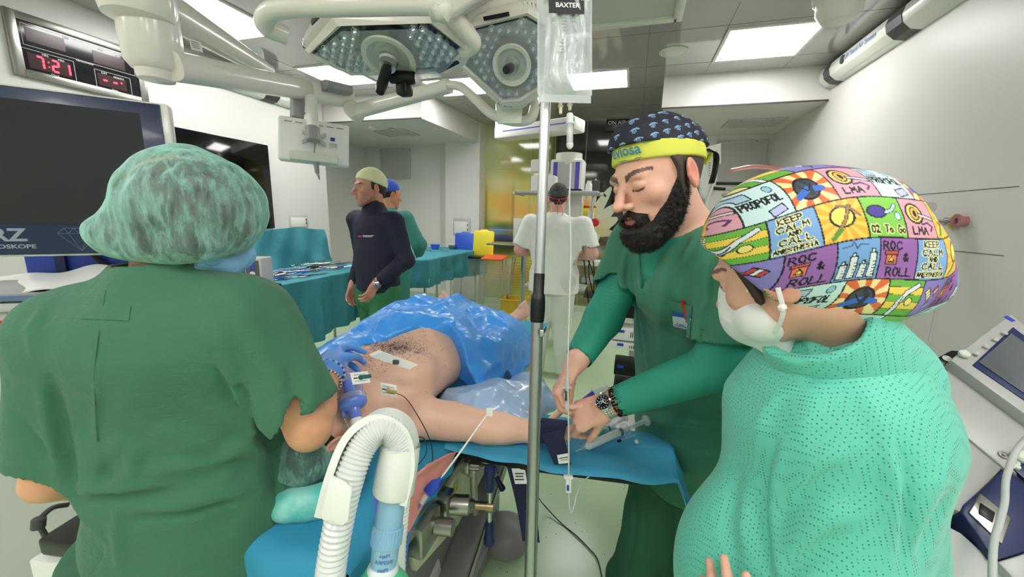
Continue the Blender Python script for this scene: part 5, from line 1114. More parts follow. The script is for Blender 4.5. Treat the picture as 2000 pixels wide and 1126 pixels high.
sculpt('body', b, MT['skin'], PT, .006, fine=[bx(pH, (.14, .15, .15), .0032)], col=skin_col((234, 188, 164), pH, PR, psc, stub=((96, 76, 66), .95), brow=(50, 38, 32), eyes='down', red=(224, 158, 138), extra=pcol))
rng = np.random.default_rng(11); n = 1000; X_ = rng.normal(size=(n, 2))*N3((.058, .062)); O_ = np.concatenate([X_+pC[:2]+N3((0, .04)), np.full((n, 1), 1.16)], 1); Q, G, ok = surf_pts(b, O_, np.tile([0, 0, -1.], (n, 1)), 50, .25)
Q, G = Q[ok], G[ok]; dd = G*.35+rng.normal(size=Q.shape)*N3((.7, .7, .1)); dd /= np.linalg.norm(dd, axis=1)[:, None]; strands('chest_hair', Q, dd, .013, mat('chesthair', (60, 44, 38), rough=.6), PT, .00035, 6, curl=.5)
Lp = lambda *p: hl(pH, PR, p, psc)
hs = S(); hs.ell(Lp(0, -.014, .034), N3((.080, .101, .092)), PR, .0); hs.fn(lambda P, d: np.maximum(d+.001*vnoise(P, 400, 3), (lambda q: np.maximum(q[:, 1]-.030-.9*np.clip(q[:, 2]-.02, 0, .06), -(q[:, 2]+.03-.2*q[:, 1])))((P-pH) @ PR.T)))
sculpt('hair', hs, mat('hairp', (44, 38, 38), rough=.5, bump=('noise', 400, .6, .003)), PT, .004, smooth=0)
cp = S(); cp.ell(Lp(0, -.016, .048), N3((.090, .108, .102)), PR, .0); cp.fn(lambda P, d: np.maximum(d-.002*vnoise(P*N3((1, .4, 1)), 70, 3), (lambda q: -(q[:, 2]-.022+.55*q[:, 1]*-1-.0))((P-pH) @ PR.T)))
sculpt('bouffant_cap', cp, MT['bouffant'], PT, .0032)
t = S(); c_ = N3((-.755, .655, .852)); rr = .150
for i in range(24): a0 = 2*PI*i/24; a1 = 2*PI*(i+1)/24; t.cone(c_+N3((math.cos(a0)*rr*1.0, math.sin(a0)*rr*.62, 0)), c_+N3((math.cos(a1)*rr, math.sin(a1)*rr*.62, 0)), .034, .034, .012)
t.noise(30, .003); o = sculpt('head_pillow', t, mat('pillowm', (84, 196, 184), rough=.5, mottle=(14, (180, 228, 220), .9), bump=('noise', 30, .4, .006)), None, .005); tag(o, 'turquoise ring-shaped head cushion wrapped in film under the patient\'s head', 'cushion')
mat('bluedrape', (66, 158, 250), rough=.36, coat=.2, bump=[('noise', 8, .6, .02, (1, .4, 1)), ('noise', 30, .2, .004)])
dr_ = S(); dr_.ec((-.78, 1.26, .965), (-.80, 1.55, .99), (.24, .14), (.27, .12), XS, .05); dr_.ec((-.80, 1.5, .96), (-.80, 1.86, .925), (.26, .10), (.26, .06), XS, .06)
dr_.ell((-.79, 1.62, .985), N3((.18, .16, .075)), np.eye(3), .08); dr_.ell((-.93, 1.05, .95), N3((.10, .20, .09)), np.eye(3), .07)
dr_.ell((-.50, 1.50, .82), N3((.07, .36, .20)), np.eye(3), .08); dr_.ell((-1.06, 1.5, .82), N3((.07, .4, .18)), np.eye(3), .08)
def drf(P, d):
 n1 = vnoise(P*N3((1.3, .6, 1)), 5.5, 21); n2 = vnoise(P*N3((1, .8, 1.2))+n1[:, None]*.05, 12, 22); n3 = vnoise(P, 26, 23)
 d = d-.024*(1-2*np.abs(n1))-.009*(1-2.4*np.abs(n2))-.0025*(1-2.4*np.abs(n3))
 x = P[:, 0]; y = P[:, 1]; yb = np.interp(x, [-1.2, -1.02, -.90, -.84, -.72, -.62, -.52, -.42], [.95, .86, .90, 1.06, 1.20, 1.25, 1.20, 1.12])
 d = np.maximum(d, yb+.012*n2-y); return np.maximum(d, .66+.02*n1-P[:, 2])
dr_.fn(drf); dr_.o.insert(0, ('c', N3((-.8, 1.3, .8)), N3((-.8, 1.9, .8)), .1, .1, .01, None))
o = sculpt('surgical_drape', dr_, MT['bluedrape'], None, .006, lo=(-1.25, .8, .6), hi=(-.36, 2.1, 1.2), smooth=2); tag(o, 'crumpled bright blue plastic drape covering the patient from the waist down', 'drape')
pl = S(); pl.ec((-.50, 1.08, .86), (-.32, 1.32, .84), (.085, .05), (.12, .05), XS, .05); pl.ell((-.40, 1.14, .84), N3((.14, .12, .05)), np.eye(3), .05); pl.ell((-.34, 1.30, .76), N3((.06, .16, .12)), np.eye(3), .05)
pl.fn(lambda P, d: d-.014*(1-2*np.abs(vnoise(P, 9, 31)))-.006*(1-2*np.abs(vnoise(P, 22, 32))))
o = sculpt('warming_blanket', pl, mat('paleplastic', (182, 210, 250), rough=.3, alpha=.9, coat=.4, bump=('noise', 40, .5, .006)), None, .005, smooth=1); tag(o, 'crinkled pale blue translucent plastic sheet lying at the patient\'s side above the outstretched arm', 'plastic sheet')
for q, wcol, lb, pts in (((760, 760), (168, 150, 96), 'white electrode pad with a beige clip lower on the patient\'s chest', [(762, 762), (790, 775), (815, 810), (840, 860), (843, 905), (815, 940), (790, 952)]),
      ((703, 738), (30, 90, 84), 'white electrode pad with a dark green clip beside the breathing mask', [(703, 738), (695, 742), (688, 748)])):
 D = ray(*q)/F; tt = _march(b, D, .85); p = V(CAM+D*tt); e = .004; P0 = N3(p); g_ = nrm([float(b((P0+N3(v)*e)[None])[0]-b((P0-N3(v)*e)[None])[0]) for v in np.eye(3)])
 t = empty('electrode', p, lb, 'electrode', group='chest electrodes'); M = frame(p+V(g_)*.002, az=g_, ax=(.6, .8, 0))
 MB().box((0, 0, 0), (.044, .030, .0016), M, bev=.0006).build('pad', MT['paper'], t, w=True)
 g = MB(); g.lathe([(.006, 0), (.006, .003), (.004, .006), (0, .006)], 14, M); g.box((.012, 0, .005), (.026, .008, .006), M, bev=.002); g.build('snap_clip', mat('ecg%d' % q[0], wcol, rough=.4), t, w=True)
 g = MB(); g.box((0, .008, .001), (.03, .001, .0003), M); g.box((0, -.008, .001), (.03, .001, .0003), M); g.box((-.012, 0, .001), (.010, .003, .0003), M); g.build('pad_print', MT['txtk'], t, w=True)
 wp_ = [p+V(g_)*.008]
 dls = [1.02, .98, .92, .88, .84, .82, .80] if q[0] == 760 else [tt, tt, tt]
 for (x, y), dl in zip(pts[1:], dls[1:]): wp_.append(AD(x, y, dl*1.0+.12 if q[0] == 760 else dl))
 MB().tube(spline(wp_, 10), .0013, 8).build('lead_wire', MT['black'], t, w=True)
q4 = [(722, 694), (740, 684), (818, 712), (806, 720)]; t = empty('syringe_pack', on(b, [(770, 702)], .9)[0], 'opened clear plastic pack with a small device lying on the patient\'s chest', 'medical pack')
patch(b, [(720, 692), (740, 683), (760, 690), (752, 706)], .9, 8, 6, .010, .001).build('paper_flap', MT['paper'], t, w=True)
patch(b, [(724, 696), (748, 686), (818, 711), (800, 721)], .9, 16, 8, .016, .002).build('film', MT['clearw'], t, w=True)
a_, b_ = on(b, [(750, 699), (795, 712)], .9, .012); g = MB(); g.cyl(a_, b_, .005, seg=12); g.build('tube', MT['clear'], t, w=True); c0 = on(b, [(774, 706)], .9, .014)[0]; MB().lathe([(.009, -.004), (.009, .004), (.006, .006), (0, .006)], 16, Matrix.Translation(c0)).build('cap', MT['dgrey'], t, w=True)
# operating table
mat('sheetb', (52, 150, 188), rough=.7, bump=[('noise', 9, .3, .02), ('noise', 300, .15, .0015)]); mat('tgrey', (126, 124, 124), rough=.38, coat=.2); mat('cream', (206, 208, 186), rough=.28, metal=.35); mat('padpink', (226, 148, 138), rough=.75, bump=('noise', 60, .3, .003))
mat('rubber', (22, 22, 24), rough=.6); mat('navyf', (34, 38, 70), rough=.85, bump=('noise', 300, .3, .001))
T = empty('operating_table', (-.73, 1.3, 0), 'grey mobile operating table with steel side rail and blue-handled clamps', 'operating table')
g = MB(); g.box((-.73, 1.45, .785), (.50, 1.86, .06), bev=.02); g.build('mattress', MT['rubber'], T, w=True)
g = MB(); g.box((-.73, 1.45, .74), (.46, 1.8, .03), bev=.004); g.build('top_frame', MT['cream'], T, w=True)
g = MB(); ME = Matrix(((0, 0, 1, -.485), (1, 0, 0, 0), (0, 1, 0, 0), (0, 0, 0, 1)))
g.prism([(.72, .755), (1.42, .755), (1.42, .62), (1.25, .53), (1.0, .50), (.74, .58)], .02, ME, bev=.004); g.build('side_plate', MT['cream'], T, w=True); g = MB(); ME2 = Matrix(((0, 0, 1, -.99), (1, 0, 0, 0), (0, 1, 0, 0), (0, 0, 0, 1))); g.prism([(.72, .755), (1.42, .755), (1.42, .62), (1.25, .53), (1.0, .50), (.74, .58)], .02, ME2, bev=.004)
g.build('side_plate', MT['cream'], T, w=True)
g = MB()
for x in (-.455, -1.005): g.box((x, 1.35, .735), (.012, 1.5, .032), bev=.003)
g.build('side_rail', MT['steel'], T, w=True)
g = MB(); MC = Matrix(((0, 0, 1, -.90), (1, 0, 0, 0), (0, 1, 0, 0), (0, 0, 0, 1)))
g.prism([(.62, .52), (.80, .60), (1.30, .60), (1.44, .50), (1.46, .34), (1.30, .20), (.70, .12), (.56, .20)], .36, MC, bev=.03); g.build('column_cover', MT['tgrey'], T, w=True)
g = MB(); MC = Matrix(((0, 0, 1, -.545), (1, 0, 0, 0), (0, 1, 0, 0), (0, 0, 0, 1))); g.prism([(.80, .20), (1.40, .46), (1.44, .52), (1.50, .50), (1.46, .38), (.86, .10)], .10, MC, bev=.015); g.build('linkage_arm', MT['tgrey'], T, w=True)
g = MB(); MC = Matrix(((0, 0, 1, -.443), (1, 0, 0, 0), (0, 1, 0, 0), (0, 0, 0, 1))); g.prism([(.92, .225), (1.40, .445), (1.415, .415), (.94, .195)], .004, MC); g.build('inlay', MT['steel'], T, w=True)
g = MB(); g.box((-.73, 1.05, .12), (.44, 1.1, .16), bev=.05, seg=4); g.box((-.73, 1.05, .05), (.50, 1.0, .06), bev=.02); g.build('base', MT['tgrey'], T, w=True)
g = MB(); g.lathe([(.0, .13), (.06, .125), (.105, .09), (.115, .05), (.11, .02), (0, .02)][::-1], 32, Matrix.Translation((-.45, 1.46, 0))); g.build('foot_cover', mat('tg2', (140, 136, 138), rough=.4), T, w=True)
g = MB(); 
for x in (-.9, -.47): 
 for y in (.62, 1.50): g.cyl((x-.015, y, .04), (x+.015, y, .04), .04, seg=20, ch=.005)
g.build('caster', MT['rubber'], T, w=True)
g = MB(); g.box((0, 0, 0), (.30, .10, .002)); tl = frame(V((-.538, .86, .245)), az=(1, 0, 0), ax=(0, .92, .40))
g = MB(); g.box((0, 0, .0), (.34, .07, .004), frame(V((-.5385, .84, .27)), az=(1, 0, 0), ax=(0, 1, .28)), bev=.0015); lo = g.build('name_plate', mat('plate', (206, 206, 204), rough=.4), T, w=True)
g = MB(); TM = frame(V((-.536, .84, .27)), az=(1, 0, 0), ax=(0, 1, .28)); g.text('GETINGE', .045, TM @ Matrix.Translation((0, .010, 0)), ext=.0006, sx=1.2); g.box((.06, -.022, 0), (.07, .006, .0012), TM); g.build('lettering', MT['txtk'], lo, w=True)
def clamp(c, hd, name='rail_clamp', s=1.0, horiz=(1, 0, 0)):
 """socket on the rail with a barrel and a turning handle; hd handle direction"""
 c = V(c); hz = V(nrm(horiz)); g = MB(); g.box((c.x+.012*s, c.y, c.z), (.05*s, .06*s, .075*s), bev=.008); g.cyl(c+hz*.02*s, c+hz*.085*s, .027*s, seg=24, ch=.004); g.cyl(c+hz*.085*s, c+hz*.10*s, .022*s, .014*s, seg=20)
 k = g.build(name, MT['steel'], T, w=True); g = MB(); g.cyl(c+hz*.10*s, c+hz*.135*s, .012*s, seg=16); g.cyl(c+hz*.132*s-V((0, 0, .0)), c+hz*.150*s, .016*s, seg=16); g.build('spindle', MT['brass'], k, w=True)
 h = V(nrm(hd)); p = c+hz*.141*s; g = MB(); g.cyl(p-h*.085*s, p+h*.085*s, .0075*s, seg=12); g.build('handle_bar', MT['chrome'], k, w=True)
 for q_ in (-1, 1):
  g = MB(); up = frame(p+h*q_*.05*s, az=h*q_, ax=hz); g.lathe([(.010*s, 0), (.013*s, .008*s), (.0135*s, .04*s), (.017*s, .060*s), (.016*s, .072*s), (.008*s, .078*s), (0, .078*s)], 20, up); g.build('handle_grip', MT['navy'], k, w=True)
 return k
p = AX(868, 985, -.44); clamp((-.455, p.y, p.z), (0.0, -.02, 1), s=1.0, horiz=(.9, .3, -.05))
p = AX(905, 915, -.45); clamp((-.455, p.y+.02, p.z), (.5, -.2, -.6), s=.62, horiz=(.95, .2, 0))
g = MB(); p = AX(835, 1035, -.44); g.box((p.x-.01, p.y, p.z), (.05, .10, .09), bev=.01); g.cyl(p+V((.01, .02, 0)), p+V((.06, .03, 0)), .022, seg=20, ch=.003); g.build('rail_clamp', MT['steel'], T, w=True)
p = AX(925, 940, -.43); g = MB(); g.tube([p+V((0, 0, .05)), p, p+V((0, .015, -.13))], .012, 12); g.box((p.x, p.y, p.z+.05), (.03, .05, .04), bev=.005); g.build('support_rod', MT['steel'], T, w=True)
g = MB(); wp3 = AX(878, 950, -.483); TM = frame(V((-.462, wp3.y, wp3.z)), az=(1, 0, 0), ax=(0, 1, 0)); g.prism([(-.02, -.016), (.02, -.016), (0, .02)], .001, TM); sgn = g.build('warning_label', mat('warn', (232, 206, 90), rough=.5), T, w=True); 
g = MB(); g.box((0, .001, .0012), (.003, .014, .0006), TM); g.box((0, -.010, .0012), (.003, .003, .0006), TM); g.build('warning_mark', MT['txtk'], sgn, w=True)
def sheetf(u, v):
 x = -.985+.515*u; s_ = v*2.40
 w1 = .006*math.sin(9*u+2)+.004*math.sin(21*u+s_*3); 
 if s_ < 1.80: return (x+.004*math.sin(6*s_), 2.36-s_, .823+.003*math.sin(7*s_+5*u)+.002*math.sin(17*u+3*s_))
 t = s_-1.80; a = min(t/.06, PI/2); y = .53-.04*math.sin(a)-.012*max(0, t-.09)-w1*min(1, t*6)*2; z = .823-.04*(1-math.cos(a))-max(0, t-.09); return (x+(.0 if t < .1 else .02*(t-.1)*(2*u-1)*2), y, z)
g = MB(); g.grid(sheetf, 40, 160, .003); 
def sidef(u, v):   # near-side overhang between the head end and the arm board
 y = .50+.50*u; d_ = .13*(1-.45*u)*v; a = min(d_/.02, PI/2); return (-.475+.018*math.sin(a)+.006*math.sin(16*u*2)*v, y, .825-.012*(1-math.cos(a))-max(0, d_-.02))
g.grid(sidef, 40, 16, .003)
o = g.build('table_sheet', MT['sheetb'], None); tag(o, 'blue textile sheet over the operating table, hanging down at the head end', 'sheet')
s_ = S(); s_.ec((-.62, 1.16, .86), (-.50, 1.40, .86), (.10, .035), (.10, .04), XS, .02); s_.noise(16, .006, 2); s_.noise(34, .002, 4); o = sculpt('folded_cloth', s_, mat('darkteal', (22, 76, 112), rough=.8), None, .006); tag(o, 'dark blue folded cloth tucked beside the patient\'s hip', 'cloth')
def padf(u, v):
 a = N3(AX(893, 882, -.425)); b2 = N3(AX(838, 905, -.425)); c = N3(AX(762, 1095, -.425)); d = N3(AX(762, 985, -.43)); p = (a*(1-u)+c*u)*v+(b2*(1-u)+d*u)*(1-v); p[0] += .002*math.sin(11*u+5*v); return p
g = MB(); g.grid(padf, 26, 16, .006); o = g.build('gel_pad', MT['padpink'], None); tag(o, 'salmon pink absorbent pad hanging along the table edge behind the breathing hose', 'pad')
AB = empty('arm_board', (-.25, 1.02, .80), 'narrow black arm board under a blue sheet, carrying the outstretched arm', 'arm board')
poly = [(-.46, .93), (-.46, 1.13), (-.1, 1.17), (.12, 1.17), (.155, 1.12), (.15, 1.02), (.05, .98), (-.2, .945)]
g = MB(); g.prism(poly, .035, Matrix.Translation((0, 0, .79)), bev=.008); g.build('board', MT['rubber'], AB, w=True)
g = MB(); g.box((-.40, 1.03, .775), (.16, .04, .03), bev=.004); g.build('bracket', MT['steel'], AB, w=True)
xs = [p[0] for p in poly]
def asf(u, v):
 x = -.47+.70*u; fy = np.interp(x, [-.47, -.2, .05, .17, .24], [.915, .925, .955, .985, 1.0]); by = 1.19; 
 s_ = v*(by-fy+.014); w1 = .004*math.sin(30*x+2)+.003*math.sin(47*x)
 drop = max(0.0, x-.165)
 y = by-s_; z = .834+.002*math.sin(25*x+9*y)+.0025*math.sin(40*y+6*x)
 if y < fy: t = fy-y; z -= min(t, .03)*.6+max(0, t-.03)*.95; y = fy-.012*math.sin(min(1, t/.03)*PI/2)+w1
 if drop > 0: z -= drop*1.25; x = .165+drop*.55+.008*math.sin(y*60)*drop*10; y -= drop*.5
 return (x, y, z)
g = MB(); g.grid(asf, 90, 44, .003); o = g.build('arm_board_sheet', mat('sheetc', (66, 158, 196), rough=.7, bump=[('noise', 14, .35, .012), ('noise', 300, .15, .0015)]), None); tag(o, 'blue cloth covering the arm board, its corner hanging down past the nurse\'s hip', 'sheet')
g = MB(); c0 = lerp(pRw, pRe, -.10); rr_ = []
def strapf(u, v):
 a = u*PI*1.25-.1; x = pRw[0]+.005+.075*(v)+.0; r = .044; return (x, pRw[1]+.012*v-math.cos(a)*r-.002, pRw[2]+math.sin(a)*r*.82)
g.grid(strapf, 30, 6, .004)
q1 = [AD(1058, 848, 1.045), AD(1098, 838, 1.045), AD(1115, 905, 1.04), AD(1082, 905, 1.04)]
g.grid(lambda u, v: (q1[0]*(1-u)+q1[1]*u)*(1-v)+(q1[3]*(1-u)+q1[2]*u)*v, 6, 10, .004)
o = g.build('wrist_strap', MT['navyf'], None); tag(o, 'dark navy hook-and-loop strap holding the patient\'s wrist to the arm board', 'strap')
g = MB(); q2 = [AD(1088, 888, 1.034), AD(1111, 884, 1.034), AD(1113, 903, 1.034), AD(1091, 905, 1.034)]; g.grid(lambda u, v: (q2[0]*(1-u)+q2[1]*u)*(1-v)+(q2[3]*(1-u)+q2[2]*u)*v, 4, 4, .001); lb = g.build('care_label', MT['paper'], o)
g = MB(); TM = frame((q2[0]+q2[1]+q2[2]+q2[3])/4-V(fw)*.002, ax=q2[1]-q2[0], ay=q2[0]-q2[3]); g.box((0, .003, 0), (.024, .002, .0004), TM); g.box((0, -.003, 0), (.020, .001, .0004), TM); g.build('label_print', MT['txtk'], lb)
g = MB(); q3 = [AD(990, 910, 1.10), AD(1032, 910, 1.10), AD(1054, 1058, 1.12), AD(1020, 1055, 1.12)]
g.grid(lambda u, v: (q3[0]*(1-u)+q3[1]*u)*(1-v)+(q3[3]*(1-u)+q3[2]*u)*v+V((0, .01*math.sin(3*v), 0)), 6, 14, .004); o = g.build('hanging_strap', MT['navyf'], None); tag(o, 'dark navy strap with white print hanging below the arm board behind the pole', 'strap')
g = MB(); q4 = [AD(999, 914, 1.092), AD(1025, 914, 1.092), AD(1030, 944, 1.092), AD(1006, 944, 1.092)]; g.grid(lambda u, v: (q4[0]*(1-u)+q4[1]*u)*(1-v)+(q4[3]*(1-u)+q4[2]*u)*v, 4, 4, .001); lb = g.build('care_label', MT['paper'], o)
TM = frame((q4[0]+q4[2])/2-V(fw)*.002, ax=q4[1]-q4[0], ay=q4[0]-q4[3]); g = MB(); g.box((0, .008, 0), (.026, .003, .0004), TM); g.box((0, 0, 0), (.022, .003, .0004), TM); g.box((0, -.009, 0), (.026, .003, .0004), TM); g.build('label_print', MT['txtk'], lb)
# airway: mask, filter, hoses
mat('maskclear', (210, 205, 240), rough=.08, alpha=.35, coat=.8); mat('filterblue', (110, 140, 235), rough=.25, alpha=.9, coat=.4); mat('filterclear', (190, 205, 245), rough=.15, alpha=.6, coat=.6)
mat('hosew', (232, 234, 228), rough=.35, coat=.2); mat('hosec', (238, 240, 238), rough=.2, alpha=.72, coat=.5); mat('lblue', (150, 196, 224), rough=.3, alpha=.85, coat=.3); mat('bag', (90, 196, 150), rough=.35, sss=.1, coat=.2)
BM = empty('breathing_mask', AD(672, 748, 1.06), 'transparent face mask with lilac cushion and clear corrugated stub held over the patient\'s mouth', 'breathing mask')
mc = N3(pH)+N3((0.03, .07, .10)); ma = nrm(N3(AD(690, 770, 1.02))-N3(AD(672, 700, 1.06)))
ctr = N3(AD(662, 752, 1.05)); MM = frame(V(ctr), az=nrm((.35, -.1, .8)), ax=(0, 1, 0))
g = MB(); g.lathe([(.052, -.012), (.054, 0), (.050, .012), (.040, .028), (.022, .040), (.012, .044)], 32, MM, cap=False, sx=1.15); g.build('dome', MT['maskclear'], BM, w=True)
g = MB(); g.tube([MM @ V((math.cos(a)*.060, math.sin(a)*.052, -.012)) for a in np.linspace(0, 2*PI, 36, endpoint=False)], .010, 10, closed=True); g.build('cushion', mat('cush', (190, 176, 226), rough=.25, alpha=.75, coat=.4), BM, w=True)
a = N3(AD(668, 712, 1.02)); b_ = N3(AD(682, 752, 1.00)); n = 44; ax_ = nrm(b_-a)
g = MB(); g.tube([V(a+(b_-a)*i/n) for i in range(n+1)], [.0125+.0022*(i % 4 < 2) for i in range(n+1)], 18); g.build('corrugated_stub', MT['maskclear'], BM, w=True)
FL = empty('breathing_filter', AD(690, 790, .99), 'round lilac-blue breathing filter between the mask and the white hose', 'breathing filter')
def pxl(x, y, d): return N3(AD(x, y, d))
f0_ = pxl(682, 752, .99); f1_ = pxl(696, 822, .94); fa = nrm(f1_-f0_); FM = frame(V(f0_), az=fa, ax=(1, 0, 0)); L_ = float(np.linalg.norm(f1_-f0_))
MB().lathe([(.0135, -.01), (.0145, .0), (.0150, .026), (.0145, .028)], 24, FM).build('inlet', MT['filterblue'], FL, w=True)
MB().lathe([(.0145, .026), (.032, .031), (.0345, .034), (.0345, .046)], 36, FM).build('upper_shell', MT['filterclear'], FL, w=True)
MB().lathe([(.0345, .046), (.0345, .054), (.031, .060), (.016, .068), (.0145, .074), (.0140, .094)], 36, FM).build('lower_shell', MT['filterblue'], FL, w=True)
MB().tube(spline([V(f0_+fa*.062+N3((-.02, 0, -.002))), V(f0_+fa*.070+N3((-.024, -.01, -.01))), AD(682, 838, .95), AD(693, 862, .93)]), .0016, 8).build('sampling_line', MT['clearw'], FL, w=True)
q = V(f0_+fa*.066+N3((-.022, -.012, -.006))); MB().cyl(q, q+V(fa)*.014, .0055, seg=12).build('luer_cap', MT['filterblue'], FL, w=True)
HH = empty('breathing_hose', AD(760, 830, .66), 'white corrugated breathing hoses in an arched plastic holder in front of the patient', 'breathing hose')
n = 60
P_ = spline([AD(697, 826, .93), AD(702, 852, .88), AD(708, 890, .82)], 8); g = MB(); g.cyl(P_[0]-V(fa)*.01, P_[0]+V(fa)*.035, .0145, .0165, seg=24); g.build('connector', mat('conw', (236, 238, 240), rough=.3), HH, w=True)
arc = spline([AD(640, 1180, .60), AD(648, 1100, .60), AD(668, 1000, .60), AD(690, 920, .605), AD(722, 858, .615), AD(758, 838, .625)], 26)
arc2 = spline([AD(640, 1180, .60), AD(648, 1100, .60), AD(664, 1010, .60), AD(684, 930, .605), AD(712, 865, .62), AD(745, 838, .63), AD(774, 852, .64), AD(785, 890, .65)], 40)
nA = len(arc2); g = MB(); g.tube(arc2, [.0218+.0014*math.sin(i*1.25) for i in range(nA)], 20); g.build('corrugated_hose', MT['hosec'], HH, w=True)
g = MB(); g.tube(arc2, .0185, 12); g.build('hose_core', mat('hcore', (236, 240, 242), rough=.4), HH, w=True)
cl = spline([AD(664, 1000, .62), AD(684, 925, .62), AD(710, 862, .63), AD(745, 834, .645), AD(776, 850, .655), AD(783, 900, .66), AD(768, 965, .66)], 14)
def hold(u, v):
 i = u*(len(cl)-1); k = min(int(i), len(cl)-2); t = i-k; p = cl[k].lerp(cl[k+1], t); tg = (cl[min(k+1, len(cl)-1)]-cl[max(k-1, 0)]).normalized(); side = V(fw).cross(tg).normalized(); out = side
 a = (v-.5)*PI*1.15; r = .0265; vw = V(fw); ctr_ = p-out*0
 return ctr_+(out*math.cos(a)*r*(-1 if out.dot(V(UP))*0+1 < 0 else 1)+vw*math.sin(a)*r)
def band(off0, off1, dz0, dz1, m, name, u0=0, u1=1, th=.003):
 k0 = int(u0*(len(cl)-1)); k1 = int(u1*(len(cl)-1)); sub = cl[k0:k1+1]
 def fn(u, v):
  i = u*(len(sub)-1); k = min(int(i), len(sub)-2); t = i-k; p = sub[k].lerp(sub[k+1], t); j = k0+k; tg = (cl[min(j+2, len(cl)-1)]-cl[max(j-1, 0)]).normalized(); side = tg.cross(V(fw)).normalized()
  return p+side*(off0+(off1-off0)*v)+V(fw)*(dz0+(dz1-dz0)*v)
 g = MB(); g.grid(fn, 60, 5, th); return g.build(name, m, HH, w=True)
ARC_S = 1
band(.026, .026, -.020, .024, MT['hosew'], 'holder_floor'); band(.026, -.004, .024, .024, MT['hosew'], 'holder_back'); band(.030, .018, -.022, -.022, MT['hosew'], 'holder_lip')
g = MB(); q5 = [(645, 930), (676, 920), (704, 945), (690, 1010), (628, 1020)]
c_ = AD(660, 975, .585); g.prism([( (x-665)/750*.585, -(y-975)/750*.585) for x, y in [(648, 925), (676, 938), (690, 950), (683, 1012), (672, 1022), (632, 1010), (631, 1000)]][::-1], .006, frame(AD(665, 975, .582), ax=RT, ay=UP), bev=.002); g.build('holder_clip', MT['hosew'], HH, w=True)
g = MB(); pr = frame(AD(768, 962, .655), az=nrm(N3(AD(783, 870, .655))-N3(AD(768, 962, .655))), ax=RT)
g.lathe([(.032, 0), (.0345, .004), (.0335, .06), (.032, .085)], 30, pr, cap=False); g.lathe([(.0315, .001), (.0325, .004), (.0315, .06), (.030, .085)], 30, pr, cap=False); g.build('holder_sleeve', MT['hosew'], HH, w=True)
dn = [AD(768, 955, .655), AD(757, 1040, .645), AD(747, 1110, .64)]; dd_ = nrm(N3(dn[1])-N3(dn[0]))
DM = frame(dn[0], az=dd_, ax=RT)
MB().lathe([(.0225, -.01), (.0225, .055), (.0215, .058)], 30, DM).build('blue_tube', MT['lblue'], HH, w=True)
g = MB(); g.lathe([(.0235, .056), (.0240, .058), (.0245, .085), (.0230, .088)], 30, DM)
for k in range(26): a = 2*PI*k/26; g.box((.0245*math.cos(a), .0245*math.sin(a), .072), (.002, .002, .026), DM, rz=a)
g.build('ribbed_collar', MT['lblue'], HH, w=True)
MB().lathe([(.0222, .086), (.0215, .11), (.0205, .125)], 30, DM).build('lower_tube', MT['lblue'], HH, w=True); g = MB(); g.lathe([(.0235, .118), (.0250, .122), (.0245, .150), (.027, .153), (.027, .160), (.025, .163)], 30, DM); g.build('bag_neck', mat('neckw', (226, 232, 236), rough=.3), HH, w=True)
g = MB()
def onc(s_, h, z, x0): 
 tm = MB().text(s_, h, Matrix.Identity(4), ext=0); return [tuple(DM @ V((math.sin((v[0]+x0)/.0228)*.0228, -math.cos((v[0]+x0)/.0228)*.0228, z-v[1]))) for v in tm.v], tm.f
cam_side = DM.inverted() @ V(CAM); a0 = math.atan2(cam_side.x, -cam_side.y)
for s_, h, z, x0 in (('INSPIRA', .0085, .104, a0*.0228), ('Mapa', .008, .094, a0*.0228), ('Mapa', .008, .115, a0*.0228)):
 vv_, ff_ = onc(s_, h, z, x0); g.add(vv_, ff_)
g.build('print', MT['txtb'], HH, w=True)
g = MB(); g.tube([V(AD(790, 955, .70)), V(AD(783, 1010, .70)), V(AD(775, 1126, .70)), V(AD(775, 1200, .70))], .010, 14); g.build('second_hose_core', MT['hosec'], HH, w=True)
sp = spline([AD(787, 960, .70), AD(781, 1020, .70), AD(776, 1100, .70), AD(776, 1200, .70)], 16); g = MB(); g.tube(sp, [.0135+.0016*(i % 2) for i in range(len(sp))], 16); g.build('second_hose', MT['hosew'], HH, w=True)
sp = spline([AD(745, 905, .72), AD(738, 960, .72), AD(748, 1080, .70), AD(750, 1200, .70)], 10); g = MB(); g.tube(sp, .009, 12); g.build('blue_inner_tube', mat('bluet', (104, 122, 232), rough=.3), HH, w=True)
BG = S(); BG.ell(V(AD(746, 1215, .64)), N3((.062, .055, .085)), np.eye(3), .0); BG.cone(AD(746, 1140, .64), AD(746, 1120, .64), .035, .024, .03); BG.fold([AD(700, 1130, .60), AD(740, 1180, .58)], .01, -.004); o = sculpt('breathing_bag', BG, MT['bag'], None, .004); tag(o, 'mint green rubber breathing bag under the white hose connectors', 'breathing bag')
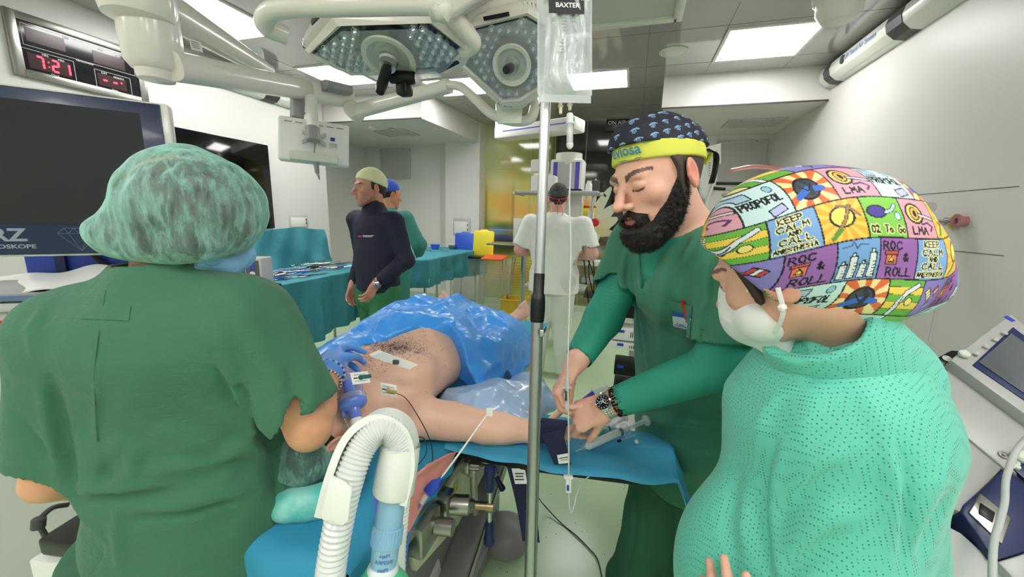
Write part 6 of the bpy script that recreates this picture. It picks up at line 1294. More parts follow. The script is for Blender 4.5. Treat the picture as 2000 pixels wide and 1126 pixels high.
# infusion pole, bag, line
mat('polem', (200, 202, 203), rough=.33, metal=.75); mat('polem2', (172, 174, 172), rough=.3, metal=.85)
PO = empty('infusion_pole', (0, 0, 0), 'tall steel infusion pole with black plastic clamp in front of the bearded man', 'infusion pole')
pt = V(AD(1066, 196, .885)); pm = V(AD(1053, 545, .90)); pm2 = V(AD(1049, 625, .905)); pb = V(AD(1036, 1126, .93)); dirp = (pb-pm2).normalized(); pbt = pm2+dirp*((pm2.z-.04)/-dirp.z)
PO.location = (pbt.x, pbt.y, 0)
MB().cyl(pm, pt+(pt-pm).normalized()*.02, .0118, seg=28).build('upper_tube', MT['polem'], PO, w=True); MB().cyl(pbt, pm2, .0148, seg=28).build('lower_tube', MT['polem2'], PO, w=True)
M = frame(pm2, az=(pm-pm2), ax=RT); LL = (pm-pm2).length; g = MB(); g.lathe([(.014, -.006), (.0165, 0), (.0175, .02), (.0172, .045), (.0155, LL*.62), (.0128, LL*.66), (.0128, LL+.012), (.0122, LL+.014)], 32, M); g.build('height_clamp', MT['black'], PO, w=True)
MB().box((0, 0, 0), (.010, .016, .012), frame(AD(1058, 650, .88), ax=RT, ay=UP), bev=.002).build('latch', MT['polem2'], PO, w=True)
g = MB()
for k in range(5): a = 2*PI*k/5+.3; g.tube([V((pbt.x, pbt.y, .09)), V((pbt.x+.16*math.cos(a), pbt.y+.16*math.sin(a), .07)), V((pbt.x+.29*math.cos(a), pbt.y+.29*math.sin(a), .06))], .014, 10); g.cyl((pbt.x+.29*math.cos(a), pbt.y+.29*math.sin(a)-.01, .03), (pbt.x+.29*math.cos(a), pbt.y+.29*math.sin(a)+.01, .03), .028, seg=16)
g.build('wheel_base', MT['dgrey'], PO, w=True)
hk = pt+V((0, 0, .16)); g = MB(); g.cyl(pt, pt+V((0, 0, .17)), .0085, seg=16); g.tube(spline([hk, hk+V(RT)*.03+V((0, 0, .02)), hk+V(RT)*.05+V((0, 0, .01)), hk+V(RT)*.055+V((0, 0, .03))]), .004, 10); g.build('hook', MT['polem2'], PO, w=True)
IB = empty('infusion_bag', AD(1102, 100, .86), 'clear plastic infusion bag with black print hanging at the top of the pole', 'infusion bag')
bw, bh = .118, .26; BMx = frame(AD(1103, 72, .858), ax=N3(RT)*1+fw*.05, ay=UP+N3(RT)*.0)
def bagf(sg):
 def fn(u, v):
  x = (u-.5)*bw*(1+.03*math.sin(9*v)); y = (v-.5)*bh; e = max(0, 1-abs(2*u-1)**4)*max(0, 1-abs(2*v-1)**6); return BMx @ V((x, y, sg*(e*.020*(1.25-.5*v)+.0008)+.0034*math.sin(23*u+5*v+2*math.sin(9*v))*e+.003*math.sin(14*v+6*u*u)*e))
 return fn
g = MB(); g.grid(bagf(1), 40, 70, 0); g.grid(bagf(-1), 40, 70, 0)
g.build('bag_film', mat('bagfilm', (232, 238, 240), rough=.05, alpha=.5, spec=1.0, coat=1.0, bump=('noise', 55, .9, .006)), IB, w=True)
g = MB(); 
for sx in (-1, 1): g.box((sx*bw*.5, 0, 0), (.005, bh, .002), BMx)
g.box((0, -bh*.5-.008, 0), (bw, .018, .002), BMx); g.build('sealed_edge', MT['clearw'], IB, w=True)
g = MB(); TZ = BMx @ Matrix.Translation((.0, .058, .0225)); g.box((0, .004, -.0012), (.078, .050, .0006), TZ); kb = g.build('print_block', mat('bagprint', (52, 50, 50), rough=.5), IB, w=True)
g = MB(); g.text('RINGER LATTATO', .0125, TZ @ Matrix.Translation((0, .012, 0)), ext=.0002, bold=.0004); g.text('BAXTER', .0145, TZ @ Matrix.Translation((0.002, -.004, 0)), ext=.0002, bold=.0004); g.build('print_lettering', MT['txtw'], kb, w=True)
g = MB(); TZ = BMx @ Matrix.Translation((0, .02, .0205)); rng = random.Random(5)
for i in range(16): g.text(rng.choice(['soluzione per infusione', 'sodio lattato  3,17 g', 'cloruro di sodio  6 g', 'uso endovenoso', 'osmolarita  276 mOsm/l', 'conservare a 25 C', 'calcio cloruro 0,27 g']), .0042, TZ @ Matrix.Translation((.005*(i % 3)-.004, .035-.0068*i, 0)), ext=.0001)
g.text('E-LOT 24  H-100ML', .007, TZ @ Matrix.Translation((0, -.09, -.004)), ext=.0001); g.build('small_print', mat('bagp2', (96, 98, 102), rough=.5), IB, w=True)
for x, nm, L2 in ((1095, 'port', .028), (1113, 'port', .02)):
 a = AD(x, 198, .875); g = MB(); g.cyl(a, a-V(UP)*L2, .0046, .0036, seg=16); g.lathe([(.0062, 0), (.0062, .003)], 16, frame(a-V(UP)*L2*.35, az=-UP, ax=RT)); g.build(nm, mat('port%d' % x, (228, 222, 186), rough=.4), IB, w=True)
IL = empty('infusion_line', AD(1113, 270, .875), 'clear drip chamber and long thin infusion tube running down beside the pole', 'infusion tube')
a = AD(1113, 222, .875); DMx = frame(a, az=-UP, ax=RT)
MB().lathe([(.0066, 0), (.0078, .003), (.0078, .017), (.0088, .018), (.0088, .024)], 20, DMx).build('spike_cap', MT['white'], IL, w=True)
MB().lathe([(.0074, .024), (.0074, .066), (.0066, .070)], 20, DMx).build('drip_chamber', MT['clearw'], IL, w=True)
MB().lathe([(.0060, .048), (.0062, .066), (.006, .068)], 20, DMx).build('fluid', MT['clear'], IL, w=True)
MB().lathe([(.0078, .068), (.0078, .074), (.0035, .080)], 20, DMx).build('chamber_foot', MT['white'], IL, w=True)
MB().box((.0090, 0, .012), (.003, .004, .005), DMx).build('vent_tab', mat('ventg', (40, 190, 150), rough=.4), IL, w=True)
ln = spline([AD(1115, 318, .875), AD(1112, 400, .88), AD(1115, 480, .88), AD(1112, 600, .88), AD(1109, 720, .90), AD(1110, 800, .92), AD(1111, 880, .94), AD(1111, 935, .95), AD(1112, 985, .95), AD(1116, 1000, .95), AD(1122, 985, .95), AD(1130, 955, .97), AD(1150, 930, 1.02), AD(1178, 914, 1.08), AD(1196, 908, 1.14)], 8)
MB().tube(ln, .0021, 10).build('tubing', mat('tubing', (222, 226, 226), rough=.15, alpha=.75, coat=.6), IL, w=True)
g = MB(); RM = frame(AD(1110, 945, .945), ax=RT, ay=UP); g.box((0, 0, 0), (.014, .040, .010), RM, bev=.002); g.box((0, .018, 0), (.022, .006, .013), RM, bev=.001); g.build('roller_clamp', MT['white'], IL, w=True); MB().box((-.002, -.006, .006), (.006, .014, .006), RM, bev=.002).build('roller', MT['blue'], IL, w=True)
t = empty('stopcock', AD(1106, 775, 1.0), 'small clear injection stopcock pinched between the nurse\'s fingers', 'stopcock'); g = MB(); p0 = AD(1108, 738, 1.0); p1 = AD(1106, 800, 1.0); g.cyl(p0, p1, .0042, seg=12); g.cyl(p0, p0+(p1-p0)*.3, .007, seg=12); g.build('body_tube', MT['clearw'], t, w=True); MB().cyl(p0+(p1-p0)*.4, p0+(p1-p0)*.7, .0048, seg=12).build('band', MT['dgrey'], t, w=True); g = MB(); g.box((0, 0, 0), (.024, .006, .006), frame(p0+(p1-p0)*.3, ax=RT, ay=UP), bev=.001); g.build('lever', MT['clearw'], t, w=True)
t = empty('cannula_pack', AD(1160, 765, 1.14), 'grey cannula wrapper with a violet tip behind the hands', 'cannula'); g = MB(); g.cyl(AD(1140, 782, 1.12), AD(1158, 768, 1.14), .008, seg=14); g.build('tip', mat('violet', (84, 64, 170), rough=.35), t, w=True); g = MB(); g.cyl(AD(1158, 768, 1.14), AD(1188, 757, 1.16), .013, .010, seg=14); g.build('wrapper', MT['clearw'], t, w=True)
# syringes on the arm board
def syringe(tip, end, r, lab, liquid, label=None, pull=.35, cat='syringe'):
 tip = V(tip); end = V(end); d = (end-tip).normalized(); L_ = (end-tip).length; t = empty('syringe', tip, lab, cat, group='syringes on the arm board'); M = frame(tip, az=d, ax=(0, 0, 1))
 MB().lathe([(.0018, 0), (.0022, L_*.06), (.004, L_*.10), (r, L_*.15), (r, L_*.66), (r*1.9, L_*.665), (r*1.9, L_*.68), (r, L_*.682)], 24, M, cap=False).build('barrel', mat('barrel'+lab[:4], (226, 236, 242), rough=.08, alpha=.22, coat=.6), t, w=True)
 MB().lathe([(r*.5, L_*.13), (r*.97, L_*.16), (r*.97, L_*.58)], 20, M).build('liquid', liquid, t, w=True); MB().lathe([(r*.96, L_*.58), (r*.96, L_*.62)], 20, M).build('stopper', MT['black'], t, w=True)
 g = MB(); g.cyl(tip+d*L_*.62, tip+d*L_*.98, r*.6, seg=12); g.lathe([(r*1.4, L_*.975), (r*1.5, L_*.99), (r*1.4, L_)], 20, M); g.build('plunger', MT['clearw'], t, w=True)
 if label: MB().lathe([(r*1.03, L_*.22), (r*1.03, L_*.50)], 24, M, cap=False).build('sticker', label, t, w=True)
 return t
syringe(AZ(1124, 881, .850), AZ(1264, 820, .885), .0115, 'large syringe filled with milky white fluid lying on the blue cloth', mat('milk', (240, 240, 236), rough=.35))
syringe(AZ(1133, 872, .850), AZ(1222, 815, .880), .0078, 'smaller syringe with a teal label, beside the milky one', mat('aqua', (120, 200, 196), rough=.2), mat('stick', (72, 168, 160), rough=.5))
t = empty('needle_cap', AZ(1224, 855, .846), 'small clear needle sheath with black end on the blue cloth', 'needle'); a = AZ(1209, 860, .846); b2 = AZ(1240, 849, .846); MB().cyl(a, b2, .0035, seg=10).build('sheath', MT['clear'], t, w=True); MB().cyl(a-(b2-a).normalized()*.004, a+(b2-a).normalized()*.006, .0042, seg=10).build('hub', MT['black'], t, w=True)
o = MB().lathe([(.0045, 0), (.006, .002), (.006, .008), (.0045, .010)], 16, frame(AZ(1241, 864, .846), az=(.6, .2, .6), ax=(0, 1, 0))).build('cap', MT['white'], None); tag(o, 'tiny white round syringe cap on the blue cloth', 'cap')
# cables
t = empty('sensor_cable', AD(905, 850, .95), 'white sensor cable with a bright blue plug running from the arm over the pink pad', 'cable')
cb = spline([AD(955, 805, 1.02), AD(945, 818, 1.0), AD(915, 860, .96), AD(880, 908, .93), AD(857, 938, .92)], 8); MB().tube(cb, .0024, 8).build('cord', MT['white'], t, w=True)
g = MB(); p0 = AD(858, 936, .92); p1 = AD(833, 965, .91); M = frame(p0, az=(p1-p0), ax=RT); g.lathe([(.0035, -.012), (.0045, 0), (.013, .012), (.014, .034), (.012, .040)], 16, M, sy=.45); g.build('plug', MT['blue'], t, w=True); g = MB(); p2 = AD(822, 982, .905); g.cyl(p1, p2, .008, .006, seg=12); g.build('sleeve', MT['clearw'], t, w=True)
MB().box((0, 0, 0), (.016, .022, .0015), frame(AD(956, 804, 1.01), ax=RT, ay=UP)).build('flag_tag', MT['paper'], t, w=True)
cb = spline([AD(822, 982, .905), AD(812, 1000, .9), AD(800, 1040, .88), AD(792, 1100, .86), AD(790, 1200, .85)], 8); MB().tube(cb, .0028, 8).build('blue_cord', mat('bluec', (50, 120, 200), rough=.4), t, w=True)
o = MB().tube(spline([AZ(1046, 963, .25), AZ(1062, 985, .05), AZ(1095, 1020, .006), AZ(1125, 1045, .006), AZ(1150, 1070, .006), AZ(1168, 1094, .006), AZ(1180, 1150, .006)], 10), .003, 8).build('floor_cable', MT['dgrey'], None); tag(o, 'thin grey cable snaking over the pale green floor by the pole', 'cable')
o = MB().tube(spline([AD(795, 835, .90), AD(803, 860, .88), AD(803, 895, .86), AD(797, 915, .85), AD(790, 935, .84)], 10), .0013, 8).build('red_lead', MT['red'], None); tag(o, 'thin red lead wire behind the white hose arch', 'cable')
o = MB().tube(spline([AD(803, 852, .88), AD(828, 856, .89), AD(832, 885, .88), AD(812, 912, .86), AD(792, 928, .85)], 10), .0013, 8).build('black_lead', MT['black'], None); tag(o, 'looped thin black lead wire by the patient\'s shoulder', 'cable')
# people further back
mat('navyjumper', (34, 34, 56), rough=.8, bump=('noise', 60, .3, .004)); mat('whitescrub', (240, 240, 236), rough=.8, bump=[('noise', 16, .6, .012)]); mat('tealgown', (62, 140, 130), rough=.75, bump=[('noise', 14, .8, .02, (1, 1, .5))]); mat('scrubn', (50, 118, 76), rough=.8, bump=[('noise', 14, .6, .015)])
def figure(base, H, f, label, top_m, leg_m, skin, capm, arms, lean=0, cap='cap', width=1.0, hair=(50, 40, 36), brow=None, sleeve=.45, collar=False, hem=.80, hf=None, legs=None, vx=.006, belly=0):
 """standing figure; base floor point, H height, f facing; arms=((elbow, wrist, hand dir),(…)) left then right in local (left, front, up) metres from the floor"""
 f = nrm(f); s = nrm(np.cross(UZ, f)); B0 = N3((base[0], base[1], 0)); k = H/1.78
 W = lambda x, y, z: B0+s*x*k+f*y*k+UZ*z*k
 t = person((base[0], base[1], 0), label)
 hf = f if hf is None else nrm(hf); hc = W(0, .03+lean*1.6, 1.635); HR = fr_(hf, (0, 0, 1)); nk = W(0, lean*1.1, 1.49); pel = W(0, 0, .93)
 sh = [W(.185*width, lean, 1.43), W(-.185*width, lean, 1.43)]; hp = [W(.09, 0, .92), W(-.09, 0, .92)]
 legs = legs or ((0, .02, .48, 0, -.02, .09), (0, .02, .48, 0, -.02, .09)); fx = hc+hf*.05
 b = S(); head_ops(b, hc, HR, k, 'open', neck=nk); b.ec(sh[0]-UZ*.02, sh[1]-UZ*.02, (.042*k, .055*k), (.042*k, .055*k), UZ, .03); b.ec(lerp(nk, pel, .2), pel, (.145*k*width, .09*k), (.15*k*width, .11*k), s, .05)
 kn = []; ank = []
 for i in (0, 1):
  sg = 1-2*i; e = W(*arms[i][0]); w = W(*arms[i][1]); limb(b, sh[i]-UZ*.012, e, w, (.044*k*width, .043*k*width, .029*k), bulge=False); hand_ops(b, w, (lambda v: s*v[0]+f*v[1]+UZ*v[2])(arms[i][2]), s*-sg*.8-UZ*.1+f*.1, sg, None, .95*k)
  l = legs[i]; kk = W(sg*.10+l[0], l[1], l[2]); aa = W(sg*.11+l[3], l[4], l[5]); kn.append(kk); ank.append(aa); limb(b, hp[i], kk, aa, (.08*k, .055*k, .04*k), bulge=False); foot_ops(b, aa, f)
 sculpt('body', b, MT['skin'], t, .009, fine=[(hc-.16*k, hc+.16*k, .0042)]+[(W(*a_[1])-.13, W(*a_[1])+.13, .005) for a_ in arms], col=skin_col(skin, hc, HR, k, brow=brow, stub=((90, 70, 60), .4) if brow else None))
 Lh = lambda *p: hl(hc, HR, p, k)
 h_ = S(); h_.ell(Lh(0, -.016, .030), N3((.080, .101, .090))*k, HR, .0); h_.cone(Lh(0, -.05, -.02), Lh(0, -.06, -.055), .05*k, .036*k, .02); h_.fn(lambda P, d: (lambda q: np.maximum(d, np.maximum(q[:, 1]-.022, -(q[:, 2]+.06))))(((P-hc) @ HR.T)/k))
 sculpt('hair', h_, mat('hairbg', hair, rough=.6), t, .006)
 c = S(); c.ell(Lh(0, -.014, .036), N3((.086, .108, .104))*k, HR, .0); c.cut(Lh(0, 0, .036), -HR[2]+HR[1]*.35, .003); c.noise(40, .002); co2 = sculpt(cap, c, capm, t, .005)
 p = S(); p.ec(W(0, 0, 1.02), W(0, 0, .86), (.155*k*width, .11*k), (.168*k*width, .12*k), s, .03)
 for i in (0, 1): p.cone(hp[i], kn[i], .098*k*width, .082*k, .03); p.cone(kn[i], ank[i]-UZ*.02, .082*k, .078*k, .02)
 p.noise(6, .010, 4, (1, 1, .4)); p.noise(16, .004, 5, (1, 1, .6)); sculpt('trousers', p, leg_m, t, .008)
 u = S(); u.ec(sh[0]-s*.02-UZ*.01, sh[1]+s*.02-UZ*.01, (.058*k, .078*k), (.058*k, .078*k), UZ, .05); u.cone(nk-UZ*.02, nk-UZ*.12, .085*k, .11*k, .05); u.ec(lerp(nk, pel, .22), W(0, 0, hem), (.175*k*width, .118*k+belly*.3), (.180*k*width, .130*k+belly), s, .05)
 for i in (0, 1):
  e = W(*arms[i][0]); w = W(*arms[i][1]); rr = .066*k*width
  if sleeve < 1: q = lerp(sh[i], e, sleeve+.25); u.cone(sh[i]-UZ*.01, q, rr*.92, rr*.98, .04); v = nrm(e-sh[i]); u.hole(q, q+v*.1, rr*.88, rr*2.2, .003)
  else: u.cone(sh[i]-UZ*.01, e, rr*.93, rr*.82, .04, ring=(70, .003, .5, 1.2)); u.cone(e, w-nrm(w-e)*.02, rr*.85, rr*.62, .02, ring=(80, .0025, -.3, .7)); u.hole(w-nrm(w-e)*.02, w+nrm(w-e)*.03, .036*k, .04*k, .003)
 u.cut(W(0, 0, hem), -UZ, .004); u.noise(7, .008, 3, (1, 1, .6)); u.noise(20, .003, 8)
 if collar: u.cone(nk-UZ*.02, nk+UZ*.055+f*.01, .074*k, .066*k, .02)
 else: u.hole(nk+UZ*.05, nk+UZ*.0, .07*k, .06*k, .005)
 tp = sculpt('top', u, top_m, t, .0065)
 for a_ in ank: s2 = S(); a_ = N3(a_); s2.cone(a_-UZ*.045-f*.03, a_-UZ*.06+f*.13, .044, .036, .02); s2.cut((0, 0, .002), (0, 0, -1), .002); sculpt('shoe', s2, MT['white'], t, .009)
 return t, tp, Lh, W, co2, u
bN = AY(715, 745, 2.45); fN = nrm((-.25, -.97, 0)); FN = AZ(712, 735, .12)
navy, ntop, Lh, Wn, cpn, un_ = figure((-1.74, 2.34), 1.80, fN, 'walking man in a dark navy high-necked jumper, cream cap and green trousers', MT['navyjumper'], MT['scrubn'], (208, 150, 130), mat('creamcap', (222, 222, 176), rough=.8),
 (((.27, -.03, 1.16), (.20, .17, 1.02), (-.2, .5, -.8)), ((-.25, -.08, 1.14), (-.26, .02, .93), (-.05, .3, -1))), sleeve=2, collar=True, hem=.93, hf=(-.52, -.85, -.05), brow=(70, 50, 40), legs=((.02, .14, .50, .02, .20, .09), (-.0, -.05, .48, 0, -.28, .12)), width=1.04)
g = MB(); p = on(un_, [(698, 461), (716, 461)], 2.2, .006); M = frame((p[0]+p[1])/2, ax=p[1]-p[0], ay=UZ); g.box((-.012, 0, 0), (.02, .010, .002), M); g.build('chest_logo', mat('nlogo', (200, 60, 90), rough=.5), ntop, w=True); g = MB(); g.box((.035, .003, 0), (.06, .004, .001), M); g.box((.03, -.004, 0), (.05, .0025, .001), M); g.build('chest_lettering', MT['txtw'], ntop, w=True)
w = Wn(.20, .17, 1.02); e_ = Wn(.27, -.03, 1.16); a_ = nrm(w-e_); n1_ = nrm(np.cross(a_, UZ)); n2_ = np.cross(a_, n1_)
t = empty('wristwatch', w, 'silver wristwatch worn by the walking man in the navy jumper', 'watch'); MB().tube([V(w-a_*.0+(n1_*math.cos(x)+n2_*math.sin(x))*.034) for x in np.linspace(0, 2*PI, 24, endpoint=False)], .010, 8, closed=True, flat=.3).build('bracelet', MT['chrome'], t, w=True)
q_ = w+nrm(N3(CAM)-w)*.036; MB().lathe([(.019, 0), (.019, .007), (.016, .009), (0, .009)], 20, frame(V(q_), az=nrm(N3(CAM)-w), ax=a_)).build('case', MT['chrome'], t, w=True)
gb, gt, Lg, Wg, cpg, ug = figure((-2.18, 3.12), 1.80, (.15, .98, 0), 'person in a teal surgical gown and bright blue cap, back turned, at the instrument tables', MT['tealgown'], MT['tealgown'], (214, 150, 120), mat('bcap', (62, 96, 216), rough=.75, bump=('wave', 30, .4, .01)),
 (((.34, .02, 1.20), (.18, .22, 1.10), (-.5, .6, 0)), ((-.34, .02, 1.20), (-.16, .24, 1.10), (.5, .6, 0))), sleeve=2, hem=.45, width=1.15, hf=(.45, .88, -.15), belly=.03)
g = MB(); g.tube(spline([V(Lg(0, -.085, -.09)), V(Lg(.03, -.10, -.10)), V(Lg(.05, -.07, -.10))]), .006, 8, flat=.4); g.build('gown_tie', MT['white'], gt, w=True)
wb, wt2, Lw3, Ww, cpw3, uw = figure((-.66, 3.46), 1.80, (.05, 1, 0), 'heavy-set person in white scrubs and black patterned cap, seen from behind at the equipment pendant', MT['whitescrub'], mat('whitetr', (222, 226, 216), rough=.8, bump=('noise', 14, .6, .012)), (224, 172, 160), mat('blkcap', (26, 26, 30), rough=.8, mottle=(110, (170, 170, 170), .35)),
 (((.33, .0, 1.17), (.17, .24, 1.12), (-.3, .9, .1)), ((-.33, .0, 1.17), (-.17, .24, 1.12), (.3, .9, .1))), sleeve=.55, hem=.80, width=1.30, hf=(-.25, .95, -.12), belly=.02, legs=((.0, .0, .48, .02, 0, .09), (0, 0, .48, -.02, 0, .09)))
g = MB(); g.tube(spline([V(Lw3(-.080, -.02, .02)), V(Lw3(-.06, -.085, -.005)), V(Lw3(.0, -.115, -.02)), V(Lw3(.06, -.085, -.005)), V(Lw3(.082, -.02, .02))]), .006, 8, flat=.4); g.tube(spline([V(Lw3(0, -.115, -.02)), V(Lw3(-.015, -.125, -.07)), V(Lw3(-.035, -.13, -.13)), V(Lw3(-.03, -.135, -.16))]), .006, 8, flat=.4); g.tube(spline([V(Lw3(0, -.115, -.02)), V(Lw3(.015, -.125, -.07)), V(Lw3(.01, -.135, -.15))]), .006, 8, flat=.4); g.build('cap_tie', mat('redtie', (220, 70, 84), rough=.6), cpw3, w=True)
# draped instrument tables
def draped(name, lab, x0, x1, y0, y1, z, back=None, M=None, low=.3, rz=0, cx=0, cy_=0, seed=1, tail=None):
 rng = random.Random(seed); ph = [rng.uniform(0, 6) for _ in range(6)]; R_ = Matrix.Translation((cx, cy_, 0)) @ Matrix.Rotation(rz, 4, 'Z')
 per = [(x0, y0), (x1, y0), (x1, y1), (x0, y1)]; Ls = [x1-x0, y1-y0, x1-x0, y1-y0]; tot = sum(Ls)
 def edge(s_):
  s_ = (s_ % 1)*tot
  for i in range(4):
   if s_ <= Ls[i]+1e-9: a = per[i]; b2 = per[(i+1) % 4]; t = s_/Ls[i]; return a[0]+(b2[0]-a[0])*t, a[1]+(b2[1]-a[1])*t, [(0, -1), (1, 0), (0, 1), (-1, 0)][i], min(t, 1-t)*Ls[i]
   s_ -= Ls[i]
 def fn(u, v):
  x, y, n, ce = edge(u)
  if v < .12: k = v/.12; mx, my = (x0+x1)/2, (y0+y1)/2; return R_ @ V((mx+(x-mx)*k, my+(y-my)*k, z+.003*math.sin(x*23)*math.cos(y*19)))
  d = (v-.12)/.88; L_ = (z-low)*(1+.10*math.sin(u*2*PI*2+ph[0])); s_ = u*tot; fold = .030*math.sin(s_*19+ph[1])+.018*math.sin(s_*43+ph[2])+.02*math.exp(-(ce/.08)**2)*3; a = min(d*L_/.03, PI/2)
  o = .014*math.sin(a)+fold*min(1, d*1.6); return R_ @ V((x+n[0]*o+.008*math.sin(9*d+s_*5)*d, y+n[1]*o+.008*math.sin(8*d+s_*7)*d, z-.014*(1-math.cos(a))-max(0, d*L_-.03)))
 t = empty(name, (cx, cy_, 0), lab, 'table'); g = MB(); g.grid(fn, 180, 40, .003)
 o = g.build('drape_cloth', MT['drape'], t, w=True)
 g = MB(); 
 for x in (x0+.06, x1-.06):
  for y in (y0+.06, y1-.06): g = MB(); a = R_ @ V((x, y, 0)); b2 = R_ @ V((x, y, z-.02)); g.cyl(a, b2, .016, seg=12); g.build('leg', MT['chrome'], t, w=True)
 return t, R_
p0 = AZ(515, 560, .95); p1 = AZ(660, 520, .95); TA, RA = draped('instrument_table', 'long instrument table under a teal drape with a high raised back', -.85, .60, -.32, .32, .95, rz=PI/2, cx=-2.76, cy_=2.75, low=.42, seed=3)
def backf(u, v):
 x = -.62+1.30*u; w_ = math.sin(u*PI)**.25; zt = 1.31+.012*math.sin(7*x); z = .93+(zt-.93)*v; y = .33+.05*v+.02*math.sin(11*x+3*v)*(1-v)+.012*math.sin(23*x-5*v); k = (1-v)*0+(1 if abs(2*u-1) < .82 else 1-(abs(2*u-1)-.82)/.18*.9*v); xx = x if v < .02 else x*(1-.12*v); return RA @ V((xx, y, z))
g = MB(); g.grid(backf, 70, 24, .012); g.build('raised_back', MT['drape'], TA, w=True)
rng = random.Random(7)
mats_i = [MT['blue'], MT['black'], MT['steel'], MT['chrome'], mat('lilac', (150, 150, 214), rough=.35), MT['white']]
def instrument(x, y, a, kind, R_, z, lab):
 c, s_ = math.cos(a), math.sin(a); P = lambda u, v, h=0: R_ @ V((x+c*u-s_*v, y+s_*u+c*v, z+.006+h)); L_ = .11
 t = empty('surgical_instrument', P(0, 0), lab, 'surgical instrument', group='instruments laid out on the long teal table')
 m1 = {'blue': MT['blue'], 'black': MT['black'], 'steel': MT['steel'], 'lilac': MT['lilac']}[kind]
 g = MB(); g.tube([P(-.02, -.012), P(-L_, -.022), P(-L_-.01, -.030)], .0045, 6); g.build('handle', m1, t, w=True); g = MB(); g.tube([P(-.02, .012), P(-L_, .024, .006)], .0045, 6); g.build('handle', m1, t, w=True)
 g = MB(); g.tube([P(-.025, 0, .004), P(.10, 0, .004), P(.125, .003, .006)], [.004, .003, .001], 6); g.build('shaft', MT['steel'] if kind != 'black' else MT['black'], t, w=True)
looks = {'blue': 'blue-handled', 'black': 'black-handled', 'steel': 'plain steel', 'lilac': 'lilac-handled'}
for i in range(44):
 if i < 26: x = -.62+.72*rng.random(); y = -.24+.34*rng.random(); kd = rng.choice(['blue', 'black', 'black', 'blue', 'lilac', 'steel', 'lilac']); wh = 'in the main pile on the teal table'
 else: x = .12+.32*rng.random(); y = -.15+.35*rng.random(); kd = 'steel'; wh = 'at the far end of the teal table'
 instrument(x, y, rng.uniform(-.5, .5)+(PI if rng.random() < .4 else 0), kd, RA, .953+.012*(i % 4), '%s surgical instrument lying %s' % (looks[kd], wh))
for i in range(5):
 x = -.50+.13*i; y = .10+.03*(i % 2); pts = [RA @ V((x+.07*math.cos(a)*(1+.3*math.sin(a*2+i)), y+.045*math.sin(a), .965+.012*math.sin(a*1.5+i)+.01)) for a in np.linspace(0, 5.6, 40)]
 o = MB().tube(pts, .0042, 8).build('coiled_tubing', MT['lilac'] if i % 2 else mat('lil2_%d' % i, (196, 190, 222), rough=.3)); tag(o, 'coiled lilac plastic tubing in the middle of the instrument pile' if i % 2 else 'coiled whitish plastic tubing in the middle of the instrument pile', 'tubing', group='coiled tubing on the teal table')
for i in range(10): x = .05+.085*(i % 5)+.01*rng.random(); y = .22+.035*(i//5); P = RA @ V((x, y, .966+.018*(i % 2))); o = MB().tube([P+V((math.cos(a)*.017, math.sin(a)*.013, .006*math.sin(a*2))) for a in np.linspace(0, 2*PI, 16, endpoint=False)], .004, 6, closed=True).build('forceps_ring', MT['steel']); tag(o, 'steel finger ring of a clamp in the row against the raised drape', 'surgical instrument', group='steel clamps in a row at the far table end')
TB, RB = draped('instrument_table', 'smaller teal draped table carrying a blue basin and a grey bowl', -.60, .98, -.24, .52, 1.00, rz=PI/2, cx=-2.34, cy_=4.28, low=.66, seed=5)
def bowl(name, lab, p, r, h, m, cat):
 o = MB().lathe([(.0, .002), (r*.72, .0), (r*.78, .006), (r, h), (r*1.08, h+.002), (r*1.02, h-.004), (r*.74, .010), (0, .008)], 28, Matrix.Translation(p), cap=False).build(name, m); return tag(o, lab, cat)
bowl('basin', 'small bright blue plastic basin on the teal draped table', AZ(850, 486, 1.006), .065, .062, mat('basin', (70, 112, 226), rough=.35), 'basin'); bowl('bowl', 'small grey metal bowl next to the blue basin', AZ(883, 486, 1.006), .052, .048, mat('gbowl', (120, 128, 122), rough=.3, metal=.5), 'bowl')
for i, (x, y) in enumerate(((812, 480), (822, 484), (835, 488), (868, 489), (805, 486), (828, 478))): a = AZ(x-8, y, 1.008); b2 = AZ(x+9, y+2, 1.008); o = MB().tube([a, (a+b2)/2+V((0, .01, .004)), b2], .003, 6).build('surgical_instrument', MT['steel']); tag(o, 'thin steel instrument lying beside the blue basin', 'surgical instrument', group='steel instruments on the smaller table')
# waste bag stands and bin
def lidp(w, h, r=.03, n=6):
 pts = []
 for cx, cy_, a0 in ((w/2-r, h/2-r, 0), (-w/2+r, h/2-r, PI/2), (-w/2+r, -h/2+r, PI), (w/2-r, -h/2+r, 1.5*PI)):
  for k in range(n+1): a = a0+PI/2*k/n; pts.append((cx+r*math.cos(a), cy_+r*math.sin(a)))
  if a0 == 0: pts += [(.07, h/2), (.035, h/2+.018), (-.035, h/2+.018), (-.07, h/2)]
 return pts
ST = empty('waste_stand', (-1.85, 4.9, 0), 'chrome waste trolley with blue, yellow and orange lids and clear hanging bags', 'waste trolley')
for nm, px, m_, col in (('blue_lid', (908, 480), 'lidb', (52, 92, 196)), ('yellow_lid', (945, 476), 'lidy', (240, 222, 60))):
 c_ = AY(px[0], px[1], 5.0); M = frame(c_, az=(0, -1, .12), ay=(0, 0, 1)); g = MB(); g.prism(lidp(.30, .36), .022, M, bev=.006); g.build('lid', mat(m_, col, rough=.35), ST, w=True)
c_ = AY(966, 504, 4.85); g = MB(); g.prism(lidp(.30, .30), .02, frame(c_, az=(0, -.10, 1), ay=(0, 1, 0)), bev=.005); g.build('lid', mat('lido', (238, 98, 60), rough=.4), ST, w=True)
g = MB(); c_ = AY(925, 500, 4.9); g.box((c_.x, c_.y, c_.z), (.34, .30, .02), bev=.005); g.build('rim', MT['black'], ST, w=True)
